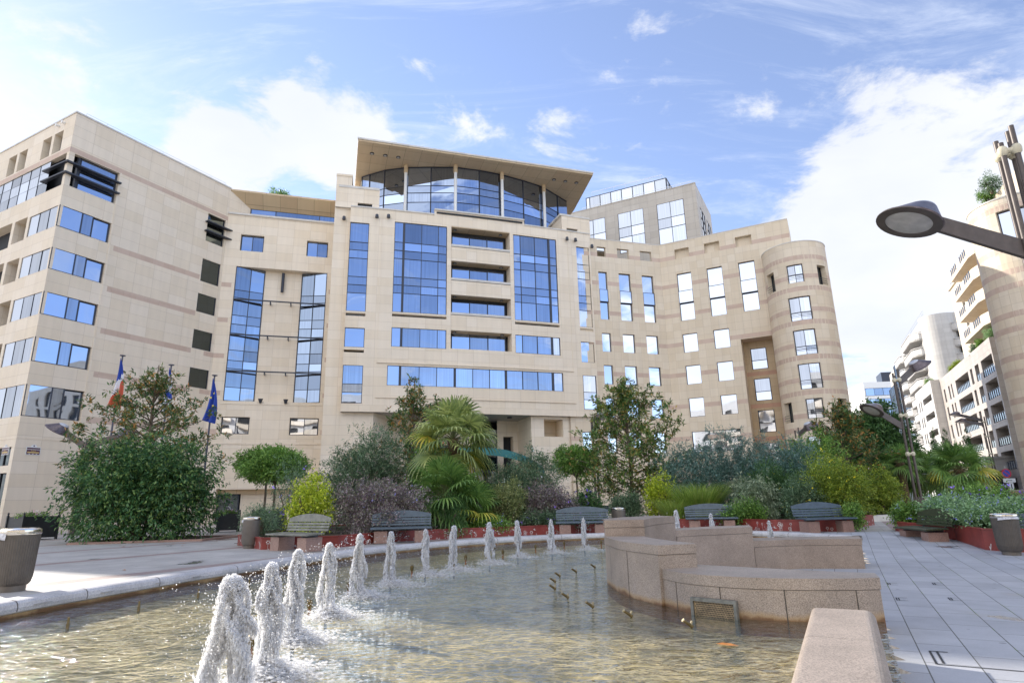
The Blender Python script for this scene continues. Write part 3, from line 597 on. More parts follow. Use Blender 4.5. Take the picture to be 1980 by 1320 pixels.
# windows of the right column step down the wall slightly narrower than the bands
ww = MB()
wall(ww, FL, 0, LLEN, ZB, 29.42, hl + rw, m=0, step=6)
for z in (20.07, 16.89, 13.74, 10.57, 7.37): 
    fbox(ww, FL, 3.86, 10.85, z, z + .41, -.01, .004, 1, step=9)
for z in (13.74, 10.57, 7.37): fbox(ww, FL, 12.0, LLEN, z - 3.2 * (z < 8), z - 3.2 * (z < 8) + .38, -.01, .004, 1)
fbox(ww, FL, 3.5, 10.98, 26.28, 26.66, -.01, .004, 1)
fbox(ww, FL, 0, 3.5, 26.28, 26.66, -.01, .004, 1); fbox(ww, FL, 10.98, LLEN - .01, 26.28, 26.66, -.01, .004, 1)
fbox(ww, FL, 3.50, 3.62, 7.3, 26.3, -.01, .035, 0)          # pilaster edge beside the bay
fbox(ww, FL, -.02, LLEN - .01, 29.40, 29.52, -.35, .05, 2, step=7)  # roof lip
# side face
arow = [(-3.9, 0, a, b, .22) for a, b in rows]
bays = []
for k in range(5):
    for (a, b) in rows + [(3.0, 6.0)]:
        bays.append((-12.6 - k * 9.5, -6.4 - k * 9.5, a - .25, b + .15, 1.4))
        bays.append((-6.0 - k * 9.5 - (0 if k == 0 else 0), -4.25 - k * 9.5, a - .1, b + .1, .9))
asm = [(a - k * 4.95, a + 1.2 - k * 4.95, 26.75, 28.45, .55) for a in (-4.15, -2.6) for k in range(8)]
agr = [(-3.2, -.42, 4.35, 5.5, .5), (-3.2, -.42, .5, 3.9, .5)]
aband = [(-48, 0, *top, .35)]
wall(ww, FA, -60, 0, ZB, 29.42, arow + bays + asm + agr + aband, m=0, step=12)
fbox(ww, FA, -60, .02, 26.28, 26.66, -.01, .004, 1, step=10); fbox(ww, FA, -60, .04, 29.40, 29.52, -.35, .05, 2, step=10)
fbox(ww, FL, 0, 6, 6.0, 6.06, -.01, .02, 0); fbox(ww, FA, -4, 0, 6.0, 6.06, -.01, .02, 0)
# roof and back volume
roofP = [FL(0, 0)[:2], FL(LLEN, 0)[:2], (-16.1, 52.3), (-22, 74), (-75, 100), FA(-60, 0)[:2]]
inn = [FL(.6, 0, -1.6)[:2], FL(LLEN, 0, -1.6)[:2], (-17.0, 55.5), (-22, 73.5), (-74, 99), FA(-59, 0, -1.6)[:2]]
ww.face([(x, y, 29.38) for x, y in roofP], 2); ww.prism(inn, ZB, 29.3, 3)
ww.build('wall', [M_STONE, M_PINK, M_LEDGE, M_DARK], LW)
for z0, z1 in rows:
    window(LW, FL, 0, 2.25, z0, z1, -.05, mu=(1.52,), fr=.05); window(LW, FL, 2.25, 3.42, z0, z1 - .06, -.17, fr=.07)
    window(LW, FA, -3.88, 0, z0, z1, -.05, mu=(-1.3, -2.6), fr=.018, glass=M_GLASS_W)
for a, b in ((11.0, 12.72),):
    window(LW, FL, a, b, 23.65, 26.2, -.2, mz=(24.5, 25.35), glass=M_GLASS_D)
for (a, b, c, d, e) in rw[1:]: window(LW, FL, a + .02, b - .02, c, d, -.08, glass=M_GLASS_D, fr=.04)
window(LW, FL, .9, 3.46, *top, -.3, mz=(24.55, 25.4), fr=.08); window(LW, FA, -2.6, -.9, *top, -1.0, fr=.06, glass=M_GLASS_D)
window(LW, FA, -26, -2.5, *top, -.06, mu=[-2.5 - 1.35 * i for i in range(1, 17)], mz=(24.6, 25.45), fr=.018, glass=M_GLASS_W)
window(LW, FA, -48, -26.5, *top, -.06, mu=[-26.5 - 1.8 * i for i in range(1, 12)], mz=(24.6, 25.45), fr=.018, glass=M_GLASS_W)
fn = MB()
for z in (24.55, 25.4): 
    fn.prism([FL(3.6, 0, .25)[:2], FL(-.18, 0, .25)[:2], FA(-2.9, 0, .25)[:2], FA(-2.9, 0, -.05)[:2], FL(0, 0, -.3)[:2], FL(3.6, 0, -.05)[:2]], z - .05, z + .05)
fn.prism([FL(.75, 0, -.25)[:2], FL(.95, 0, -.25)[:2], FL(.95, 0, -.45)[:2], FL(.75, 0, -.45)[:2]], top[0], top[1])
fn.build('sun_fin', M_FRAME, LW)
f2 = MB()
for z in (24.5, 25.35): fbox(f2, FL, 10.8, 13.25, z - .05, z + .05, -.1, .35)
f2.build('sun_fin', M_FRAME, LW)
for k in range(3):
    for (a, b) in rows: window(LW, FA, -12.6 - k * 9.5, -6.4 - k * 9.5, a - .25, b + .15, -1.35, mu=(-10.6 - k * 9.5, -8.5 - k * 9.5), fr=.05)
for a, b, c, d, e in asm[:5] + asm[8:13]: window(LW, FA, a + .05, b - .05, c + .03, d - .03, -.5, fr=.07, glass=M_GLASS_D)
for a, b, c, d, e in agr: window(LW, FA, a, b, c, d, -.35, mu=(-1.8,), fr=.06, glass=M_GLASS_D)
rl = MB(); rp = [FL(u, 29.95, -.4) for u in splits(.8, 12.6, 1.6)]
rl.tube(rp, .018, 5)
for p in rp: rl.tube([(p[0], p[1], 29.4), p], .015, 5)
rl.build('roof_rail', M_METAL, LW)
sp_ = MB()
for u in (-2.2, -1.4): sp_.tube([FA(u, 29.0, .0), FA(u, 29.0, .25)], [.08, .12], 8)
sp_.build('spotlight', M_WHITE, LW)
# street plate
def plate(F, u0, w, z0, h, label):
    r = thing('street_plate', label, 'street sign', F(u0, z0, 0), world=True)
    b = MB(); fbox(b, F, u0, u0 + w, z0, z0 + h, .003, .03); 
    n_ = 10; c = u0 + w / 2; b.face([F(c + .17 * cos(pi * i / n_) * 1.0, z0 + h + .16 * sin(pi * i / n_), .03) for i in range(n_ + 1)]); b.build('plate', M_WHITE, r)
    mm = pm('plum_enamel', (.10, .035, .06), .35); b = MB(); fbox(b, F, u0 + .03, u0 + w - .03, z0 + h * .72, z0 + h - .04, .031, .034); fbox(b, F, u0 + .03, u0 + w - .03, z0 + .03, z0 + h * .66, .031, .034)
    b.tube([F(c, z0 + h + .07, .031), F(c, z0 + h + .07, .036)], .045, 10); b.build('enamel_field', mm, r)
    gold = pm('gold_lettering', (.75, .55, .20), .5)
    try:
        for s_, zz, sz in (('PLACE', z0 + h * .47, .085),):
            cu = bpy.data.curves.new('lettering', 'FONT'); cu.body = s_; cu.size = sz * w / .8 * 1.1; cu.align_x = 'CENTER'; cu.extrude = .002; cu.materials.append(gold)
            o = bpy.data.objects.new('lettering', cu); COL.objects.link(o)
            p = np.array(F(c, zz, .037)); du = np.array(F(c + 1, zz, .037)) - p; dn = np.array(F(c, zz, 1.037)) - p
            M_ = Matrix(((du[0], 0, dn[0], p[0]), (du[1], 0, dn[1], p[1]), (0, 1, 0, p[2]), (0, 0, 0, 1)))
            bpy.context.view_layer.update(); me = bpy.data.meshes.new_from_object(o); bpy.data.objects.remove(o)
            me.transform(M_); me.transform(Matrix.Translation(-Vector(F(u0, z0, 0)))); o = bpy.data.objects.new('lettering', me); COL.objects.link(o); o.parent = r
    except Exception as ex: print('text', ex)
    b = MB(); fbox(b, F, u0 + .08, u0 + w - .08, z0 + h * .25, z0 + h * .38, .0345, .0365); b.build('gold_line', gold, r)
    b = MB()
    for k in range(3): fbox(b, F, u0 + w * (.2 + .25 * k), u0 + w * (.3 + .25 * k), z0 + h * .09, z0 + h * .17, .0345, .0365)
    b.build('white_line', M_WHITE, r)
plate(FL, .62, .80, 5.25 - .23, .50, 'small plum and gold street plate with white arched top on the cream wall face')
plate(FA, -1.45, .80, 5.25 - .23, .50, 'street plate seen edge-on just round the corner, above the ground floor window')
# ------------------------------------------------------------------ link wing with the two tall angled windows
MW = thing('link_building', 'cream stone link between corner building and central block with two tall blue angled windows', 'building', (-20, 51, 0), world=True)
FM = Fac((-25.14, 49.70), 16.3); ML = 9.45
mm_ = MB()
sq = [(1.2, 3.14, 23.56, 25.12, .35), (6.81, 8.66, 23.56, 25.08, .35)]; lo = [(1.1, 3.28, 7.38, 8.8, .35), (6.43, 8.77, 7.34, 8.8, .35)]
tall = [(1.07, 8.75, 10.12, 22.05, .75)]; door = [(1.25, 8.9, ZB, 2.95, .9)]
wall(mm_, FM, 0, ML, ZB, 27.0, sq + lo + tall + door, m=0, step=5)
fbox(mm_, FM, 3.42, 6.53, 10.12, 22.05, -.9, -.7, 0)     # stone between the tall windows
fbox(mm_, FM, 3.0, 8.9, ZB, 2.95, -1.1, -.9, 0); fbox(mm_, FM, 1.25, 8.9, 2.6, 2.95, -.9, -.6, 4)
for z in (20.07, 16.89, 13.74, 10.57, 7.37):
    for a, b in ((.02, .82), (8.95, ML)): 
        if z < 20.3: fbox(mm_, FM, a, b, z, z + .40, -.01, .004, 1)
fbox(mm_, FM, .0, ML, 26.95, 27.12, -.3, .12, 2); fbox(mm_, FM, 0, ML, 6.55, 6.68, -.01, .05, 0); fbox(mm_, FM, .9, 9.0, 9.85, 9.95, -.01, .04, 0)
mm_.prism([FM(0, 0, 0.02)[:2], FM(ML + .2, 0, 0.02)[:2], FM(ML + .2, 0, -8)[:2], FM(-3, 0, -8)[:2]], 29.25, 29.42, 4, 2)
mm_.face([FM(0, 29.24, 0), FM(ML, 29.24, 0), FM(ML, 28.2, -1.25), FM(0, 28.2, -1.25)], 4)
mm_.face([FM(0, 27.05, -.2), FM(ML, 27.05, -.2), FM(ML, 27.05, -1.5), FM(0, 27.05, -1.5)], 2)
mm_.face([FM(0, 27, 0), FM(1.6, 27, -1.25), FM(1.6, 29.2, -1.25), FM(0, 29.2, 0)], 0)
mm_.prism([FM(0, 0, -1.1)[:2], FM(ML, 0, -1.1)[:2], FM(ML, 0, -6)[:2], FM(0, 0, -6)[:2]], ZB, 26.9, 3)
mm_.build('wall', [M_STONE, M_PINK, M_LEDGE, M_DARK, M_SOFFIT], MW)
window(MW, FM, 1.6, ML, 27.05, 28.25, -1.25, mu=(3.8, 7.7), fr=.08)
for a, b, c, d, e in sq + lo: window(MW, FM, a + .03, b - .03, c + .02, d - .02, -.3, mu=((a + b) / 2,), fr=.06, glass=M_GLASS if c > 20 else M_GLASS_W)
class Slant:
    def __init__(s, F, ua, da, ub, db): s.F, s.a, s.b, s.c, s.e = F, ua, da, ub, db
    def __call__(s, u, z, d=0): return s.F(u, z, s.b + (s.e - s.b) * (u - s.a) / (s.c - s.a) + d)
hz_ = [11.1, 11.85, 13.9, 14.65, 15.4, 17.1, 17.85, 18.6, 20.2, 20.95]
window(MW, Slant(FM, 1.07, -.05, 3.42, -.70), 1.09, 3.40, 10.14, 22.03, 0, mu=(2.3,), mz=(11.3, 12.9, 13.6, 14.5, 16.0, 16.8, 17.6, 19.2, 19.9), fr=.05, glass=M_GLASS_M)
window(MW, Slant(FM, 6.53, -.70, 8.75, -.05), 6.55, 8.73, 10.14, 22.03, 0, mu=(7.65,), mz=(11.3, 12.9, 13.6, 14.5, 16.0, 16.8, 17.6, 19.2, 19.9), fr=.05, glass=M_GLASS_M)
br_ = MB()
for z in (19.0, 15.84, 12.67):
    fbox(br_, FM, 1.15, 8.68, z - .05, z + .05, .02, .12)
    for a, b in ((1.2, 3.3), (8.6, 6.6)): br_.tube([FM(a, z - .05, .05), FM(b, z - .12, -.62)], .05, 4)
    for u in (4.1, 5.8): fbox(br_, FM, u - .04, u + .04, z - .22, z, -.6, .05)
br_.build('brace_bar', M_FRAME, MW)
lt = MB()
for u in (4.0, 6.0): lt.tube([FM(u, 9.98, .1), FM(u, 10.35, .16)], [.09, .2], 10)
lt.tube([FM(4.95, 20.1, -.5), FM(4.95, 21.9, -.5)], .13, 8)
lt.build('wall_lamp', M_FRAME, MW)
dr = MB(); dd = thing('glass_door', 'double glass door with round steel pull handles under the link building', 'door', FM(2.1, .26, -.8), world=True)
dw = MB()
for a, b in ((1.3, 2.06), (2.12, 2.9)):
    fbox(dw, FM, a, a + .09, ZF, 2.62, -.85, -.78); fbox(dw, FM, b - .09, b, ZF, 2.62, -.85, -.78); fbox(dw, FM, a, b, 2.5, 2.62, -.85, -.78); fbox(dw, FM, a, b, ZF, .40, -.85, -.78)
    for k in (1, 2): fbox(dw, FM, a + (b - a) * k / 3 - .008, a + (b - a) * k / 3 + .008, .4, 2.5, -.83, -.80)
    for k in range(1, 7): fbox(dw, FM, a, b, .4 + .3 * k - .008, .4 + .3 * k + .008, -.83, -.80)
dw.build('door_frame', M_FRAME, dd); dw = MB(); dw.face([FM(1.3, .3, -.82), FM(2.9, .3, -.82), FM(2.9, 2.6, -.82), FM(1.3, 2.6, -.82)]); dw.build('door_glass', pm('green_glass', (.06, .085, .08), .08, spec=.8), dd)
dw = MB()
for s in (-1, 1): dw.tube([FM(2.09 + s * .03 + s * .25 * sin(t), 1.35 + .27 * cos(t), -.72) for t in np.linspace(0, pi, 10)], .02, 6)
dw.build('handle', M_METAL, dd)
# ================================================================== CENTRAL BLOCK
CB = thing('central_building', 'gently curved cream stone central block with blue window grids, balconies and slab canopy', 'building', (-3, 52, 0), world=True)
CLN = 22.85
FC = Fac((-14.25, 48.62), 13.9, az1=21.1, length=23.6)      # u measured from the pier's outer edge side
def cu(u): return u
cw = MB()
LH = [(.36, 1.98, 17.32, 25.45, .25), (.36, 1.98, 14.2, 15.87, .25), (.36, 1.98, 9.5, 12.66, .12), (.36, 1.98, 16.9, 17.16, .5), (.36, 1.98, 13.75, 13.98, .5)]
RH = [(21.66, 23.05, 17.32, 25.45, .25), (21.66, 23.05, 14.2 - .3, 15.87, .25), (21.66, 23.05, 9.5, 12.66, .12), (21.66, 23.05, 16.9, 17.16, .5)]
BG = [(4.18, 8.88, 17.45, 25.85, .18), (15.17, 19.55, 17.45, 25.85, .18), (4.18, 8.88, 17.05, 17.28, .5), (15.17, 19.55, 17.05, 17.28, .5)]
W2 = [(4.18, 8.88, 14.38, 16.07, .18), (15.17, 19.55, 14.38, 16.07, .18)]
LG = [(3.93, 19.7, 11.06, 12.76, .22)]
RC = [(9.26, 14.82, 22.62, 25.97, 2.0), (9.26, 14.82, 19.4, 22.14 - .1, 2.0)]
RC = [(9.26, 14.82, 14.45, 25.97, 1.2)]
wall(cw, FC, .34, 23.2, 8.86, 26.93, LH + RH + BG + W2 + LG + RC, m=0, step=2.4)
wall(cw, FC, 7.7, 16.3, 26.93, 27.45, m=0, step=2.2)
for a, b in ((7.65, 7.75), (16.25, 16.35)): pass
fbox(cw, FC, .34, 7.7, 26.9, 27.02, -.4, .06, 2, step=2.4); fbox(cw, FC, 16.3, 23.2, 26.9, 27.02, -.4, .06, 2, step=2.4); fbox(cw, FC, 7.7, 16.3, 27.36, 27.5, -.4, .12, 2, step=2.4)
fbox(cw, FC, 7.9, 16.1, 27.06, 27.2, -.05, .1, 3, step=2.4)
# frame round the long window, and the base fascia step
fbox(cw, FC, 3.05, 20.8, 12.93, 13.02, -.01, .09, 0, step=2.4); fbox(cw, FC, 3.05, 20.85, 10.0, 10.06, -.01, .09, 0, step=2.4)
fbox(cw, FC, .34, 23.2, 8.83, 9.36, -.01, .03, 0, step=2.4)
for u in (3.02, 20.72): fbox(cw, FC, u, u + .06, 13.1, 26.7, -.01, .025, 0)
# recess back, balconies
wall(cw, FC, 9.26, 14.82, 14.45, 25.97, m=3, step=2.0, d=-1.2)
for z0, z1 in ((22.62, 23.95), (19.4, 20.72), (16.12, 17.5)):
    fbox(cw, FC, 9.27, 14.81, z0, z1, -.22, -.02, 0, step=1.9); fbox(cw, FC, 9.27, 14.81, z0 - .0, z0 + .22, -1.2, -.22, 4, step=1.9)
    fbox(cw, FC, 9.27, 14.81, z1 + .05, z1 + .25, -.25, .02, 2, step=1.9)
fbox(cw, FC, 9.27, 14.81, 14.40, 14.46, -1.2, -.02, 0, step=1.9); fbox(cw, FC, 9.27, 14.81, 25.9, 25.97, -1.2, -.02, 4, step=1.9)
# side piers and stepped shoulders
for a, b, d, z in ((-1.03, .33, -.55, 30.2), ): wall(cw, FC, a, b, ZB, z, m=0, d=d, step=2)
cw.face([FC(-1.03, ZB, -.55), FC(-1.03, ZB, -9), FC(-1.03, 30.2, -9), FC(-1.03, 30.2, -.55)], 0)
cw.face([FC(.34, 8.86, 0), FC(.34, 8.86, -1.2), FC(.34, 27, -1.2), FC(.34, 27, 0)], 0); cw.face([FC(23.2, 8.86, 0), FC(23.2, 8.86, -9), FC(23.2, 27, -9), FC(23.2, 27, 0)], 0)
wall(cw, FC, .33, 2.78, 26.9, 29.1, [(.9, 2.17, 27.2, 27.62, .2)], m=0, d=-.56, step=2); cw.face([FC(2.78, 26.9, -.56), FC(2.78, 26.9, -5.5), FC(2.78, 29.1, -5.5), FC(2.78, 29.1, -.56)], 0)
fbox(cw, FC, -.8, 2.75, 29.0, 29.22, -3.0, -.5, 2); fbox(cw, FC, -1.06, .36, 30.1, 30.3, -5, -.5, 0)
wall(cw, FC, 20.5, 23.5, 26.9, 28.9, [(21.0, 22.2, 27.1, 27.55, .2)], m=0, d=-.56, step=2); cw.face([FC(20.5, 26.9, -.56), FC(20.5, 26.9, -5.5), FC(20.5, 28.9, -5.5), FC(20.5, 28.9, -.56)], 0)
fbox(cw, FC, 20.3, 23.6, 28.8, 29.0, -3.5, -.5, 2); wall(cw, FC, 23.2, 23.6, ZB, 28.9, m=0, d=-.56); cw.face([FC(23.6, ZB, -.56), FC(23.6, ZB, -9), FC(23.6, 28.9, -9), FC(23.6, 28.9, -.56)], 0)
for u, c in ((1.5, 27.4), (21.6, 27.3)): cw.face([FC(u - .65, c - .22, -.74), FC(u + .65, c - .22, -.74), FC(u + .65, c + .22, -.74), FC(u - .65, c + .22, -.74)], 3)
# terraces
cw.face([FC(u, 26.95, d) for u, d in ((-1, -.3), (6, -.2), (12, -.2), (18, -.2), (23.4, -.3), (23.4, -9), (-1, -9))], 2)
# underside and ground-floor walls
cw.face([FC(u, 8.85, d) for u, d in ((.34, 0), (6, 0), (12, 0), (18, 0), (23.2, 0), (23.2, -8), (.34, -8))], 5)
wall(cw, FC, .33, 2.95, ZB, 8.84, m=0, d=-.5); cw.face([FC(2.95, ZB, -.5), FC(5.3, ZB, -4.2), FC(5.3, 8.84, -4.2), FC(2.95, 8.84, -.5)], 0)
wall(cw, FC, 5.3, 12.2, ZB, 8.84, [(6.2, 11.8, .3, 6.6, .2)], m=0, d=-4.2); wall(cw, FC, 14.6, 16.7, ZB, 8.84, [(15.2, 16.2, .3, 7.4, .8)], m=0, d=-4.2, back=3)
wall(cw, FC, 16.64, 23.2, ZB, 8.84, [(17.85, 19.7, 7.05, 8.6, 1.5)], m=0, d=-.5, back=6); cw.face([FC(16.64, ZB, -.5), FC(16.64, ZB, -4.2), FC(16.64, 8.84, -4.2), FC(16.64, 8.84, -.5)], 0)
core = [FC(u, 0, d)[:2] for u, d in ((-.9, -5.7), (23.4, -5.7), (23.4, -9), (-.9, -9))]; cw.prism(core, ZB, 26.8, 3)
core2 = [FC(u, 0, d)[:2] for u, d in ((.9, -7.2), (23.3, -7.2), (24.2, -16), (.9, -16))]; cw.prism(core2, 26.9, 33.35, 0)
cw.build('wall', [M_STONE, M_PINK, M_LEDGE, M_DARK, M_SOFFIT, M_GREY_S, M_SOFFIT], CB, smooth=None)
hq = lambda a: [a + k for k in (1.62, 2.38, 3.12)]
gz1 = (19.2, 19.95, 20.7, 22.4, 23.17, 23.95)
for u0, u1, mus, th in ((4.18, 8.88, (5.02, 6.6, 8.1), (5.02,)), (15.17, 19.55, (15.88, 17.32, 18.77), (18.77,))):
    window(CB, FC, u0, u1, 17.45, 25.85, -.12, mu=mus, mz=gz1, fr=.05, thick=th); window(CB, FC, u0, u1, 14.38, 16.07, -.12, mu=mus, fr=.05, thick=th)
    window(CB, FC, u0, u1, 17.05, 17.28, -.45, mu=mus, fr=.03)
for u0, u1 in ((.36, 1.98), (21.66, 23.05)):
    window(CB, FC, u0, u1, 17.32, 25.45, -.15, mz=(18.98, 19.72, 20.46, 22.15, 22.9, 23.65), fr=.05); window(CB, FC, u0, u1, 14.2 if u0 < 9 else 13.9, 15.87, -.15, fr=.05)
    window(CB, FC, u0, u1, 9.5, 12.66, -.05, mz=(10.4, 11.1), fr=.05, glass=M_GLASS_W if u0 > 9 else M_GLASS); window(CB, FC, u0, u1, 16.9, 17.16, -.4, fr=.03)
window(CB, FC, 3.93, 19.7, 11.06, 12.76, -.16, mu=(5.0, 6.6, 8.1, 9.66, 11.25, 12.76, 14.26, 15.82, 17.28, 18.74), fr=.05, thick=(5.0, 9.66, 14.26, 18.74))
for z0 in (23.3, 20.1, 16.85, 14.5): window(CB, FC, 9.5, 14.6, z0, z0 + 2.25, -1.1, mu=(11.2, 12.9), fr=.08)
window(CB, FC, 12.2, 14.6, .3, 8.0, -4.3, mu=(12.7,), fr=.07, glass=M_GLASS_D); window(CB, FC, 6.2, 11.8, .3, 6.6, -4.35, mu=(7.6, 9, 10.4), fr=.07, glass=M_GLASS_D)
window(CB, FC, 10.1, 10.1 + .01, 14, 14.01, -2) if False else None
# glass vault under the canopy: its plan is a shallow bow
vp = [(1.2, -6.4), (1.91, -5.72), (3.24, -4.52), (5.17, -3.46), (7.55, -2.75), (9.8, -2.16), (12.23, -2.08), (14.55, -2.28), (17.04, -2.82), (19.46, -3.54), (21.65, -4.9), (23.1, -5.84)]
FP = Fac((-13.95, 48.45), 17.5)
vf = MB(); vg = MB()
for i in range(len(vp) - 1):
    a, b = vp[i], vp[i + 1]; zz = [27.0, 28.2, 29.6, 30.6, 31.35, 33.4]
    for c, e in zip(zz, zz[1:]):
        r = random.uniform(-.012, .012); vg.face([FP(a[0], c, a[1] + r), FP(b[0], c, b[1]), FP(b[0], e, b[1] + r), FP(a[0], e, a[1])])
    for z in zz[1:-1]: vf.tube([FP(a[0], z, a[1] + .02), FP(b[0], z, b[1] + .02)], .035, 4)
    vf.tube([FP(a[0], 27, a[1] + .04), FP(a[0], 33.38, a[1] + .04)], .055 if i not in (3, 5, 7, 9) else .03, 4)
    vf.tube([FP(a[0], 33.36, a[1] + .04), FP(b[0], 33.36, b[1] + .04)], .05, 4)
vo = vf.build('window', M_FRAME, CB); vg.build('pane', M_GLASS, vo)
for i in (3, 5, 7, 9):
    c = MB(); u, d = vp[i]; c.tube([FP(u, 27, d + .32), FP(u, 32.6, d + .32)], .15, 14); c.tube([FP(u, 32.6, d + .32), FP(u, 33.4, d + .32)], .2, 14, 1); c.build('column', [M_WHITE, M_SOFFIT], CB, smooth=40)
cn = MB(); cn.prism([FP(.43, 0, -.03)[:2], FP(23.6, 0, .02)[:2], FP(24.75, 0, -7.7)[:2], FP(24.9, 0, -16)[:2], FP(.6, 0, -16)[:2], FP(.6, 0, -7.8)[:2]], 33.4, 33.62, 0, 1)
cn.prism([FP(.38, 0, .05)[:2], FP(23.65, 0, .1)[:2], FP(23.6, 0, -.2)[:2], FP(.43, 0, -.25)[:2]], 33.56, 33.72, 1)
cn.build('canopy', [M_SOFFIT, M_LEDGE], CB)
for u in (1.8, 3.03, 4.25, 20.08, 21.33, 22.56):
    c = MB(); c.tube([FP(u, 33.405, -1.82), FP(u, 33.34, -1.82)], [.2, .2], 14, 0); c.tube([FP(u, 33.34, -1.82), FP(u, 33.32, -1.82)], [.13, .13], 12, 1); c.build('downlight', [M_FRAME, M_LENS], CB)
for u, d, z in ((-.2, -.5, 25.9), (2.6, .05, 26.1), (3.6, .05, 26.2), (20.6, .05, 26.0), (21.5, .05, 26.0), (23.3, .0, 25.6)):
    c = MB(); c.tube([FC(u, z, d), FC(u, z, d + .12)], .05, 8); c.tube([FC(u, z - .16, d + .22), FC(u, z + .14, d + .2)], [.16, .13], 10); c.build('spotlight', M_FRAME, CB)
for z in (25.88, 22.6, 19.38, 16.1):
    for u in (9.7, 14.1): c = MB(); c.tube([FC(u, z + .01, -.55), FC(u, z - .05, -.55)], .17, 12); c.tube([FC(u, z - .05, -.55), FC(u, z - .06, -.55)], .11, 10, 1); c.build('downlight', [M_FRAME, M_LENS], CB)
for u, d in ((15.0, -1.6), (13.0, -3)): c = MB(); c.tube([FC(u, 8.84, d), FC(u, 8.72, d)], .22, 12); c.build('downlight', M_FRAME, CB)
# teal entrance awning
aw = thing('awning', 'curved teal awning over the central entrance, peeking above the shrubs', 'awning', FC(12, 4, 1), world=True)
a_ = MB()
for i in range(16):
    u0, u1 = 7.5 + i * .7, 7.5 + (i + 1) * .7
    f0, f1 = [3.2 * (1 - ((u - 13.1) / 5.6) ** 2) for u in (u0, u1)]
    z0, z1 = [5.9 - .035 * (u - 11.0) ** 2 for u in (u0, u1)]
    a_.face([FC(u0, z0, -1.5 + f0), FC(u1, z1, -1.5 + f1), FC(u1, z1 + .25, -2.5), FC(u0, z0 + .25, -2.5)]); a_.face([FC(u0, z0 - .6, -1.5 + f0), FC(u1, z1 - .6, -1.5 + f1), FC(u1, z1, -1.5 + f1), FC(u0, z0, -1.5 + f0)])
a_.build('canvas', pm('teal_canvas', (.03, .17, .17), .5, nscale=2, namt=.15), aw)
a_ = MB()
for u in (8.5, 17.2): a_.tube([FC(u, 0, -1.0), FC(u, 5.0, -1.0)], .07, 10)
a_.build('post', M_METAL, aw)
# ================================================================== RIGHT WING
RWB = thing('apartment_building', 'buff stone right wing with pink bands, square mirror windows and tall three-part windows', 'building', (15, 58, 0), world=True)
FS = Fac((15.19, 57.8), 16.3); FR = Fac((15.19, 57.8), -27.5)
rb = MB()
cs = [(-6.9, -5.97), (-4.73, -3.45), (-2.21, -.93)]; csf = [(-9.4, -8.3)] + cs
cr = [(1.52, 2.93), (4.42, 5.86), (7.35, 8.80)]
RT_ = 26.55
def cols(cc, sm=True, dn=True, low=8.85):
    h = []
    for a, b in cc: h += [(a, b, 24.72, 25.74, .35), (a, b, 18.25, 23.13, .35), (a, b, 15.07, 16.9, .3), (a, b, 11.95, 13.77, .3), (a, b, low, 10.64, .3)]
    return h
hS = cols(csf); hR = cols(cr[:2]) + [(7.35, 8.80, 24.72, 25.74, .35), (7.35, 8.80, 18.25, 23.13, .35), (1.52, 5.87, 5.6, 7.5, .3)]
wall(rb, FS, -10.5, 0, ZB, RT_, hS + [(a, b, 5.6, 7.5, .3) for a, b in csf], m=0, step=5)
wall(rb, FR, 0, 12.1, ZB, RT_, hR + [(6.78, 12.0, 1.0, 15.65, 1.5)], m=0, step=5)
fbox(rb, FS, -10.5, 0, RT_ - .02, RT_ + .05, -.4, .03, 2); fbox(rb, FR, 0, 12.1, RT_ - .02, RT_ + .05, -.4, .03, 2)
wall(rb, FR, 6.78, 12.0, 1.0, 15.65, [(7.32, 8.74, 12.98, 14.97, .2), (7.32, 8.74, 10.04, 12.09, .2), (7.32, 8.74, 7.15, 9.16, .2), (7.32, 8.74, 4.2, 6.2, .2)], m=4, d=-1.5)
rb.face([FR(6.78, 15.64, 0), FR(12, 15.64, 0), FR(12, 15.64, -1.5), FR(6.78, 15.64, -1.5)], 5)
def bands(F, spans, zs, h=.41, m=1, d=0):
    for z in zs:
        for a, b in spans: fbox(rb, F, a, b, z - h, z, d - .01, d + .004, m)
bz = (19.1, 16.12, 13.14, 10.12, 7.1)
def gaps(cc, lo, hi):
    e = [lo] + [x for c in cc for x in c] + [hi]; return list(zip(e[::2], e[1::2]))
bands(FS, gaps(csf, -10.5, 0), (25.12,) + bz + (22.15,)); bands(FR, gaps(cr, 0, 12.1), (25.12, 22.15, 19.1)); 
bands(FR, [(0, 1.52), (2.93, 4.42)], bz[1:]); bands(FR, [(5.86, 6.78)], bz[1:] ); bands(FR, [(6.78, 9.6)], (16.12,)); bands(FR, [(6.8, 12)], (12.75, 9.75, 6.75), h=.38, m=6, d=-1.5)
rb.prism([FS(-10.5, 0, -1.7)[:2], FS(0, 0, -1.9)[:2], FR(12.0, 0, -1.8)[:2], FR(12.0, 0, -12)[:2], (22, 72), (8, 70)], ZB, 24.3, 3)
rb.face([FR(12.1, ZB, 0), FR(12.1, ZB, -4), FR(12.1, RT_, -4), FR(12.1, RT_, 0)], 0)
rb.face([FR(12.1, RT_, -.4), FR(0, RT_, -.4), FR(0, 24.2, -.4), FR(12.1, 24.2, -.4)], 0)
rb.prism([(22, 58), (26.5, 56), (45.5, 91), (30, 99)], ZB, 26.3, 0)
rb.build('wall', [M_STONE_R, M_PINK, M_LEDGE, M_DARK, cladding('ochre_stone', (.46, .33, .19), (.52, .39, .24), (.30, .22, .14), .72, .75), M_PINK, cladding('terracotta_stone', (.44, .24, .15), (.48, .28, .18), (.3, .2, .14), .9, .9)], RWB)
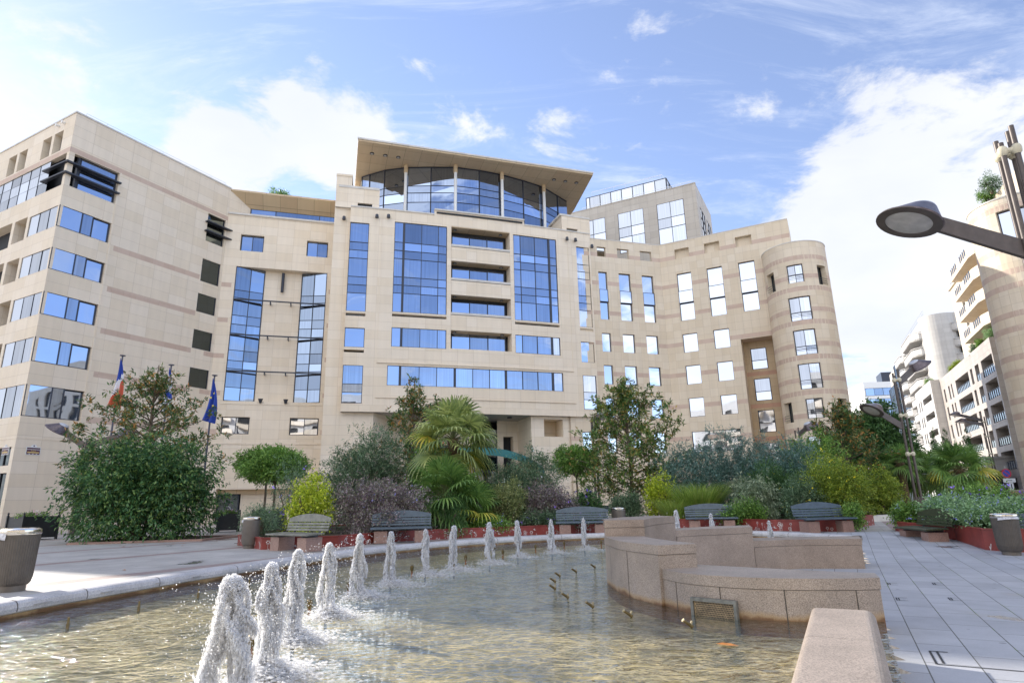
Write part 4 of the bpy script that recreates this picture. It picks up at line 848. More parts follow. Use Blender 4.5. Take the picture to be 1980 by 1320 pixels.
for F, cc in ((FS, csf), (FR, cr)):
    for k, (a, b) in enumerate(cc):
        lowest = F is FR and k == 2
        window(RWB, F, a, b, 18.27, 20.0, -.22, fr=.05, glass=M_GLASS_W); window(RWB, F, a, b, 20.05, 21.3, -.05, fr=.04, glass=M_GLASS_W); window(RWB, F, a, b, 21.32, 23.1, -.22, fr=.05, glass=M_GLASS_W)
        if lowest: continue
        for z0, z1 in ((15.07, 16.9), (11.95, 13.77), (8.85, 10.64)): window(RWB, F, a, b, z0, z1, -.2, fr=.05, glass=M_GLASS_W)
window(RWB, FR, 1.52, 5.87, 5.6, 7.5, -.22, mu=(3.1, 4.5), fr=.06, glass=M_GLASS_W)
for a, b in csf: window(RWB, FS, a, b, 5.6, 7.5, -.22, fr=.06, glass=M_GLASS_W)
for z0, z1 in ((12.98, 14.97), (10.04, 12.09), (7.15, 9.16), (4.2, 6.2)): window(RWB, FR, 7.34, 8.72, z0, z1, -1.62, mz=(z0 + .85,), fr=.06, glass=M_GLASS_W)
# round tower
TW = thing('round_tower', 'round buff stone stair tower with pink hoops and railed French windows', 'tower', (25.96, 52.2, 0), world=True)
TC, TR = (25.96, 52.2), 2.65; TAZ = math.degrees(math.atan2(-.8906, -.4548)); FT = Cyl(TC, TR, TAZ)
tb = MB(); tw_ = [(19.4, 21.05, .66), (16.0, 18.1, .9), (13.0, 15.17, .9), (10.1, 12.24, .9), (7.63, 9.28, .66), (4.6, 6.2, .9)]
half = pi * TR
th = [(-w, w, a, b, .25) for a, b, w in tw_]; side = [(c - .55, c + .55, a, b, .6) for c in (-2.45, 2.45) for a, b in ((19.1, 20.9), (7.5, 9.2), (4.5, 6.1))]
wall(tb, FT, -half, half, ZB, 23.15, th + side, m=0, step=.35)
for z in (21.85, 20.1, 19.0, 17.1, 16.0, 14.07, 12.97, 11.1, 10.0, 8.1, 7.0, 5.1, 4.0):
    hs = sorted([(h[0], h[1]) for h in th + side if h[2] < z - .1 and h[3] > z - .3]); e = [-half] + [x for c in hs for x in c] + [half]
    for a, b in zip(e[::2], e[1::2]): fbox(tb, FT, a, b, z - .40, z, -.01, .004, 1, step=.35)
fbox(tb, FT, -half, half, 23.12, 23.2, -.25, .03, 2, step=.35)
tb.lathe([(0.01, 22.6), (TR - .2, 22.6)], (TC[0], TC[1], 0), 32, 2); tb.lathe([(TR - .7, ZB), (TR - .7, 22.5)], (TC[0], TC[1], 0), 24, 3)
tb.lathe([(TR - .25, 23.15), (TR - .25, 22.5)], (TC[0], TC[1], 0), 40, 0)
tb.build('wall', [M_STONE_R, M_PINK, M_LEDGE, M_DARK], TW)
for a, b, w in tw_:
    window(TW, FT, -w, w, a, b, -.2, mu=(0,), mz=(a + .75,), fr=.06, glass=M_GLASS_W)
    r = MB()
    for z in (a + .45, a + .6): r.tube([FT(u, z, .03) for u in np.linspace(-w, w, 5)], .018, 5)
    r.build('rail', M_FRAME, TW)
for h in side:
    window(TW, FT, h[0], h[1], h[2], h[3], -.45, mu=((h[0] + h[1]) / 2,), fr=.06, glass=M_GLASS_D)
    r = MB()
    for z in (h[2] + .2, h[2] + .4, h[2] + .6): r.tube([FT(u, z, .03) for u in np.linspace(h[0], h[1], 4)], .018, 5)
    r.build('rail', M_FRAME, TW)
# upper setback block behind the right wing
UB = thing('penthouse_building', 'grey stone upper block rising behind the right wing, topped by a glazed roof screen', 'building', (17, 66, 0), world=True)
FU = Fac((17.53, 66.0), -27.5); ub = MB()
uh = [(-.02, 3.13, 30.1, 35.3, .06), (-4.82, -1.65, 30.1, 35.3, .06), (-9.6, -6.45, 30.1, 35.3, .06)]
wall(ub, FU, -12, 4.63, ZB, 36.92, uh, m=0)
FU2 = Fac(FU(4.63, 0)[:2], 62.1); wall(ub, FU2, 0, 9.5, ZB, 36.92, [(1.6, 4.4, 29, 34.6, .06), (5.6, 8.2, 29, 34.6, .06)], m=0)
ub.prism([FU(-12, 0, -.1)[:2], FU(4.53, 0, -.1)[:2], FU2(9.4, 0, -.1)[:2], FU(-12, 0, -10)[:2]], ZB, 36.8, 1); fbox(ub, FU, -12, 4.66, 36.9, 37.0, -.3, .05, 1)
ub.build('wall', [M_UP, M_UP], UB)
for a, b, c, d, e in uh: window(UB, FU, a, b, c, d, -.03, mu=((a + b) / 2,), mz=(32.1, 33.35), fr=.05, glass=M_GLASS_W)
for a, b in ((1.6, 4.4), (5.6, 8.2)): window(UB, FU2, a, b, 29, 34.6, -.03, mu=((a + b) / 2,), mz=(32.1, 33.35), fr=.05, glass=M_GLASS_W)
sc_ = Fac((17.53, 68.0), -27.5); window(UB, sc_, -8.5, 1.95, 37.0, 39.45, 0, mu=[-8.0 + 1.42 * i for i in range(7)], fr=.08, glass=M_GLASS_W, name='roof_screen')
window(UB, Fac(sc_(1.95, 0)[:2], 62.1), 0, 3, 37.0, 39.45, 0, mu=(1.5,), fr=.08, name='roof_screen')
r = MB(); r.tube([sc_(-7.8, 40.4, -.5), sc_(1.4, 40.3, -.5), sc_(2.2, 38.2, -.5)], .03, 5)
for k in range(7): r.tube([sc_(-7.8 + 1.5 * k, 39.4, -.5), sc_(-7.8 + 1.5 * k, 40.4, -.5)], .025, 5)
r.tube([FU(-9.5, 37.4, -.3), FU(4.2, 37.4, -.3)], .03, 5); r.build('roof_rail', M_METAL, UB)
rm = MB()
for k in range(9): rm.tube([FR(5.4 + .45 * k, 24.5, -1.3), FR(5.9 + .45 * k, 25.7, -1.3)], .025, 4)
rm.tube([FR(5, 25.3, -1.3), FR(9.5, 25.5, -1.3)], .03, 4); rm.tube([FR(5, 24.9, -1.3), FR(9.5, 25.0, -1.3)], .03, 4)
rm.build('roof_rail', M_FRAME, RWB)
# ================================================================== RIGHT EDGE: round-cornered block and street
RB = thing('corner_building', 'banded buff stone building with a rounded corner at the right edge of the picture', 'building', (38, 42, 0), world=True)
BC, BR = (38.1, 42.3), 2.75; FB = Cyl(BC, BR, 215); b2 = MB()
bh = [(-.35, 1.5, 18.9, 21.3, .35), (-.35, 1.5, 10.0 - 3.3, 12.0 - 3.3, .35), (2.6, 3.6, 18.9, 21.3, .35)]
wall(b2, FB, -5.4, 5.6, ZB, 22.3, bh, m=0, step=.35)
bzz = [21.75, 18.6, 16.9, 15.86, 13.85, 12.81, 10.83, 9.78, 7.85, 6.8, 4.9]
for z in bzz: fbox(b2, FB, -5.4, 5.6, z - .42, z, -.01, .004, 1, step=.35)
fbox(b2, FB, -5.4, 5.6, 22.25, 22.36, -.3, .04, 2, step=.35)
e1, e2 = FB(5.6, 0), FB(-5.4, 0)
F5 = Fac(e1[:2], -27.5); wall(b2, F5, 0, 24, ZB, 22.3, [(2 + 4 * k, 3.6 + 4 * k, z, z + 2, .3) for k in range(5) for z in (3.5, 7, 10.2, 13.3, 16.4, 19)], m=0, back=3)
F6 = Fac(e2[:2], 46.5, flip=True); wall(b2, F6, 0, 8, ZB, 22.3, m=0)
b2.prism([FB(u, 0, -.4)[:2] for u in (-5.4, -3, 0, 3, 5.6)] + [F5(24, 0, -.4)[:2], (62, 46), (44, 50)], ZB, 22.2, 3)
b2.prism([(42.9, 50.8), (39.5, 42.2), (50, 36.5), (62, 46), (50, 56)], 22.2, 26.0, 0)
b2.build('wall', [M_STONE_R, M_PINK, M_LEDGE, M_DARK], RB)
window(RB, FB, -.35, 1.5, 18.92, 21.28, -.28, mu=(.55,), fr=.07, glass=M_GLASS_W); window(RB, FB, -.35, 1.5, 6.7, 8.7, -.28, mu=(.55,), fr=.07, glass=M_GLASS_W); window(RB, FB, 2.6, 3.6, 18.92, 21.28, -.28, fr=.07, glass=M_GLASS_W)
# street front: grey loggia building
SB = thing('loggia_building', 'weathered grey stone street building with rows of railed loggias and narrow windows', 'building', (58, 72, 0), world=True)
F3 = Fac((58.13, 72.0), 65.2, flip=True); s3 = MB(); fl_ = (17.85, 14.95, 12.05, 9.15, 6.25)
h3 = []
for z in fl_:
    h3 += [(.35, 5.6, z - 3.6 + 1.4, z, 1.6), (6.95, 8.9, z - 2.15, z, .5), (10.4, 11.58, z - 2.1, z, .3), (12.7, 20.9, z - 2.1, z, 1.6), (23.3, 24.1, z - 2.1, z, .3), (25.2, 26.2, z - 2.1, z, .3), (28.6, 29.7, z - 2.1, z, .3)]
h3 += [(1.5 + 7.4 * k, 6.2 + 7.4 * k, ZB, 3.1, 2.5) for k in range(4)]
wall(s3, F3, -.05, 31.5, ZB, 19.75, h3, m=0, step=10, back=3)
FE = Fac((58.13, 72.0), -27.5); wall(s3, FE, 0, 12, ZB, 19.75, m=1)
F3b = Fac(F3(31.5, 0, 1.3)[:2], 65.2, flip=True); h4 = []
for z in fl_[:5]: h4 += [(1.2, 9.5, z - 2.0, z, 1.6), (11, 12, z - 1.8, z, .3), (13, 14, z - 1.8, z, .3)]
wall(s3, F3b, 0, 16, ZB, 19.9, h4, m=2, back=3); s3.face([F3b(0, ZB, 0), F3(31.5, ZB, 0), F3(31.5, 19.9, 0), F3b(0, 19.9, 0)], 2)
s3.prism([F3(.2, 0, -2.8)[:2], F3(31.5, 0, -2.8)[:2], F3b(16, 0, -2.8)[:2], F3b(16, 0, -9)[:2], F3(0.2, 0, -12)[:2]], ZB, 19.4, 0)
s3.build('wall', [M_GREY_S, M_BROWN_S, M_WHITE_S, M_DARK], SB)
M_RAILG = pm('rail_glass', (.45, .52, .58), .15, .6)
for z in fl_:
    for a, b in ((.35, 5.6), (12.7, 20.9), (6.95, 8.9)):
        rr = MB(); zb = z - 2.15; zt = zb + .95; fbox(rr, F3, a, b, zt - .05, zt, -.12, -.04); n_ = int((b - a) / .85)
        for k in range(n_ + 1): u = a + (b - a) * k / n_; fbox(rr, F3, u - .05, u + .05, zb, zt, -.12, -.04)
        o = rr.build('railing', M_FRAME, SB); rr = MB(); rr.face([F3(a, zb + .05, -.1), F3(b, zb + .05, -.1), F3(b, zt - .1, -.1), F3(a, zt - .1, -.1)]); rr.build('rail_panel', M_RAILG, o)
for z in fl_[:4]: fb_ = MB(); fbox(fb_, F3b, 1.2, 9.5, z - 2.0, z - 1.1, -.15, .02); fb_.build('balcony', M_WHITE_S, SB)
# low arcade wing in front of it
lw = MB(); FLw = Fac(F3(4.8, 0, 3.2)[:2], 65.2, flip=True)
AR = thing('arcade_wing', 'low flat-roofed stone wing with square pillars beside the flowerbeds at the far right', 'building', FLw(0, 0), world=True)
F7 = Fac(FLw(0, 0)[:2], -27.5); wall(lw, F7, 0, 16, ZB, 5.6, [(1.2 + 2.4 * k, 2.9 + 2.4 * k, ZB, 4.0, 3) for k in range(6)], m=0, back=1); fbox(lw, F7, -.2, 16, 5.5, 5.75, -.5, .15, 0); wall(lw, FLw, -6, 0, ZB, 5.6, m=0)
lw.prism([F7(0.1, 0, -3.1)[:2], F7(15.9, 0, -3.1)[:2], F7(15.9, 0, -6)[:2], F7(0.1, 0, -6)[:2]], ZB, 5.5, 0); lw.face([F7(0, 5.58, 0), F7(16, 5.58, 0), F7(16, 5.58, -6), F7(0, 5.58, -6)], 0)
lw.build('wall', [M_WHITE_S, M_DARK], AR)
# upper storeys with deep balconies
UA = thing('balcony_building', 'cream stone storeys stepping back above the grey street building, with deep angular balconies', 'building', (62, 74, 0), world=True)
F8 = Fac(F3(0, 0, -3.0)[:2], 65.2, flip=True); u8 = MB()
wall(u8, F8, -6, 26.5, 19.4, 33.65, [(2, 4.2, z, z + 2.1, .3) for z in (20.2, 23.1, 26, 29)] + [(7, 10, z, z + 2.1, .3) for z in (20.2, 23.1, 26, 29)] + [(15, 17, z, z + 2.1, .3) for z in (20.2, 23.1, 26, 29)] + [(19.5, 21, z, z + 2.1, .3) for z in (20.2, 23.1, 26, 29)], m=0, back=1)
wall(u8, Fac(F8(26.5, 0)[:2], -24.8), 0, 10, 19.4, 33.65, m=0); u8.prism([F8(-6, 0, -.5)[:2], F8(26.3, 0, -.5)[:2], F8(26.3, 0, -10)[:2], F8(-6, 0, -10)[:2]], 19.4, 33.6, 0)
fbox(u8, F8, -6, 26.8, 33.5, 33.8, -.5, .25, 0)
u8.build('wall', [cladding('warm_cream_stone', (.60, .52, .40), (.64, .57, .46), (.42, .35, .27), 1.2, .8), M_DARK], UA)
for z in (21.7, 24.75, 27.8, 30.8):
    bb = MB(); P = [F8(-5.5, 0, 0)[:2], F8(-4.5, 0, 1.4)[:2], F8(1.4, 0, 2.9)[:2], F8(11.8, 0, 2.9)[:2], F8(12.6, 0, 0)[:2]]
    bb.prism(P, z - .15, z + .05, 0)
    for a, b in zip(P, P[1:]):
        bb.face([(*a, z), (*b, z), (*b, z + 1.25), (*a, z + 1.25)])
        a2, b2_ = [(q[0] + .15, q[1] - .0) for q in (a, b)]; bb.face([(*a2, z), (*b2_, z), (*b2_, z + 1.25), (*a2, z + 1.25)]); bb.face([(*a, z + 1.25), (*b, z + 1.25), (*b2_, z + 1.25), (*a2, z + 1.25)])
    o = bb.build('balcony', M_STONE_R, UA); wdw = MB()
    for s in (2.2, 7.6):
      wdw = MB()
      for k in range(4): u = s + k * .9; wdw.face([F8(u, z + .45, 2.93), F8(u + .55, z + .45, 2.93), F8(u + .55, z + 1.35, 2.93), F8(u, z + 1.35, 2.93)])
      wdw.build('rail_panel', M_FRAME, o)
r = MB(); rp = [F8(u, 34.6, -.2) for u in splits(-5, 26, 2.2)]; r.tube(rp, .03, 4)
for p in rp: r.tube([(p[0], p[1], 33.7), p], .03, 4)
r.build('roof_rail', M_FRAME, UA)
# pale building farther down the street with rounded balconies
PB = thing('pale_building', 'pale stone building farther down the street with a rounded corner and stacked white balconies', 'building', (79, 112, 0), world=True)
F9 = Fac((78.58, 112.0), 65.2, flip=True); F10 = Fac((78.58, 112.0), -25); pb = MB()
FCy = Cyl((78.58 + 3.3, 112.0 + .5), 3.2, 200)
wall(pb, F9, .8, 30, ZB, 34.0, [(3 + 7 * j, 8.0 + 7 * j, z, z + 2.2, .6) for j in range(4) for z in (3.3, 6.2, 9.1, 12, 15, 18, 21, 24, 27, 30)], m=0, back=1); wall(pb, F10, 2.0, 16, ZB, 34.4, [(5, 6.6, z, z + 1.6, .3) for z in (20.5, 23.5, 26.4, 29.4)], m=0, back=1)
wall(pb, FCy, -4.5, 4.5, ZB, 34.2, m=0, step=.5)
pb.prism([F9(.8, 0, -1)[:2], F9(30, 0, -1)[:2], F9(30, 0, -14)[:2], F10(16, 0, -1)[:2], F10(2, 0, -1)[:2]], ZB, 33.9, 0)
pb.build('wall', [M_WHITE_S, M_DARK], PB)
def rbalc(F, a, b, z, out, par):
    bb = MB(); n_ = 12; P = [F(a + (b - a) * (.5 - .5 * cos(pi * i / n_)), 0, out * min(1, 1.45 * sin(pi * i / n_)))[:2] for i in range(n_ + 1)]
    bb.prism(P, z - .2, z); 
    for p, q in zip(P, P[1:]): bb.face([(*p, z - .25), (*q, z - .25), (*q, z + 1.05), (*p, z + 1.05)])
    bb.tube([(*p, z + 1.3) for p in P], .09, 6)
    for p in P[1:-1:2]: bb.tube([(*p, z + 1.0), (*p, z + 1.3)], .05, 4)
    bb.build('balcony', M_WHITE_S, par)
for z in (29.3, 26.3, 23.4, 20.5, 17.6, 14.6, 11.7, 8.7, 5.8): 
    rbalc(F9, 1.2, 15.5, z + 1.0, 2.2, PB)
    if z < 33: rbalc(F9, 19, 29, z + .2, 2.0, PB)
for z in (31.2, 28.2, 25.3, 22.4, 19.5): rbalc(F10, 3.7, 9.5, z - .4, 1.6, PB)
r = MB(); rp = [F9(u, 35.4, -.3) for u in splits(0, 30, 2)]; r.tube(rp, .03, 4); r.tube([(p[0], p[1], p[2] - .6) for p in rp], .03, 4)
for p in rp: r.tube([(p[0], p[1], 34), p], .03, 4)
r.build('roof_rail', M_METAL, PB)
# glass office at the street's end, and the blue office block behind the trees
GB = thing('glass_building', 'tall grey-blue glass curtain wall building behind the pale balconies', 'building', (97, 150, 0), world=True)
F11 = Fac((97.5, 150), 65.2, flip=True); F12 = Fac((97.5, 150), -24.8); gb_ = MB(); 
gb_.prism([F11(-9.9, 0, -.3)[:2], F11(24, 0, -.3)[:2], F11(24, 0, -14)[:2], F11(-9.9, 0, -14)[:2]], ZB, 34.4, 0); gb_.build('wall', M_UP, GB)
window(GB, F11, -10, 12, .5, 34.5, 0, mu=[-10 + 1.5 * i for i in range(1, 15)], mz=[.5 + 1.6 * i for i in range(1, 21)], fr=.09, glass=M_GLASS_B)
window(GB, F11, 12.5, 24, .5, 30, .4, mu=[12.5 + 1.5 * i for i in range(1, 8)], mz=[.5 + 1.6 * i for i in range(1, 18)], fr=.09, glass=M_GLASS_B)
OB = thing('blue_building', 'distant white office block with blue ribbon windows above the trees', 'building', (128, 220, 0), world=True)
F13 = Fac((128, 220), -8); ob = MB(); ob.prism([F13(0, 0, 0)[:2], F13(22, 0, 0)[:2], F13(22, 0, -16)[:2], F13(0, 0, -16)[:2]], ZB, 41.2, 0); ob.prism([F13(8, 0, -3)[:2], F13(22, 0, -3)[:2], F13(22, 0, -12)[:2], F13(10, 0, -12)[:2]], 41.2, 45.2, 1)
ob.build('wall', [M_WHITE, M_FRAME], OB)
for k in range(9): window(OB, F13, .4, 21.6, 36.2 - 3.9 * k, 38.9 - 3.9 * k, .05, mu=[.4 + 3 * i for i in range(1, 7)], fr=.1, glass=M_GLASS)
# block across the square behind the viewer: it is what the lower windows mirror
OP = thing('opposite_building', 'cream apartment block across the square, seen mirrored in the lower windows', 'building', (0, -34, 0), world=True)
F14 = Fac((60, -30), 180 + 8); op = MB(); oh = [(2 + 5 * j, 4.4 + 5 * j, z, z + 1.9, .4) for j in range(25) for z in (1.2, 4.3, 7.4, 10.5, 13.6, 16.7, 19.8, 22.9)]
wall(op, F14, 0, 128, ZB, 27, oh, m=0, step=20, back=1); op.prism([F14(.2, 0, -.5)[:2], F14(127.8, 0, -.5)[:2], F14(127.8, 0, -12)[:2], F14(.2, 0, -12)[:2]], ZB, 26.8, 0)
op.build('wall', [M_WHITE_S, M_DARK], OP)
ob_ = MB()
for z in (4.0, 7.1, 10.2, 13.3, 16.4, 19.5, 22.6):
    for j in range(12): fbox(ob_, F14, 1.5 + 10 * j, 9.8 + 10 * j, z, z + 1.0, 0.02, 1.2)
ob_.build('balcony', M_STONE, OP)


# kerb line along the front of the left building
kb = MB(); ka, kc_ = np.array([-29.5, 31.0]), np.array([-17.5, 42.5]); kd_ = (kc_ - ka) / np.linalg.norm(kc_ - ka); kn = np.array([kd_[1], -kd_[0]])
for i in range(16):
    a = ka + kd_ * (i * 1.05 - 1.0); b = a + kd_ * 1.03; kb.hexa([(*(a), .2), (*(b), .2), (*(b + kn * .16), .2), (*(a + kn * .16), .2), (*(a), ZF + .06), (*(b), ZF + .06), (*(b + kn * .16), ZF + .055), (*(a + kn * .16), ZF + .055)])
tag(kb.build('kerb', M_GREY_S), None, None, kind='structure')
# ================================================================== STREET FURNITURE
M_SLATB = pm('blue_grey_paint', (.075, .105, .13), .35, nscale=5, namt=.2); M_SLATG = pm('dark_green_paint', (.045, .055, .028), .4, nscale=5, namt=.2); M_SLATW = pm('weathered_bench_paint', (.20, .20, .165), .4, nscale=5, namt=.3)
def bench(label, x, y, rzd, z, slat, w=1.0):
    t = thing('park_bench', label, 'bench', (x, y, z), rad(rzd), 'slatted benches around the pool')
    m = MB()
    for k in range(7): m.box((0, -.32 + .085 * k, .46 + .004 * k), (w, .034, .022))
    m.tube([(-w, -.37, .455), (w, -.37, .455)], .03, 8); m.build('seat', slat, t)
    m = MB(); tl = .28
    for k in range(3):
        z0 = .54 + .085 * k; yy = .30 + (z0 - .5) * tl; m.hexa([(-w, yy, z0), (w, yy, z0), (w, yy + .03, z0), (-w, yy + .03, z0), (-w, yy + .02, z0 + .065), (w, yy + .02, z0 + .065), (w, yy + .05, z0 + .065), (-w, yy + .05, z0 + .065)])
    n = 16; z0 = .80
    f = lambda s: z0 + .10 + .13 * (1 - (s / w) ** 2)
    for i in range(n):
        a, b = -w + 2 * w * i / n, -w + 2 * w * (i + 1) / n; P = []
        for s, zz in ((a, z0), (b, z0)): P.append((s, .30 + (zz - .5) * tl, zz))
        for s, zz in ((b, z0), (a, z0)): P.append((s, .33 + (zz - .5) * tl, zz))
        for s in (a, b): P.append((s, .30 + (f(s) - .5) * tl, f(s)))
        for s in (b, a): P.append((s, .33 + (f(s) - .5) * tl, f(s)))
        m.hexa(P)
    m.build('backrest', slat, t)
    for s in (-1, 1):
        m = MB(); m.box((s * w * .66, -.02, .19), (.21, .27, .19)); m.build('leg', M_GRAN2, t)
        m = MB(); m.box((s * w * .62, .0, .41), (.03, .26, .025)); m.tube([(s * w * .62, .22, .42), (s * w * .62, .40, .55), (s * w * .62, .50, .92)], .022, 6); m.build('bracket', M_FRAME, t)
    return t
bench('weathered pale slatted bench beside the brown litter bin, on the left of the pool', -6.45, 18.75, -36, ZF, M_SLATW)
bench('blue-grey bench behind the fountain jets, below the purple-leaved bush', -3.85, 21.35, 9, ZF + .02, M_SLATB)
bench('blue-grey bench just left of the granite cascade, behind the two farthest big jets', 2.52, 24.0, -5, ZF, M_SLATB)
bench('blue-grey bench seen over the middle of the granite cascade, beside the tall grass', 7.85, 25.5, -14, ZF, M_SLATB)
bench('blue-grey bench with its seat clear in front of the red planter, right of the cascade', 10.95, 22.5, 10, ZF, M_SLATB)
bench('dark green bench on pink granite blocks beside the flowerbed at the right', 12.35, 19.4, -97, 0.02, M_SLATG)
bench('bench cut off by the right edge of the picture, beyond the ribbed litter bin', 13.6, 15.9, -50, 0, M_SLATB)
M_BIN = pm('ribbed_grey_brown_metal', (.115, .10, .085), .45, .3, nscale=8, namt=.12); M_BINP = pm('brown_metal', (.16, .14, .12), .4, .3, nscale=6, namt=.12)
M_STEELT = pm('polished_lid', (.75, .72, .66), .18, 1.0, nscale=4, namt=.08)
M_BAG = pm('clear_bag', (.62, .62, .66), .2, nscale=20, namt=.3, bump=.8, bscale=25)
def bin_(label, x, y, z, ribs=True, bag=True, sc=1.0, rot=0):
    t = thing('litter_bin', label, 'bin', (x, y, z), rot, 'litter bins round the square')
    m = MB(); n = 96 if ribs else 32; R = .255 * sc
    prof = [(R * .80, .09), (R * .92, .13), (R, .22), (R * 1.07, .80), (R * 1.07, .86)]
    base = len(m.v); vv = []
    for r, z_ in prof:
        for k in range(n):
            a = 2 * pi * k / n; q = r * (1 - (.022 if ribs and k % 2 else 0) * (1 if z_ < .84 else 0)); m.v.append((q * cos(a), q * sin(a), z_ * sc))
    for i in range(len(prof) - 1):
        for k in range(n):
            a = i * n + k; b = i * n + (k + 1) % n; m.f.append((a, b, b + n, a + n)); m.m.append(0); m.uv.append(None)
    m.build('body', M_BIN if ribs else M_BINP, t, smooth=20 if not ribs else None)
    m = MB(); m.lathe([(.0, 0), (R * .74, 0), (R * .74, .1 * sc)], n=28); m.build('foot', M_BINP, t, smooth=30)
    m = MB(); m.lathe([(R * 1.08, .86 * sc), (R * 1.11, .88 * sc), (R * 1.08, .935 * sc), (R * .95, .955 * sc), (R * .72, .958 * sc), (R * .70, .93 * sc), (R * .7, .6 * sc)], n=36); m.build('lid', M_STEELT, t, smooth=40)
    if bag:
        m = MB(); n = 40
        for k in range(n):
            a, b = 2 * pi * k / n, 2 * pi * (k + 1) / n
            def q(a, i): r = R * (1.10 + .05 * i + .02 * sin(a * 7)); return (r * cos(a), r * sin(a), (.885 - (.05 + .055 * (1 + sin(a + 2.2))) * i) * sc)
            if 8 < k < 26: m.face([q(a, 0), q(b, 0), q(b, 1), q(a, 1)])
        m.build('bin_bag', M_BAG, t, smooth=60)
    return t
bin_('large ribbed litter bin with shining lid and clear bag at the left picture edge', -8.28, 10.62, .26, sc=1.03, rot=.6)
bin_('smooth brown litter bin standing left of the weathered bench', -8.42, 20.2, ZF, ribs=False, sc=1.0)
bin_('ribbed dark litter bin at the right edge, in front of the red planter', 12.08, 15.75, 0, sc=1.03, rot=2.2)
bin_('litter bin with only its pale lid showing above the left end of the granite cascade', 4.05, 24.9, ZF, ribs=False, bag=False)
# ---- lamps
def lamp(label, x, y, z, arms, H=7.9, collars=(3.3, 5.35, 7.3), base=True, rz=0, grp='four-rod lamp posts with cone shades'):
    t = thing('street_lamp', label, 'street lamp', (x, y, z), rz, grp); m = MB(); r = .17
    rods = [(r * cos(a), r * sin(a)) for a in (rad(20), rad(110), rad(200), rad(290))]
    for i, (a, b) in enumerate(rods): m.tube([(a, b, .9), (a, b, H - .35 * (i % 3) * .5)], .052, 10)
    m.build('pole', M_BROWNM, t, smooth=40)
    if base: m = MB(); m.lathe([(.33, 0), (.30, .05), (.27, 1.05), (.22, 1.07), (0, 1.07)], n=4); m.build('base', M_BROWNM, t)
    for c in collars:
        m = MB()
        for a, b in rods: m.lathe([(.055, -.11), (.088, -.07), (.095, 0), (.088, .07), (.055, .11)], c=(a, b, c), n=14)
        for (a, b), (c_, d) in zip(rods, rods[1:] + rods[:1]): m.tube([(a, b, c), (c_, d, c)], .062, 8)
        m.build('collar', M_CREAMP, t, smooth=50)
    for (zj, az, slope, Ln) in arms:
        e1 = np.array([cos(rad(az)) * cos(rad(slope)), sin(rad(az)) * cos(rad(slope)), sin(rad(slope))]); e2 = np.array([-sin(rad(az)), cos(rad(az)), 0]); e3 = np.cross(e1, e2)
        o = np.array([cos(rad(az)) * .15, sin(rad(az)) * .15, zj]); up = np.array([0, 0, 1.])
        m = MB(); A = o; B = o + e1 * Ln; w = .045; h = .20
        P = [A - e2 * w - up * h, B - e2 * w - e3 * h * .8, B + e2 * w - e3 * h * .8, A + e2 * w - up * h, A - e2 * w + up * h, B - e2 * w + e3 * h * .8, B + e2 * w + e3 * h * .8, A + e2 * w + up * h]
        m.hexa(P); am = m.build('arm', M_BROWNM, t)
        Rm = np.stack([e1, e2, e3], 1); c = B + e1 * .42 - e3 * .17
        m = MB(); n = 36
        prof = [(.60, 0), (.605, .035), (.57, .06), (.26, .44), (.20, .50), (.10, .53), (0, .535)]
        for k, (rr, zz) in enumerate(prof):
            for j in range(n):
                a = 2 * pi * j / n; off = -.22 * (zz / .5); p = c + e1 * (rr * cos(a) + off) + e2 * rr * sin(a) + e3 * zz; m.v.append(tuple(p))
        for i in range(len(prof) - 1):
            for j in range(n):
                a = i * n + j; b = i * n + (j + 1) % n; m.f.append((a, b, b + n, a + n)); m.m.append(0 if i < 3 else 1); m.uv.append(None)
        sh = m.build('lamp_shade', [M_SHADE, M_SHADET], t, smooth=35)
        m = MB(); m.lathe([(.60, 0), (.60, .02), (.43, .03), (.425, .0), (.43, -.01), (.60, 0)], c=c, n=n, axis=Rm); m.build('rim', M_BROWNM, sh, smooth=40)
        m = MB(); m.lathe([(0, -.03), (.25, -.022), (.43, .005)], c=c, n=n, axis=Rm); m.build('lens', M_LENS, sh, smooth=60)
    return t
M_SHADE = pm('weathered_bronze_shade', (.13, .105, .115), .35, .4, nscale=9, namt=.35); M_SHADET = pm('frosted_lamp_top', (.50, .52, .56), .4)
lamp('near street lamp whose cone shade hangs across the sky at the upper right', 10.62, 11.55, 0, [(6.25, 177, 22, 1.85), (7.6, -10, 25, 1.55)], H=9.0, collars=(3.3, 5.35, 8.45), rz=0)
lamp('street lamp with two cone shades standing right of the golden-green shrubs', 21.15, 33.1, ZF, [(4.75, 186, 33, 1.45), (7.2, 12, 35, 1.4)], H=7.9)
lamp('low twin-armed street lamp in front of the left corner building', -23.7, 34, ZF, [(4.75, 182, 33, 1.45), (4.75, 10, 20, 1.6)], H=5.1, collars=(3.0, 4.35))
lamp('small distant street lamp in front of the grey loggia building', 55.7, 72.5, ZF, [(9.5, 168, 18, 2.4), (9.0, 175, 12, 2.0)], H=9.9, collars=(3.3, 5.6, 7.6, 9.3))
lamp('distant street lamp before the rounded white balconies', 59.5, 95, ZF, [(8.6, 165, 20, 3.2)], H=9.0, collars=(5, 8.4))
lamp('street lamp rising behind the blue-green bushes in front of the round tower', 20.75, 45, ZF, [(5.6, 20, 30, 1.0)], H=6.1, collars=(5.2,))
lamp('street lamp pole standing behind the bushes in the middle, left of the magnolia', 5.75, 44, ZF, [(6.6, 60, 25, 1.4)], H=7.2)
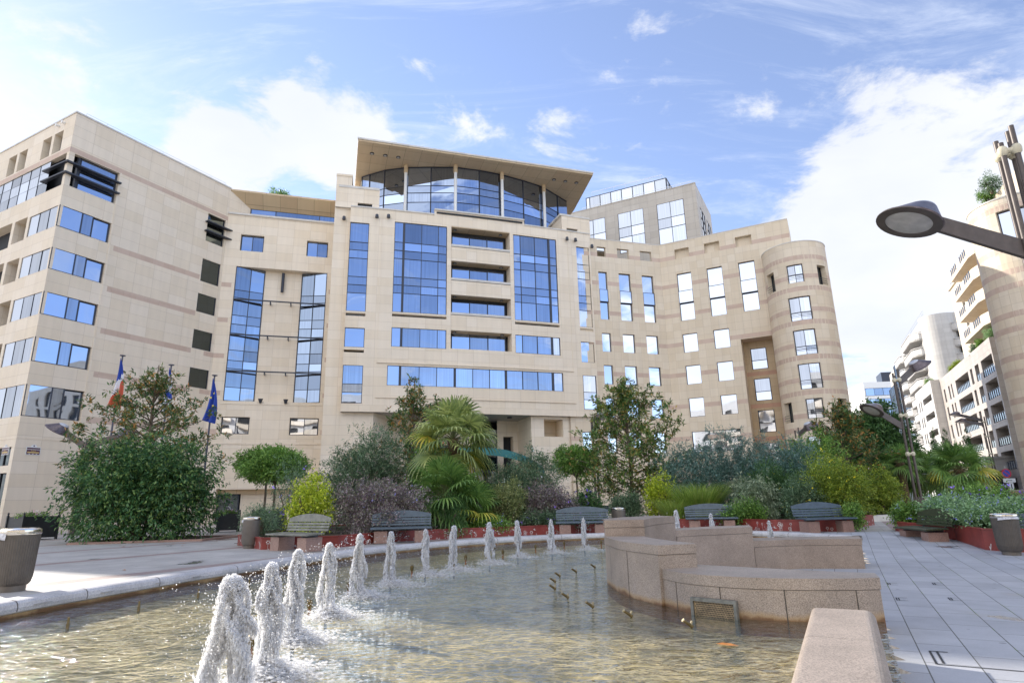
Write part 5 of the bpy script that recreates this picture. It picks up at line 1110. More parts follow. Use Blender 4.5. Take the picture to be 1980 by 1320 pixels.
# ---- flags
def flag(label, x, y, H, draw, name='flagpole', lean=.0):
    t = thing(name, label, 'flagpole', (x, y, ZF)); m = MB(); m.tube([(0, 0, 0), (0, 0, H)], [.07, .045], 10); m.lathe([(0, H + .05), (.16, H + .02), (.16, H - .02), (.04, H - .06)], n=12); m.build('pole', pm('dark_pole', (.10, .10, .13), .4, .3), t)
    m = MB(); nu, nv = 14, 26; W, Hh = draw['w'], draw['h']; base = len(m.v)
    for j in range(nv + 1):
        v = j / nv
        for i in range(nu + 1):
            u = i / nu; x_ = -.05 + u * W * (.18 + .75 * v) * .9 - v * v * .42 * W + .0; y_ = .10 * sin(u * 13 + v * 2.5) * (.3 + v) ; z_ = H - .15 - v * Hh - u * .35 * (1 - v * .3)
            m.v.append((x_, -.1 + y_, z_))
    for j in range(nv):
        for i in range(nu):
            a = base + j * (nu + 1) + i; m.f.append((a, a + 1, a + nu + 2, a + nu + 1)); m.m.append(draw['f']((i + .5) / nu, (j + .5) / nv)); m.uv.append(None)
    if draw.get('stars'):
        for (u, v) in draw['stars']:
            x_ = -.05 + u * W * (.18 + .75 * v) * .9 - v * v * .42 * W; z_ = H - .15 - v * Hh - u * .35 * (1 - v * .3); y_ = -.1 + .10 * sin(u * 13 + v * 2.5) * (.3 + v) - .03
            P = [(x_ + (.09 if k % 2 == 0 else .04) * sin(pi * k / 5), y_, z_ + (.09 if k % 2 == 0 else .04) * cos(pi * k / 5)) for k in range(10)]; m.face(P, 3)
    m.build('flag', [pm('flag_blue', (.02, .06, .35), .7), pm('flag_white', (.75, .75, .78), .7), pm('flag_red', (.55, .09, .04), .7), pm('flag_gold', (.75, .6, .08), .6)], t, smooth=60)
fr = lambda u, v: 0 if v + .35 * (u - .5) < .40 else (1 if v + .35 * (u - .5) < .62 - .25 * (u - .5) else 2)
flag('flagpole with a limp blue, white and red flag at the left', -23.75, 36, 10.35, dict(w=1.0, h=2.9, f=fr))
flag('flagpole with a limp white and blue flag behind the left magnolia', -20.7, 36, 9.7, dict(w=.8, h=2.6, f=lambda u, v: 1 if (int(v * 6) % 3) else 0))
flag('flagpole with a limp blue flag with gold stars, right of the left magnolia', -18.0, 36, 9.0, dict(w=1.0, h=2.55, f=lambda u, v: 0, stars=[(.3, .45), (.62, .3), (.35, .75), (.7, .6)]))
# ---- planters
M_RED = pm('red_steel', (.26, .045, .035), .5, nscale=3, namt=.25); M_WHITEP = pm('white_stencil', (.62, .58, .56), .7, nscale=9, namt=.2)
def planter(label, poly, z0, z1, soil=.06, deco=(), grp=None):
    c = np.mean(np.array(poly), 0); t = thing('planter', label, 'planter', (float(c[0]), float(c[1]), z0), world=True, group=grp); m = MB(); n = len(poly)
    ar = sum(poly[i][0] * poly[(i + 1) % n][1] - poly[(i + 1) % n][0] * poly[i][1] for i in range(n))
    if ar < 0: poly = poly[::-1]
    for i in range(n):
        a, b = np.array(poly[i]), np.array(poly[(i + 1) % n]); d = (b - a) / np.linalg.norm(b - a); nn = np.array([-d[1], d[0]])
        P = [a, b, b + nn * .05, a + nn * .05]; m.hexa([(*p, z0) for p in P] + [(*p, z1) for p in P])
        P = [a - nn * .02, b - nn * .02, b + nn * .08, a + nn * .08]; m.hexa([(*p, z1 - .02 + .0) for p in P] + [(*p, z1 + .012) for p in P])
        Ln = float(np.linalg.norm(b - a)); out = -nn
        if out[1] > .3 or out[0] < -.98: continue
        k = 0
        while k < Ln * 9:    # stencilled meadow: flower heads, stalks and birds
            k += 1; u = random.uniform(.08, Ln - .08); h = z1 - z0; kind = random.random()
            def q(du, z): p = a + d * (u + du) - nn * .004; return (p[0], p[1], z)
            if kind < .45:
                zc = z0 + h * random.uniform(.35, .85); r = random.uniform(.022, .036)
                for s in range(6): 
                    an = s * pi / 3; cx_, cz_ = r * 1.35 * cos(an), r * 1.35 * sin(an); m.face([q(cx_ + r * .55 * cos(2 * pi * j / 6), zc + cz_ + r * .55 * sin(2 * pi * j / 6)) for j in range(6)], 1)
                m.face([q(-.004, z0 + .03), q(.004, z0 + .03), q(.004, zc - r * 2), q(-.004, zc - r * 2)], 1)
            elif kind < .85:
                hh = h * random.uniform(.25, .55); s = random.uniform(-.06, .06); m.face([q(0, z0 + .02), q(.012, z0 + .02), q(s + .03, z0 + hh), q(s + .012, z0 + hh * 1.05)], 1)
                m.face([q(.02, z0 + .02), q(.03, z0 + .02), q(-s + .04, z0 + hh * .7), q(-s + .02, z0 + hh * .8)], 1)
            else:
                zc = z0 + h * random.uniform(.5, .8); m.face([q(-.07, zc + .04), q(-.01, zc), q(.0, zc + .07)], 1); m.face([q(-.01, zc), q(.07, zc + .02), q(.0, zc + .025)], 1)
    m.build('steel_side', [M_RED, M_WHITEP], t)
    m = MB(); m.face([(*(c + (np.array(p) - c) * .98), z1 - soil) for p in poly]); m.build('soil', M_SOIL, t)
    return t
planter('long red stencilled steel planter holding the palms and purple bushes, left of centre', [(-8.05, 19.85), (-7.75, 19.45), (-5.5, 19.75), (-4.35, 22.0), (-2.3, 23.3), (1.0, 24.75), (3.9, 25.2), (4.3, 30), (-1, 33), (-9.5, 31), (-9.6, 22)], 0, .60)
planter('red stencilled steel planter under the blue-green bushes, right of centre', [(6.4, 27.2), (8.7, 26.4), (9.6, 23.9), (11.75, 22.4), (12.0, 23.6), (15.2, 27), (14.5, 31.5), (7.0, 32)], 0, .66)
planter('red stencilled steel planter full of catmint beside the dark green bench', [(13.3, 22.4), (12.9, 21.0), (12.95, 18.9), (12.2, 16.75), (12.55, 16.2), (15.5, 16.0), (19.5, 18.5), (18.0, 23.0), (15, 24)], -.02, .58)
def kerb_bed(label, poly, z0, z1, mat):
    c = np.mean(np.array(poly), 0); t = thing('stone_planter', label, 'planter', (float(c[0]), float(c[1]), z0), world=True); m = MB(); n = len(poly); inn_ = [tuple(c + (np.array(p) - c) * .9) for p in poly]
    for i in range(n): j = (i + 1) % n; m.hexa([(*poly[i], z0), (*poly[j], z0), (*inn_[j], z0), (*inn_[i], z0), (*poly[i], z1), (*poly[j], z1), (*inn_[j], z1), (*inn_[i], z1)])
    m.build('kerb', mat, t); m = MB(); m.face([(*p, z1 - .05) for p in inn_]); m.build('soil', M_SOIL, t)
kerb_bed('low granite-edged bed under the big round shrub on the left', [(-17.2, 24.4), (-12.4, 25.2), (-12.0, 28.5), (-17.0, 28.8)], .1, .34, M_GRAN2)
kerb_bed('low pale stone bed under the yellow-green shrubs at the right', [(16.9, 30.2), (19.8, 31.2), (21.0, 36), (17.5, 37.5), (15.6, 33)], .1, .55, M_LEDGE)
kerb_bed('far stone-edged bed under the palms in the street', [(25.5, 38.5), (29.6, 38.0), (34.5, 50), (31, 52)], .1, .5, M_LEDGE)
M_BLK = pm('black_painted_steel', (.022, .025, .028), .4, nscale=6, namt=.2)
M_FLW = leafmat('small_flowers', [(.30, .05, .16), (.45, .40, .42), (.20, .06, .30)], trans=.2)
M_G1 = leafmat('fresh_green_leaves', [(.035, .075, .015), (.07, .13, .025), (.12, .19, .04)])
def box_planter(label, x, y, rzd, w=.55, h=.95):
    t = thing('box_planter', label, 'planter', (x, y, ZF), rad(rzd), 'black box planters along the pavement'); m = MB()
    m.box((0, 0, .1 + (h - .1) / 2), (w, w, (h - .1) / 2))
    for a in (-1, 1):
        for b in (-1, 1): m.box((a * w, b * w, h / 2 + .02), (.045, .045, h / 2 + .02)); m.lathe([(0, .16), (.03, .14), (.045, .09), (.03, .04), (.05, 0)], c=(a * w, b * w, h + .04), n=10)
    m.build('box', M_BLK, t); c, d = lobes_points([(0, 0, h, w * .9, w * .9, .14)], 260, .3)
    leaves_mesh('foliage', c, d, 6, .07, .07, .04, M_G1, t); k = RNG.choice(len(c), 60); leaves_mesh('flowers', c[k] + [0, 0, .06], d[k], 3, .04, .05, .05, M_FLW, t)
    return t
box_planter('black box planter with pansies against the left corner building', -22.6, 29.6, 62, w=.72, h=1.05)
box_planter('black box planter half hidden by the right side of the big round shrub', -15.6, 34.4, 20, w=.5)
box_planter('black box planter holding the left clipped ball tree', -13.55, 33.9, 20, w=.5)
box_planter('black box planter holding the right clipped ball tree, behind the brown litter bin', -11.4, 29.6, 20, w=.55)
box_planter('black box planter near the street mouth, beside the catmint bed', 22.4, 33.6, 20, w=.45, h=.9)
# ================================================================== VEGETATION
def dome(x, y, zb, rx, ry, h, n=9, rs=.42):
    L_ = [(x, y, zb + h * .42, rx * .74, ry * .74, h * .46)]
    for i in range(n):
        a = 2 * pi * i / n + random.uniform(-.3, .3); t = random.uniform(.35, .62); zz = random.uniform(.18, .86) * h; k = math.sqrt(max(0, 1 - (zz / h) ** 2.4))
        s = rs * random.uniform(.8, 1.25); L_.append((x + cos(a) * rx * t * (.35 + .75 * k), y + sin(a) * ry * t * (.35 + .75 * k), zb + zz * .93, rx * s, ry * s, h * s * .72))
    return L_
def shrub(name, label, cat, x, y, rx, ry, h, mat, n=1500, per=9, ll=.12, lw=.045, droop=.2, z=ZF, n_l=10, flowers=None, group=None, inner=.5, spread=.13, jitter=.5, spikes=0, rs=.42):
    t = thing(name, label, cat, (x, y, z), world=True, group=group); zb = z + .1
    lb = dome(x, y, zb, rx, ry, h, n_l, rs); c, d = lobes_points(lb, n, inner, z + .12)
    up = d + np.array([0, 0, .35]); up /= np.linalg.norm(up, axis=1)[:, None]
    leaves_mesh('foliage', c, up, per, spread, ll, lw, mat, t, droop=droop, jitter=jitter)
    m = MB()
    for i in range(9):
        a = random.uniform(0, 2 * pi); r = random.uniform(.3, .75); m.tube([(x + cos(a) * .1, y + sin(a) * .1, z + .05), (x + cos(a) * rx * r * .5, y + sin(a) * ry * r * .5, z + h * .4), (x + cos(a) * rx * r, y + sin(a) * ry * r, z + h * random.uniform(.55, .8))], [.05, .03, .012], 5)
    m.build('stem', M_BARK, t)
    if spikes:
        k = RNG.choice(len(c), spikes); kk = k[c[k][:, 2] > z + h * .45]; cc = c[kk] + d[kk] * .12 + [0, 0, .06]; dd = d[kk] + RNG.normal(0, .25, (len(kk), 3)) + [0, 0, .8]; dd /= np.linalg.norm(dd, axis=1)[:, None]
        leaves_mesh('twig_tips', cc, dd, 8, .22, ll * .6, lw * .8, M_TIP, t, droop=-.2, jitter=.3)
    if flowers:
        fm, nf, fl = flowers; k = RNG.choice(len(c), nf); leaves_mesh('flowers', c[k] + d[k] * .08, d[k], 5, .05, fl, fl * .8, fm, t, droop=0)
    return t
M_LAUREL = leafmat('laurel_leaves', [(.014, .035, .014), (.025, .06, .022), (.04, .09, .03), (.11, .15, .04)], rough=.35)
M_MAG = leafmat('magnolia_leaves', [(.015, .04, .015), (.03, .065, .02), (.05, .085, .025), (.085, .09, .03), (.23, .10, .025)], rough=.35, trans=.2)
M_MAG2 = leafmat('green_magnolia_leaves', [(.02, .045, .012), (.04, .08, .02), (.09, .13, .03), (.16, .10, .03)], rough=.35, trans=.2)
M_GREYG = leafmat('grey_green_leaves', [(.03, .055, .03), (.06, .095, .05), (.10, .14, .08)])
M_BLUEG = leafmat('blue_green_leaves', [(.03, .06, .05), (.055, .10, .08), (.10, .15, .13)])
M_DEEP = leafmat('deep_green_leaves', [(.015, .035, .012), (.03, .065, .018), (.055, .10, .03)])
M_YEL = leafmat('yellow_green_leaves', [(.10, .14, .012), (.20, .24, .02), (.30, .31, .035)])
M_YELG = leafmat('golden_green_leaves', [(.05, .085, .012), (.10, .135, .02), (.18, .20, .025)])
M_PURP = leafmat('purple_brown_leaves', [(.06, .045, .045), (.12, .085, .095), (.10, .11, .06), (.20, .16, .19)])
M_TIP = leafmat('brown_flower_spikes', [(.16, .12, .06), (.22, .17, .09), (.10, .11, .06)])
M_VIO = leafmat('violet_flowers', [(.12, .05, .35), (.22, .12, .5), (.3, .25, .6)]); M_BLUF = leafmat('lavender_flowers', [(.16, .17, .42), (.28, .27, .55)]); M_YF = leafmat('yellow_flowers', [(.6, .45, .02), (.7, .6, .05)]); M_WF = leafmat('white_flowers', [(.5, .5, .5), (.6, .6, .6)])
M_CATM = leafmat('catmint_leaves', [(.07, .12, .05), (.12, .19, .09), (.17, .24, .13)])
M_PALM = leafmat('palm_leaves', [(.03, .06, .015), (.055, .10, .025), (.09, .14, .035)], rough=.4); M_PALMY = leafmat('yellowing_palm_leaves', [(.10, .13, .02), (.2, .2, .03), (.28, .22, .04)])
M_PALMG = leafmat('grey_palm_leaves', [(.06, .085, .03), (.11, .135, .045), (.20, .22, .08)], rough=.4)
M_GRASS = leafmat('tall_grass', [(.07, .12, .02), (.13, .18, .035), (.20, .22, .06)])
# big round shrub on the left
shrub('round_shrub', 'big round dense dark green shrub on the left, leaves trailing on the paving', 'shrub', -15.75, 26.6, 2.95, 2.1, 3.55, M_LAUREL, n=4300, per=9, ll=.17, lw=.065, droop=.45, z=.15, n_l=18, inner=.6, spread=.16, rs=.5)
def magnolia(label, x, y, H, rmax, z=ZF, n=34, mat=None, zlo=.28, tw=26, per=8, ll=.22, top=.9, shape=1.0):
    t = thing('magnolia_tree', label, 'tree', (x, y, z), world=True, group='magnolia trees'); m = MB(); lobes = []; tips = []
    m.tube([(x, y, z), (x + .05, y, z + H * .4), (x - .05, y, z + H * .75), (x, y, z + H * .97)], [.14, .10, .06, .02], 8)
    for i in range(n):
        s = (i + random.random()) / n; zz = z + H * (zlo + (top - zlo) * s); r = rmax * (1 - s ** 1.7) ** .6 * random.uniform(.55, 1.08) * (.72 + .5 * min(1, s * 5)); a = i * 2.4 + random.uniform(-.4, .4)
        tip = (x + cos(a) * r, y + sin(a) * r, zz + random.uniform(.1, .5)); tips.append(tip)
        b = (x, y, zz - H * .10); mid = ((b[0] * .5 + tip[0] * .5), (b[1] * .5 + tip[1] * .5), (b[2] + tip[2]) / 2 - .05); m.tube([b, mid, tip], [.04, .025, .008], 5)
        for k in range(3): f = 1 - .27 * k; sz = random.uniform(.26, .48); lobes.append((x + cos(a) * r * f + random.uniform(-.2, .2), y + sin(a) * r * f + random.uniform(-.2, .2), b[2] + (tip[2] - b[2]) * f + random.uniform(-.1, .15), sz, sz, sz * .75))
    lobes.append((x, y, z + H * .97, .22, .22, .3)); m.build('trunk', M_BARK, t)
    c, d = lobes_points(lobes, n * tw, .25); up = d + np.array([0, 0, .5]); up /= np.linalg.norm(up, axis=1)[:, None]
    leaves_mesh('crown', c, up, per, .11, ll, ll * .36, mat or M_MAG, t, droop=-.05, jitter=.55)
magnolia('open magnolia with rusty leaf undersides behind the big round shrub on the left', -18.0, 30.2, 8.6, 3.3, n=52, tw=18)
magnolia('slender magnolia top showing just left of the tall palm', -5.5, 33.5, 8.2, 1.9, n=26, tw=22)
magnolia('broad pyramidal magnolia standing before the right wing, right of centre', 6.4, 34.5, 8.1, 3.25, mat=M_MAG2, n=66, tw=24, zlo=.2)
magnolia('rusty magnolia in front of the foot of the round tower', 19.5, 36.5, 6.9, 2.1, n=40, tw=24)
def tree(label, x, y, H, R, mat, z=ZF, zc=.55, n=2600, ll=.2, name='dense_tree', th=.16, ry=None, hz=.5, per=9, n_l=12):
    t = thing(name, label, 'tree', (x, y, z), world=True); m = MB(); m.tube([(x, y, z), (x + .04, y, z + H * zc * .5), (x, y, z + H * zc)], [th, th * .8, th * .6], 9)
    ry = ry or R; lb = [(x, y, z + H * zc, R * .75, ry * .75, H * hz * .75)]; tips = []
    for i in range(n_l):
        a = i * 2.4; zz = random.uniform(-.7, .8); k = math.sqrt(1 - zz * zz) * .55; p = (x + cos(a) * R * k, y + sin(a) * ry * k, z + H * (zc + hz * zz * .62)); lb.append((*p, R * .45, ry * .45, H * hz * .40)); tips.append(p)
    branch_tree(m, (x, y, z + H * zc * .72), tips[:8], th * .5); m.build('trunk', M_BARK, t)
    c, d = lobes_points(lb, n, .5); leaves_mesh('crown', c, d, per, .14, ll, ll * .42, mat, t, droop=.15)
tree('tall dark evergreen tree beside the street, right of the rusty magnolia', 24.6, 42.0, 7.9, 2.4, M_DEEP, zc=.55, hz=.46, n=3800, ll=.24)
tree('clipped ball tree on a slim trunk in the left black box', -13.55, 33.9, 4.3, 1.75, M_G1, zc=.80, hz=.26, n=1500, ll=.15, name='ball_tree', th=.075, z=ZF + .1)
tree('clipped ball tree on a slim trunk in the right black box', -11.4, 29.6, 3.9, 1.55, M_G1, zc=.80, hz=.25, n=1300, ll=.15, name='ball_tree', th=.07, z=ZF + .05)
tree('clipped ball tree behind the bushes, left of the pyramidal magnolia', 3.75, 38.2, 4.6, 1.5, M_G1, zc=.79, hz=.25, n=1400, ll=.16, name='ball_tree', th=.07)
# bushes of the left bed
shrub('butterfly_bush', 'grey-green butterfly bush with brown spent spikes, left of the palms', 'shrub', -6.6, 27.2, 2.35, 1.9, 4.0, M_GREYG, n=2700, per=9, ll=.15, lw=.035, spikes=150, n_l=13)
shrub('butterfly_bush', 'grey-green butterfly bush with white blossoms, right of the palms', 'shrub', .35, 27.6, 1.9, 1.7, 3.25, M_GREYG, n=2400, per=9, ll=.15, lw=.035, spikes=150, n_l=12, flowers=(M_WF, 10, .1))
shrub('yellow_shrub', 'bright yellow-green shrub beside the purple bush, behind the weathered bench', 'shrub', -7.4, 22.7, .95, .8, 2.15, M_YEL, n=760, per=9, ll=.10, lw=.055, n_l=9)
shrub('feathery_shrub', 'low feathery green shrub at the left end of the red planter', 'shrub', -8.7, 21.6, .75, .8, 1.15, M_GREYG, n=620, per=9, ll=.10, lw=.02, n_l=8)
shrub('grey_leaf_shrub', 'loose grey-green shrub between the ball trees and the yellow shrub', 'shrub', -9.0, 25.5, 1.2, 1.0, 2.9, M_GREYG, n=620, per=8, ll=.12, lw=.025, n_l=9, inner=.2, flowers=(M_VIO, 12, .08))
shrub('purple_bush', 'wide purple-brown bush spilling over the red planter between two benches', 'shrub', -4.9, 22.9, 1.9, 1.1, 2.05, M_PURP, n=2400, per=9, ll=.085, lw=.04, n_l=14, droop=.3, flowers=(M_BLUF, 40, .05))
shrub('purple_bush', 'low purple-brown skirt of leaves hanging in front of the red planter', 'shrub', -4.7, 22.0, 1.0, .6, 1.0, M_PURP, n=900, per=9, ll=.08, lw=.04, n_l=9, droop=.5)
shrub('feathery_shrub', 'feathery dark green shrub under the low palm', 'shrub', -2.55, 23.6, 1.0, .7, 1.45, M_DEEP, n=900, per=9, ll=.13, lw=.02, n_l=9, droop=.4)
shrub('speckled_shrub', 'yellow-speckled shrub right of the low palm', 'shrub', -.35, 25.5, .95, .8, 1.9, leafmat('speckled_leaves', [(.05, .07, .03), (.11, .13, .045), (.2, .2, .09)]), n=1000, per=9, ll=.08, lw=.04, n_l=9)
shrub('purple_bush', 'purple-brown bush right of the speckled shrub, behind the bench', 'shrub', 1.35, 26.0, 1.35, .9, 1.9, M_PURP, n=1500, per=9, ll=.09, lw=.04, n_l=11, flowers=(M_VIO, 30, .06))
shrub('low_herbs', 'low green herbs at the front of the planter, right of the low palm', 'plant', -1.0, 24.2, .9, .35, .62, M_G1, n=520, per=8, ll=.07, lw=.04, n_l=8, flowers=(M_BLUF, 26, .05))
shrub('low_herbs', 'low grey herbs behind the bench nearest the cascade', 'plant', 1.6, 25.1, 1.5, .4, .75, M_GREYG, n=760, per=8, ll=.08, lw=.035, n_l=9, flowers=(M_VIO, 24, .05))
shrub('leafy_shrub', 'dark leafy shrub ending the left bed, beside the lamp pole', 'shrub', 3.0, 27.4, 1.0, .9, 1.5, M_DEEP, n=900, per=9, ll=.10, lw=.045, n_l=9, flowers=(M_VIO, 16, .08))
shrub('leafy_shrub', 'fresh green leafy shrub climbing behind the low palm', 'shrub', -4.0, 28.2, 1.1, .9, 4.3, M_G1, n=1100, per=8, ll=.12, lw=.05, n_l=11, inner=.3)
# bushes of the right bed
shrub('grey_shrub', 'small grey-green shrub left of the yellow-green shrub', 'shrub', 5.35, 30.5, 1.05, .8, 1.5, M_GREYG, n=900, per=8, ll=.11, lw=.035, n_l=9)
shrub('yellow_shrub', 'bright yellow-green shrub beside the tall grass, right of centre', 'shrub', 6.9, 30.0, .85, .7, 2.2, M_YEL, n=820, per=9, ll=.10, lw=.055, n_l=9)
shrub('olive_shrub', 'large blue-green shrub arching over the bed, right of the pyramidal magnolia', 'shrub', 9.5, 31.0, 2.6, 1.8, 4.0, M_BLUEG, n=3000, per=9, ll=.15, lw=.035, n_l=14, spikes=60)
shrub('olive_shrub', 'blue-green shrub with the highest twigs of the right bed', 'shrub', 12.6, 30.2, 2.3, 1.7, 3.9, M_BLUEG, n=2700, per=9, ll=.15, lw=.035, n_l=13, spikes=50)
shrub('dark_shrub', 'dark green shrub with shaded stems in the middle of the right bed', 'shrub', 11.6, 27.7, 1.9, 1.2, 2.55, M_DEEP, n=2100, per=9, ll=.11, lw=.04, n_l=12, flowers=(M_YF, 26, .07))
shrub('variegated_shrub', 'silvery variegated shrub with drooping pointed leaves behind the bench', 'shrub', 10.1, 26.6, 1.0, .8, 2.1, leafmat('silver_leaves', [(.06, .09, .05), (.13, .16, .10), (.2, .22, .15)]), n=900, per=8, ll=.17, lw=.045, n_l=9, droop=.6)
shrub('leafy_shrub', 'tall green shrub at the back right of the right bed', 'shrub', 15.2, 31.4, 1.9, 1.4, 3.7, M_G1, n=2100, per=9, ll=.13, lw=.045, n_l=12)
shrub('flowering_shrub', 'golden-green shrub with yellow blossoms bulging over the corner of the red planter', 'shrub', 12.7, 24.6, 1.35, 1.1, 2.65, M_YELG, n=2300, per=9, ll=.09, lw=.035, n_l=12, flowers=(M_YF, 70, .05))
shrub('flowering_shrub', 'small grey-green shrub with yellow blossoms above the bench right of the cascade', 'shrub', 11.1, 24.4, .85, .7, 1.85, M_GREYG, n=900, per=9, ll=.09, lw=.035, n_l=9, flowers=(M_YF, 30, .05))
shrub('low_herbs', 'low green herbs along the edge of the right red planter', 'plant', 9.3, 25.6, 1.1, .5, .95, M_G1, n=620, per=8, ll=.09, lw=.04, n_l=9)
shrub('trailing_plant', 'light green plant trailing down the corner of the red planter', 'plant', 12.1, 22.75, .32, .3, 1.0, M_G1, n=260, per=9, ll=.08, lw=.035, n_l=6, droop=.6)
shrub('golden_shrub', 'golden-green shrub in the low stone bed, left part', 'shrub', 17.2, 32.8, 1.25, 1.1, 2.3, M_YELG, n=1600, per=9, ll=.12, lw=.045, n_l=10)
shrub('golden_shrub', 'golden-green shrub in the low stone bed, beside the two-armed street lamp', 'shrub', 19.2, 33.4, 1.35, 1.1, 2.35, M_YELG, n=1700, per=9, ll=.12, lw=.045, n_l=10, flowers=(M_FLW, 20, .07))
shrub('leafy_shrub', 'dark shrub between the rusty magnolia and the dark evergreen', 'shrub', 22.0, 39.5, 1.9, 1.6, 2.6, M_DEEP, n=1500, per=9, ll=.15, lw=.05, n_l=10)
# tall grass
def blades(name, x, y, z, rx, ry, n, h, w, mat, par, lean=.45):
    a = RNG.uniform(0, 2 * pi, n); r = np.sqrt(RNG.uniform(0, 1, n)); bx = x + rx * .45 * r * np.cos(a); by = y + ry * .45 * r * np.sin(a)
    hh = h * RNG.uniform(.6, 1.08, n); out = np.stack([np.cos(a), np.sin(a)], 1) * (lean * hh * (.3 + r))[:, None] + RNG.normal(0, .06, (n, 2)) * h
    s = np.stack([-np.sin(a), np.cos(a)], 1) * w; V_ = []
    for k, (fz, fo, fw) in enumerate(((0, 0, 1), (.45, .18, .9), (.85, .6, .6), (.93, 1.0, .1))):
        p = np.stack([bx + out[:, 0] * fo, by + out[:, 1] * fo, z + hh * fz], 1); o = np.concatenate([s * fw, np.zeros((n, 1))], 1); V_ += [p - o, p + o]
    V_ = np.stack(V_, 1).reshape(-1, 3); i = (np.arange(n) * 8)[:, None, None]; Fq = (i + np.array([[0, 1, 3, 2], [2, 3, 5, 4], [4, 5, 7, 6]])).reshape(-1, 4)
    return fast_mesh(name, V_, Fq, mat, par)
for lab, x, y, rx, h, n in (('tall arching grass tuft beside the yellow-green shrub, right of centre', 8.35, 28.7, 1.5, 1.75, 1500), ('smaller grass tuft half behind the granite cascade', 7.0, 28.0, 1.0, 1.1, 600)):
    t = thing('ornamental_grass', lab, 'grass', (x, y, .5), world=True); blades('blades', x, y, .5, rx, rx * .7, n, h, .010, M_GRASS, t, .75)
# palms
def palm(label, x, y, z, H, R, nf=34, mat=None, dead=.12, blade=.62, seed=0, lean=(0, 0), updir=.2, skirt=True, name='fan_palm'):
    rg = np.random.default_rng(seed); t = thing(name, label, 'palm', (x, y, z), world=True, group='fan palms'); m = MB()
    if H > .5: m.tube([(x, y, z), (x + lean[0] * .4, y + lean[1] * .4, z + H * .5), (x + lean[0], y + lean[1], z + H)], [.17, .19, .22], 12)
    else: m.tube([(x, y, z), (x, y, z + max(H, .25))], [.2, .2], 10)
    c = np.array([x + lean[0], y + lean[1], z + H]); 
    if skirt and H > .8:
        for k in range(60):
            a = rg.uniform(0, 2 * pi); zz = rg.uniform(-.9, 0) * min(1, H * .5); p = c + [cos(a) * .2, sin(a) * .2, zz]; m.tube([p, p + np.array([cos(a) * .13, sin(a) * .13, .12])], [.03, .01], 4)
    m.build('trunk', pm('palm_fibre', (.13, .085, .045), .9, nscale=18, namt=.5), t)
    st = MB(); VV = {0: [], 1: []}; FF = {0: [], 1: []}
    for i in range(nf):
        s = i / (nf - 1); el = rad(82 - 118 * s ** 1.1) + rg.normal(0, .07); a = i * 2.399 + rg.normal(0, .12); L1 = R * (.50 + .18 * rg.random())
        d = np.array([cos(a) * cos(el), sin(a) * cos(el), sin(el)]); tip = c + d * L1 + np.array([0, 0, -.10 * L1 * s]); st.tube([c, c + d * L1 * .5 + [0, 0, .04], tip], [.022, .016, .012], 4)
        k = 1 if (rg.random() < dead and s > .5) else 0
        side = np.cross(d, [0, 0, 1.]); side /= np.linalg.norm(side) + 1e-9; nrm = np.cross(side, d); side = side * cos(rg.normal(0, .3)) + nrm * sin(rg.normal(0, .3)); side /= np.linalg.norm(side); nrm = np.cross(side, d)
        nl = 22; Bl = R * blade * (.85 + .25 * rg.random())
        for j in range(nl):
            th = (j / (nl - 1) - .5) * rad(250); ld = d * cos(th) + side * sin(th); ll_ = Bl * (.62 + .38 * cos(th / 2)) * (1 + rg.normal(0, .04)); g = np.array([0, 0, -1.]) * ll_ * (.16 + .30 * s)
            w = np.cross(ld, nrm); w /= np.linalg.norm(w) + 1e-9; hw = .030 * R / 1.2
            p0 = tip; p1 = tip + ld * ll_ * .5 + g * .18 + nrm * .02 * R; p2 = tip + ld * ll_ * .8 + g * .55; p3 = tip + ld * ll_ * .95 + g * 1.15
            b = len(VV[k]); VV[k] += [p0 - w * hw * .3, p0 + w * hw * .3, p1 - w * hw, p1 + w * hw, p2 - w * hw * .7, p2 + w * hw * .7, p3 - w * .002, p3 + w * .002]
            FF[k] += [(b, b + 1, b + 3, b + 2), (b + 2, b + 3, b + 5, b + 4), (b + 4, b + 5, b + 7, b + 6)]
    st.build('leaf_stalks', pm('palm_stalk', (.13, .15, .05), .6), t)
    fast_mesh('fronds', np.array(VV[0]), np.array(FF[0]), mat or M_PALM, t)
    if VV[1]: fast_mesh('yellow_fronds', np.array(VV[1]), np.array(FF[1]), M_PALMY, t)
palm('tallest fan palm in the middle with a shaggy trunk above the bushes', -2.6, 26.2, .4, 3.75, 1.85, nf=38, mat=M_PALMG, dead=.25, seed=1)
palm('low bright green fan palm in front of the tall one', -2.75, 24.6, .45, 1.35, 1.6, nf=34, seed=2, dead=.05)
palm('lowest fan palm crouching right of the bright one', -1.75, 25.0, .45, .7, 1.35, nf=26, seed=3, dead=.25)
palm('fan palm with yellowing lower leaves at the mouth of the street', 27.3, 38.3, .4, 2.5, 1.75, nf=38, seed=4, dead=.5)
palm('dense dark fan palm left of the yellowing one in the street', 26.6, 41.5, .4, 2.2, 1.7, nf=34, seed=5, dead=.1)
palm('farther fan palm behind the street lamp', 31.5, 49.5, .4, 3.0, 1.9, nf=34, seed=6, dead=.05)
palm('farthest dark fan palm in front of the cypresses', 34.0, 50.5, .4, 2.6, 1.9, nf=34, seed=7, dead=.05)
palm('small fan palm peeping from the dark evergreen tree', 24.2, 39.0, .4, 3.0, 1.25, nf=24, seed=8, dead=0)
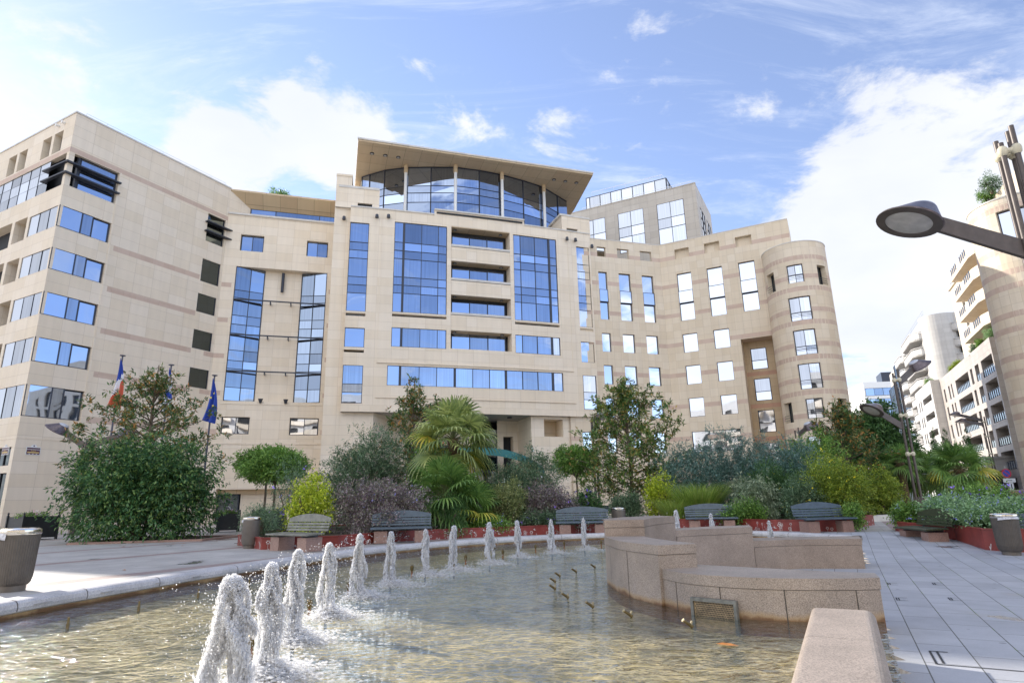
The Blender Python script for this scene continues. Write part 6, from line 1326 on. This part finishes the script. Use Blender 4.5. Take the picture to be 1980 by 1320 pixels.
for k, (x, y, h, lab) in enumerate(((40.9, 60, 6.7, 'left of three slim cypresses in the street'), (42.3, 60.3, 6.9, 'middle of three slim cypresses in the street'), (44.6, 60.6, 7.0, 'right of three slim cypresses in the street'))):
    t = thing('cypress_tree', lab, 'tree', (x, y, ZF), world=True, group='slim cypresses'); c, d = lobes_points([(x, y, ZF + h * .36, .48, .48, h * .36), (x, y, ZF + h * .66, .34, .34, h * .33)], 700, .6); d = d * .3 + np.array([0, 0, 1.]); d /= np.linalg.norm(d, axis=1)[:, None]
    leaves_mesh('crown', c, d, 8, .16, .2, .05, M_DEEP, t, droop=-.6, jitter=.2); m = MB(); m.tube([(x, y, ZF), (x, y, ZF + h * .6)], [.08, .03], 6); m.build('trunk', M_BARK, t)
# flowerbed on the right
for lab, nm, x, y, rx, ry, h, mat, n, fl in (
    ('grey-green catmint mound with lavender flowers behind the dark green bench', 'catmint', 14.15, 20.3, .85, 1.5, .85, M_CATM, 1900, (M_BLUF, 170, .05)),
    ('catmint mound with lavender flowers spilling over the planter front, beside the litter bin', 'catmint', 13.6, 17.9, 1.1, 1.3, .85, M_CATM, 1900, (M_BLUF, 170, .05)),
    ('bright green tuft at the street end of the catmint planter', 'catmint', 13.65, 22.1, .5, .5, .75, M_G1, 420, (M_BLUF, 30, .05)),
    ('dark flowering bush with violet blooms at the back of the catmint bed', 'flowering_bush', 16.0, 21.8, 1.7, 1.2, 1.3, M_G1, 1700, (M_VIO, 110, .08)),
    ('purple-leaved flowering bush at the right edge of the bed', 'flowering_bush', 17.2, 19.2, 1.6, 1.3, 1.15, M_PURP, 1500, (M_FLW, 100, .07)),
    ('low purplish bush in front of it, by the picture edge', 'flowering_bush', 15.6, 17.4, 1.2, 1.0, 1.1, M_CATM, 1000, (M_FLW, 60, .06))):
    shrub(nm, lab, 'plant', x, y, rx, ry, h, mat, n=n, per=8, ll=.09, lw=.045, z=.35, n_l=10, flowers=fl)
# roof plants
def roofplant(label, x, y, z, r, h, mat, n=260): shrub('roof_plant', label, 'plant', x, y, r, r * .6, h, mat, n=n, per=8, ll=.16, lw=.05, z=z, n_l=6)
p = FM(4.0, 0, -1.2); roofplant('tuft of greenery on the flat roof over the link building', p[0], p[1], 29.35, 1.1, .95, M_G1)
for (u, s, lab) in ((6.5, 1.1, 'green roof terrace plant nearest the corner of the grey building'), (10.0, 1.2, 'silvery terrace plant second from the corner of the grey building'), (21.5, 1.1, 'yellowish terrace shrub toward the far end of the grey building'), (24.5, .9, 'small green terrace shrub at the far end of the grey building')):
    p = F3(u, 0, -.9); roofplant(lab, p[0], p[1], 19.4, s, 1.5 * s, M_YELG if u > 20 else (M_G1 if u < 8 else M_GREYG), 420)
p = F3(2.0, 0, -.9); roofplant('pale flowering terrace shrub against the banded corner building', p[0], p[1], 19.5, 1.2, 1.9, M_CATM, 420)
p = F3b(6.0, 0, -.9); roofplant('green terrace plant on the white street building', p[0], p[1], 19.6, 1.0, 1.3, M_G1)
roofplant('wispy grey-green plant on the roof at the upper right edge', 41.0, 46.9, 25.9, 1.0, 1.9, M_GREYG); roofplant('bushy green plant on the roof at the upper right edge, below the wispy one', 41.6, 48.2, 25.7, .9, 1.2, M_G1)
p = FM(4, 0, .1)
# ================================================================== WATER FEATURES
def foam_mat(name, col=(.95, .96, .98), tr=.35):
    m, t, b = new_mat(name); b.inputs['Base Color'].default_value = (*col, 1); b.inputs['Roughness'].default_value = .12; b.inputs['IOR'].default_value = 1.33
    tl = N(t, 'ShaderNodeBsdfTranslucent'); tl.inputs[0].default_value = (*col, 1); ms = N(t, 'ShaderNodeMixShader'); ms.inputs[0].default_value = .6; L(t, b.outputs[0], ms.inputs[1]); L(t, tl.outputs[0], ms.inputs[2])
    tp = N(t, 'ShaderNodeBsdfTransparent'); m2 = N(t, 'ShaderNodeMixShader'); m2.inputs[0].default_value = tr; L(t, ms.outputs[0], m2.inputs[1]); L(t, tp.outputs[0], m2.inputs[2]); L(t, m2.outputs[0], t.nodes['Material Output'].inputs[0]); return m
M_FOAM = foam_mat('white_water', col=(.99, .99, 1.0), tr=.54); M_FOAM2 = foam_mat('thin_white_water', tr=.72); M_BRASSL = pm('worn_brass', (.42, .36, .24), .3, .8, nscale=20, namt=.3); M_BRASS = pm('tarnished_brass', (.16, .12, .055), .4, .7, nscale=30, namt=.4)
OCT = np.array([[0, 0, 1], [1, 0, 0], [0, 1, 0], [-1, 0, 0], [0, -1, 0], [0, 0, -1]], float); OF = np.array([[0, 1, 2], [0, 2, 3], [0, 3, 4], [0, 4, 1], [5, 2, 1], [5, 3, 2], [5, 4, 3], [5, 1, 4]])
def drops(name, P, S, mat, par, E=None):
    """P centres (n,3), S sizes (n,3)"""
    n = len(P); V_ = P[:, None, :] + OCT[None] * S[:, None, :] * RNG.uniform(.7, 1.3, (n, 6, 1)); Fq = (np.arange(n) * 6)[:, None, None] + OF[None]
    return fast_mesh(name, V_.reshape(-1, 3), Fq.reshape(-1, 3), mat, par, nv=3)
def jet(label, x, y, H, w, n, near, slant=0.0):
    t = thing('fountain_jet', label, 'fountain jet', (x, y, WZ), world=True, group='row of vertical fountain jets'); z0 = WZ
    m = MB(); m.tube([(x, y, z0 - .25), (x, y, z0 + .13)], .019, 10); m.build('nozzle', M_BRASS, t)
    # rising core
    k = int(n * .22); s = RNG.uniform(0, 1, k); r = (.010 + .035 * s ** 2) * w / .15; a = RNG.uniform(0, 2 * pi, k); rr = r * np.sqrt(RNG.uniform(0, 1, k))
    P = np.stack([x + rr * np.cos(a) + slant * s, y + rr * np.sin(a), z0 + .12 + s * (H - .12)], 1); q = RNG.uniform(.5, 1.2, (k, 1)) * (.0038 + .0005 * y); S = np.concatenate([q, q, q * (2.2 + 2 * (1 - s[:, None]))], 1)
    # the crown breaks into ragged strands that fall back round the rising core
    ns = 15 if near else 10; k2 = int(n * .72); st = RNG.integers(0, ns, k2); rk = w * (.22 + .62 * RNG.uniform(0, 1, ns) ** .8); ak = RNG.uniform(0, 2 * pi, ns); hk = H * (1.02 - .26 * (rk / w) ** 2 + RNG.normal(0, .02, ns)); lk = RNG.uniform(.35, 1.0, ns); pk = RNG.uniform(0, 6, ns)
    f = RNG.uniform(0, 1, k2) ** .8 * lk[st]; grow = 1 - np.exp(-7 * f - .25); rr = rk[st] * (grow + .18 * np.sin(f * 9 + pk[st])) ; aa = ak[st] + .5 * np.sin(f * 6 + pk[st]); sg = w * (.035 + .12 * f)
    P2 = np.stack([x + slant + rr * np.cos(aa) + RNG.normal(0, 1, k2) * sg, y + rr * np.sin(aa) + RNG.normal(0, 1, k2) * sg, z0 + np.maximum(hk[st] * (1 - f ** 1.25) + RNG.normal(0, .012, k2), 0)], 1)
    q = RNG.uniform(.3, 1.3, (k2, 1)) * (.0036 + .0005 * y); S2 = np.concatenate([q, q, q * (1.2 + 4.0 * f[:, None])], 1)
    kc = int(n * .16); v = RNG.normal(0, 1, (kc, 3)); v /= np.linalg.norm(v, axis=1)[:, None]; P3 = np.array([x + slant, y, z0 + H * .93]) + v * np.array([w * .42, w * .42, H * .085]) * RNG.uniform(.3, 1.1, (kc, 1)); q = RNG.uniform(.4, 1.3, (kc, 1)) * (.0036 + .0005 * y); S3 = np.concatenate([q, q, q * 1.3], 1)
    kd = int(n * .05); P4 = np.stack([x + RNG.normal(0, w * 1.0, kd), y + RNG.normal(0, w * 1.0, kd), z0 + H * RNG.uniform(0, 1, kd) ** 1.4], 1); q = RNG.uniform(.4, 1.3, (kd, 1)) * (.003 + .0004 * y); S4 = np.concatenate([q, q, q], 1)
    drops('water_column', np.concatenate([P, P2, P3, P4]), np.concatenate([S, S2, S3, S4]), M_FOAM, t)
    k3 = int(n * .22); a3 = RNG.uniform(0, 2 * pi, k3); r3 = w * np.abs(RNG.normal(0, 1, k3)) * 1.4 + .04; z3 = np.abs(RNG.normal(0, .045, k3)) * np.exp(-r3 * 1.2) * 1.5; q = RNG.uniform(.4, 1.5, (k3, 1)) * .011
    drops('splash', np.stack([x + r3 * np.cos(a3) + .06, y + r3 * np.sin(a3), WZ + z3], 1), np.concatenate([q * 1.6, q * 1.6, q * .6], 1), M_FOAM, t)
JET = [(-1.90, 4.45, .92, .175, 30000, 'nearest fountain jet, the widest, cut off by the bottom edge of the picture'), (-2.13, 5.62, .90, .13, 20000, 'second nearest fountain jet'), (-2.36, 6.95, .92, .125, 15000, 'third nearest fountain jet'),
       (-2.45, 8.4, .90, .115, 11000, 'fourth fountain jet counting from the camera'), (-2.47, 10.1, .93, .115, 9000, 'fifth fountain jet counting from the camera'), (-2.24, 11.45, .90, .11, 6500, 'sixth fountain jet counting from the camera'),
       (-1.83, 12.9, .87, .11, 3200, 'seventh fountain jet counting from the camera, in front of the bench'), (-1.34, 13.8, .90, .14, 3000, 'eighth fountain jet with water arching off both sides'), (-.63, 15.0, .92, .14, 2800, 'ninth fountain jet in front of the planter'),
       (.03, 16.6, .90, .12, 2600, 'tenth fountain jet, before the red planter'), (.98, 17.7, .87, .11, 2400, 'eleventh fountain jet, left of the last bench'), (1.98, 18.6, .86, .11, 2200, 'farthest free-standing fountain jet, in front of the bench left of the cascade')]
for i, (x, y, H, w, n, lab) in enumerate(JET): jet(lab, x, y, H, w, n, i < 4, slant=-.05 if i == 0 else 0)
jet('jet tip showing as a white cone above the highest granite block', 3.95, 15.6, 1.10, .13, 1500, False); jet('small jet behind the middle slab of the cascade', 5.35, 17.4, .95, .11, 1300, False); jet('tiny jet top behind the right slab of the cascade', 6.6, 16.6, .77, .10, 900, False)
for i, (x, y) in enumerate([(-2.56, 6.38), (-2.73, 8.6), (-2.68, 10.35), (-2.44, 12.0), (-2.1, 12.95), (-1.2, 15.2), (-.35, 16.6), (.55, 18.3), (1.45, 19.4), (2.6, 19.6)]):
    o = thing('bell_nozzle', ['idle capped nozzle between the nearest two jets', 'idle capped nozzle left of the fourth jet', 'idle capped nozzle left of the fifth jet', 'idle capped nozzle left of the sixth jet', 'idle capped nozzle left of the seventh jet', 'small capped nozzle between the eighth and ninth jets', 'small capped nozzle between the ninth and tenth jets', 'small capped nozzle right of the tenth jet', 'small capped nozzle right of the eleventh jet', 'small capped nozzle at the left end of the cascade'][i], 'nozzle', (x, y, WZ), group='idle capped fountain nozzles')
    if i == 0:
        m = MB(); m.lathe([(.018, -.04), (.018, .10)], n=12); m.build('stem', pm('copper_stem', (.28, .13, .05), .5, .4, nscale=20, namt=.4), o, smooth=40); m = MB(); m.lathe([(.02, .09), (.034, .11), (.038, .15), (.034, .19), (.02, .20), (0, .20)], n=14); m.build('cap', M_BRASS, o, smooth=40); BN = o
    else:
        for k in kids(BN): c = k.copy(); COL.objects.link(c); c.parent = o
for i, (x, y) in enumerate([(-5.5, 8.05), (-5.38, 9.3), (-5.14, 10.5), (-4.91, 11.9)]):
    o = thing('pin_nozzle', ['short brass pin nozzle nearest the camera by the pool rim', 'second short brass pin nozzle along the rim', 'third short brass pin nozzle along the rim', 'farthest short brass pin nozzle, left of the nearest jets'][i], 'nozzle', (x, y, WZ), group='brass pin nozzles along the rim')
    if i == 0: m = MB(); m.lathe([(.02, -.04), (.02, .05), (.016, .06), (.014, .13), (0, .13)], n=12); m.build('pin', M_BRASS, o, smooth=40); PN = o
    else:
        for k in kids(PN): c = k.copy(); COL.objects.link(c); c.parent = o
SL = [(1.64, 13.64), (1.17, 12.86), (.80, 12.23), (.66, 11.41), (.60, 10.51), (.73, 9.57), (.99, 8.73), (1.37, 8.01), (1.91, 7.32)]
SLL = ['farthest', 'second farthest', 'third farthest', 'fourth farthest', 'middle', 'fourth nearest', 'third nearest', 'second nearest', 'nearest']
for i, (x, y) in enumerate(SL):
    o = thing('slanted_nozzle', SLL[i] + ' of the nine slanted brass nozzles round the foot of the cascade', 'nozzle', (x, y, WZ + .02), rad(10), 'slanted brass nozzles round the cascade')
    if i == 0: 
        m = MB(); m.tube([(.02, 0, -.01), (-.02, 0, .02), (-.08, 0, .06)], [.022, .019, .016], 12); m.build('barrel', M_BRASS, o, smooth=40); m = MB(); m.tube([(-.078, 0, .058), (-.088, 0, .066)], [.021, .021], 12); m.tube([(.0, .0, .015), (.02, .0, .05)], [.016, .013], 8); m.build('collar', M_BRASSL, o, smooth=40); SN = o
    else:
        for k in kids(SN): c = k.copy(); COL.objects.link(c); c.parent = o
# foam where the jets fall back
k = 5200; j = RNG.choice(len(JET), k, p=(lambda q: q / q.sum())(np.array([3, 3, 3, 3, 3, 2.5, 2, 1.6, 1.2, 1, .8, .7]))); jx = np.array([q[0] for q in JET])[j]; jy = np.array([q[1] for q in JET])[j]
a = RNG.uniform(0, 2 * pi, k); r = np.abs(RNG.normal(0, .42, k)); P = np.stack([jx + r * np.cos(a) * 1.1 + .28, jy + r * np.sin(a), np.full(k, WZ + .004)], 1); q = RNG.uniform(.3, 1.5, (k, 1)) * .016 * np.exp(-r[:, None] * .8)
tag(drops('foam', P, np.concatenate([q * 2.2, q * 1.6, q * .35], 1), M_FOAM, None), 'white foam flecks drifting round the feet of the jets', 'foam', kind='stuff')
# fallen leaves
M_FALL = pm('fallen_leaf', (.42, .16, .03), .6, nscale=20, namt=.3)
def fallen(label, x, y, z, s, rz):
    t = thing('fallen_leaf', label, 'leaf', (x, y, z), rz); m = MB(); m.face([(0, -s, .002), (s * .55, -s * .2, .006), (s * .4, s * .5, .012), (0, s, .004), (-s * .45, s * .4, .01), (-s * .5, -s * .3, .008)]); m.build('blade', M_FALL, t)
fallen('big orange leaf floating in the water near the straight granite wall', 2.02, 6.45, WZ + .005, .11, 1.1)
fallen('orange leaf on the paving in front of the dark green bench', 11.95, 18.75, .004, .06, .5); fallen('brown leaf on the paving before the catmint planter', 11.9, 17.1, .004, .07, 2); fallen('small leaf on the sunlit paving behind the large litter bin', -8.4, 13.8, ZF + .004, .07, 1)
fl0 = None
for k in range(18):
    lx, ly = random.uniform(-14.5, -9.0), random.uniform(22.2, 24.6)
    if fl0 is None: fallen('one of the small yellowish leaves scattered on the paving below the round shrub', lx, ly, ZF + .004, .075, 0); fl0 = [o for o in bpy.data.objects if o.name.startswith('fallen_leaf')][-1]; fl0 = max((o for o in bpy.data.objects if o.get('category') == 'leaf'), key=lambda o: 'scattered' in o['label']); fl0['group'] = 'yellow leaves scattered below the round shrub'
    else: copy_tree(fl0, loc=(lx, ly, ZF + .004), rz=random.uniform(0, 6))
# drain covers and slots in the right-hand paving
dg = thing('drain_slots', 'dark drain slots and inspection cover edges cut into the grey slabs at the right', 'drain', (5.5, 8, 0), world=True)
dl = np.array([.4633, .8862]); dn_ = np.array([.8862, -.4633])
for px, py in ((1718, 1130), (1735, 1160), (1806, 1130), (1838, 1160)):
    rr_ = ray(px, py); P0 = np.array([0, 0, 1.5]) + rr_ * (1.5 / -rr_[2]); P0 = P0[:2]
    DM = MB()
    for o, l in ((0, .26), (.03, .26)): a = P0 + dn_ * o; b = a + dl * l; w_ = dn_ * .008; DM.face([(*(a - w_), .0045), (*(b - w_), .0045), (*(b + w_), .0045), (*(a + w_), .0045)])
    for e in (0, .26): a = P0 + dl * e; b = a + dn_ * .14; w_ = dl * .008; DM.face([(*(a - w_), .0045), (*(b - w_), .0045), (*(b + w_), .0045), (*(a + w_), .0045)])
    DM.build('slot', M_DARK, dg)
DM = MB(); a = np.array([4.05, 6.6]); 
for p_, q_ in ((a, a + dl * -.55), (a + dl * -.55, a + dl * -.55 + dn_ * 1.7), (a, a + dn_ * .15), (a + dn_ * .06, a + dn_ * .06 - dl * .5)):
    d = (q_ - p_) / np.linalg.norm(q_ - p_); w_ = np.array([-d[1], d[0]]) * .010; DM.face([(*(p_ - w_), .0046), (*(q_ - w_), .0046), (*(q_ + w_), .0046), (*(p_ + w_), .0046)])
DM.build('slot', M_DARK, dg)
# ================================================================== PEOPLE, VEHICLES, SIGN
def skin_body(name, pts, edges, radii, mat, parent, sub=1):
    me = bpy.data.meshes.new(name); me.from_pydata(pts, edges, []); o = bpy.data.objects.new(name, me); COL.objects.link(o)
    md = o.modifiers.new('Skin', 'SKIN'); s = o.modifiers.new('Subsurf', 'SUBSURF'); s.levels = s.render_levels = sub
    for v, r in zip(me.skin_vertices[0].data, radii): v.radius = (r, r)
    me.skin_vertices[0].data[0].use_root = True; me.materials.append(mat); o.parent = parent; o['_org'] = (0., 0., 0.); return o
CX, CY = 41.9, 65.0
bk = thing('bicycle', 'bicycle ridden away up the street, half hidden by the lamp base', 'bicycle', (CX, CY, ZF), rad(62))   # local +x: riding direction
def wheel(x): 
    m = MB(); n = 28; m.tube([(x + .34 * cos(2 * pi * k / n), 0, .35 + .34 * sin(2 * pi * k / n)) for k in range(n + 1)], .022, 6, cap=False)
    o = m.build('wheel', M_RUBBER, bk); m = MB()
    for k in range(12): m.tube([(x, 0, .35), (x + .33 * cos(pi * k / 6), 0, .35 + .33 * sin(pi * k / 6))], .003, 3)
    m.build('spokes', M_METAL, o)
wheel(-.52); wheel(.55)
m = MB()
for a, b in (((-.52, .35), (-.1, .32)), ((-.1, .32), (-.22, .85)), ((-.52, .35), (-.2, .78)), ((-.2, .78), (.38, .80)), ((-.1, .32), (.38, .72)), ((.55, .35), (.38, .98))): m.tube([(a[0], 0, a[1]), (b[0], 0, b[1])], .018, 6)
m.tube([(.36, -.26, 1.02), (.38, 0, .98), (.36, .26, 1.02)], .014, 6); m.build('frame', M_BLK, bk)
m = MB(); m.box((-.23, 0, .90), (.12, .07, .03)); m.build('saddle', M_BLK, bk); m = MB(); m.box((-.62, 0, .62), (.03, .05, .03)); m.build('rear_light', pm('red_reflector', (.7, .1, .03), .4), bk)
cy_ = thing('person', 'cyclist in a black jacket and dark trousers riding away up the street', 'person', (CX, CY, ZF), rad(62))
PT = [(-.2, 0, .98), (-.12, 0, 1.2), (.02, 0, 1.42), (.06, 0, 1.52), (.10, 0, 1.64), (.12, 0, 1.74), (.02, .19, 1.42), (.16, .25, 1.2), (.36, .24, 1.06), (.02, -.19, 1.42), (.16, -.25, 1.2), (.36, -.24, 1.06), (-.16, .11, .94), (.12, .14, .66), (-.02, .13, .28), (.08, .13, .22), (-.16, -.11, .94), (.10, -.14, .80), (-.06, -.13, .46), (.05, -.13, .40)]
ED = [(0, 1), (1, 2), (2, 3), (3, 4), (4, 5), (2, 6), (6, 7), (7, 8), (2, 9), (9, 10), (10, 11), (0, 12), (12, 13), (13, 14), (14, 15), (0, 16), (16, 17), (17, 18), (18, 19)]
RA = [.15, .15, .17, .06, .095, .08, .075, .05, .035, .075, .05, .035, .10, .07, .045, .04, .10, .07, .045, .04]
skin_body('body', PT, ED, RA, pm('black_clothes', (.018, .02, .03), .8), cy_, 2)
m = MB(); m.lathe([(.0, .12), (.06, .11), (.10, .05), (.105, -.02), (.09, -.06)], c=(.11, 0, 1.70), n=14); m.build('hair', pm('dark_hair', (.02, .015, .012), .7), cy_, smooth=60)
m = MB(); m.tube([(.09, -.02, .96 - .1), (.12, .03, .9)], .03, 6); m.build('reflective_strip', pm('yellow_strip', (.6, .6, .05), .5), cy_)
# white van, its rear visible beyond the shrubs
VX, VY = 38.2, 62.0
vn = thing('white_van', 'pale delivery van parked up the street, showing between the golden shrub and the lamp base', 'van', (VX, VY, ZF), rad(62)); m = MB()
prof_ = [(-2.6, .38), (-2.65, 1.0), (-2.5, 2.25), (-2.3, 2.4), (.9, 2.4), (1.5, 2.1), (2.0, 1.45), (2.6, 1.2), (2.75, .8), (2.7, .38)]
for i in range(len(prof_)): a, b = prof_[i], prof_[(i + 1) % len(prof_)]; m.face([(a[0], -.95, a[1]), (b[0], -.95, b[1]), (b[0], .95, b[1]), (a[0], .95, a[1])])
for s in (-.95, .95): m.face([(a[0], s, a[1]) for a in prof_])
m.build('body', pm('pale_van_paint', (.55, .60, .66), .3), vn)
for x_ in (-1.7, 1.8):
    for s in (-.9, .9): m = MB(); m.tube([(x_, s - .12, .34), (x_, s + .12, .34)], .34, 20); o = m.build('wheel', M_RUBBER, vn, smooth=40); m = MB(); m.tube([(x_, s - .125, .34), (x_, s + .125, .34)], .18, 14); m.build('rim', M_METAL, o, smooth=40)
m = MB(); m.face([(-2.58, -.75, 1.5), (-2.58, .75, 1.5), (-2.52, .75, 2.1), (-2.52, -.75, 2.1)]); m.build('rear_window', M_DARK, vn)
for s in (-.86, .86): m = MB(); m.box((-2.64, s, 1.1), (.03, .07, .22)); m.build('tail_light', pm('tail_red', (.4, .02, .02), .4), vn)
m = MB(); m.box((-2.68, 0, .42), (.06, .92, .1)); m.build('bumper', M_RUBBER, vn)
# parked scooter behind the bushes
st_ = thing('motor_scooter', 'dark motor scooter parked behind the bushes beside the middle lamp pole', 'scooter', (7.0, 46.5, ZF), rad(8)); 
for x_ in (-.6, .65): m = MB(); n = 20; m.tube([(x_ + .2 * cos(2 * pi * k / n), 0, .25 + .2 * sin(2 * pi * k / n)) for k in range(n + 1)], .06, 8, cap=False); m.build('wheel', M_RUBBER, st_)
m = MB(); m.tube([(-.75, 0, .62), (-.3, 0, .66), (.1, 0, .5)], [.17, .18, .1], 10); m.box((.15, 0, .33), (.3, .17, .04)); m.tube([(.65, 0, .3), (.5, 0, .7), (.42, 0, 1.05)], [.07, .13, .08], 10); m.tube([(.42, -.33, 1.08), (.40, 0, 1.05), (.42, .33, 1.08)], .02, 6); m.build('body', pm('dark_blue_plastic', (.03, .035, .05), .3), st_, smooth=50)
m = MB(); m.box((-.42, 0, .82), (.36, .14, .05)); m.build('saddle', M_BLK, st_); m = MB(); m.tube([(.42, 0, 1.1), (.30, 0, 1.42)], [.16, .12], 8); m.build('windscreen', pm('tinted_screen', (.05, .06, .07), .1), st_)
# no-parking sign on its own post
sx, sy = 55.95, 71.2; sg = thing('road_sign', 'round blue no parking sign with red edge above two small white plates', 'road sign', (sx, sy, ZF), rad(-10)); z_ = 3.55 - ZF
m = MB(); m.tube([(0, 0, 0), (0, 0, 4.1)], .04, 8); m.build('post', M_METAL, sg)
def disc(r, y, m_, mb, n=28): mb.face([(r * cos(2 * pi * k / n), y, z_ + r * sin(2 * pi * k / n)) for k in range(n)], m_)
m = MB(); m.tube([(0, -.05, z_), (0, -.07, z_)], .5, 28); disc(.505, -.075, 0, m); disc(.37, -.08, 1, m); c_, s_ = cos(rad(45)), sin(rad(45)); m.face([((-.37) * c_ - w_ * s_, -.085, z_ + .37 * s_ - w_ * c_) for w_ in (.05, -.05)] + [(.37 * c_ - w_ * s_, -.085, z_ - .37 * s_ - w_ * c_) for w_ in (-.05, .05)], 0)
m.build('disc', [pm('sign_red', (.5, .02, .03), .4), pm('sign_blue', (.02, .05, .4), .4)], sg)
m = MB(); m.box((.15, -.06, z_ - .80), (.62, .015, .22)); m.box((.18, -.078, z_ - .80), (.25, .003, .03), 0, 1); m.build('sign_plate', [M_WHITE, M_BLK], sg); m = MB(); m.box((.25, -.06, z_ - 1.45), (.22, .015, .38)); m.box((.25, -.078, z_ - 1.45), (.05, .003, .28), 0, 1); m.build('sign_plate', [M_WHITE, M_BLK], sg)
# tan terrace wall with bicycle racks before the street arcade
tw2 = thing('terrace_wall', 'low tan stone wall with small iron hoops in front of it, at the far right', 'wall', (44, 45, ZF), world=True); FW = Fac((36.2, 46.0), -14); m = MB(); fbox(m, FW, 0, 12, .1, 1.55, -.3, 0); m.build('wall_body', cladding('tan_stone', (.50, .38, .25), (.54, .42, .29), (.36, .27, .18), 1.3, .8), tw2)
m = MB(); fbox(m, FW, 0, 12, 1.55, 1.62, -.34, .04); m.build('coping', M_LEDGE, tw2)
for k in range(3): 
    u = 1.6 + k * 1.5; h_ = thing('bike_hoop', ['iron bicycle hoop nearest the palm, before the tan wall', 'middle iron bicycle hoop before the tan wall', 'iron bicycle hoop by the picture edge, before the tan wall'][k], 'bike rack', FW(u, ZF, .5), rad(-14), 'iron hoops by the tan wall')
    m = MB(); m.tube([(-.3, 0, 0), (-.28, 0, .8), (.28, 0, .8), (.3, 0, 0)], .025, 6); m.tube([(-.29, 0, .6), (.29, 0, .6)], .02, 6); m.build('hoop', M_BLK, h_)

for o_ in bpy.data.objects:
    if o_.type == 'MESH' and o_.parent and o_.name.split('.')[0] in ('flowers', 'splash', 'water_column', 'twig_tips', 'blades'): o_['kind'] = 'stuff'
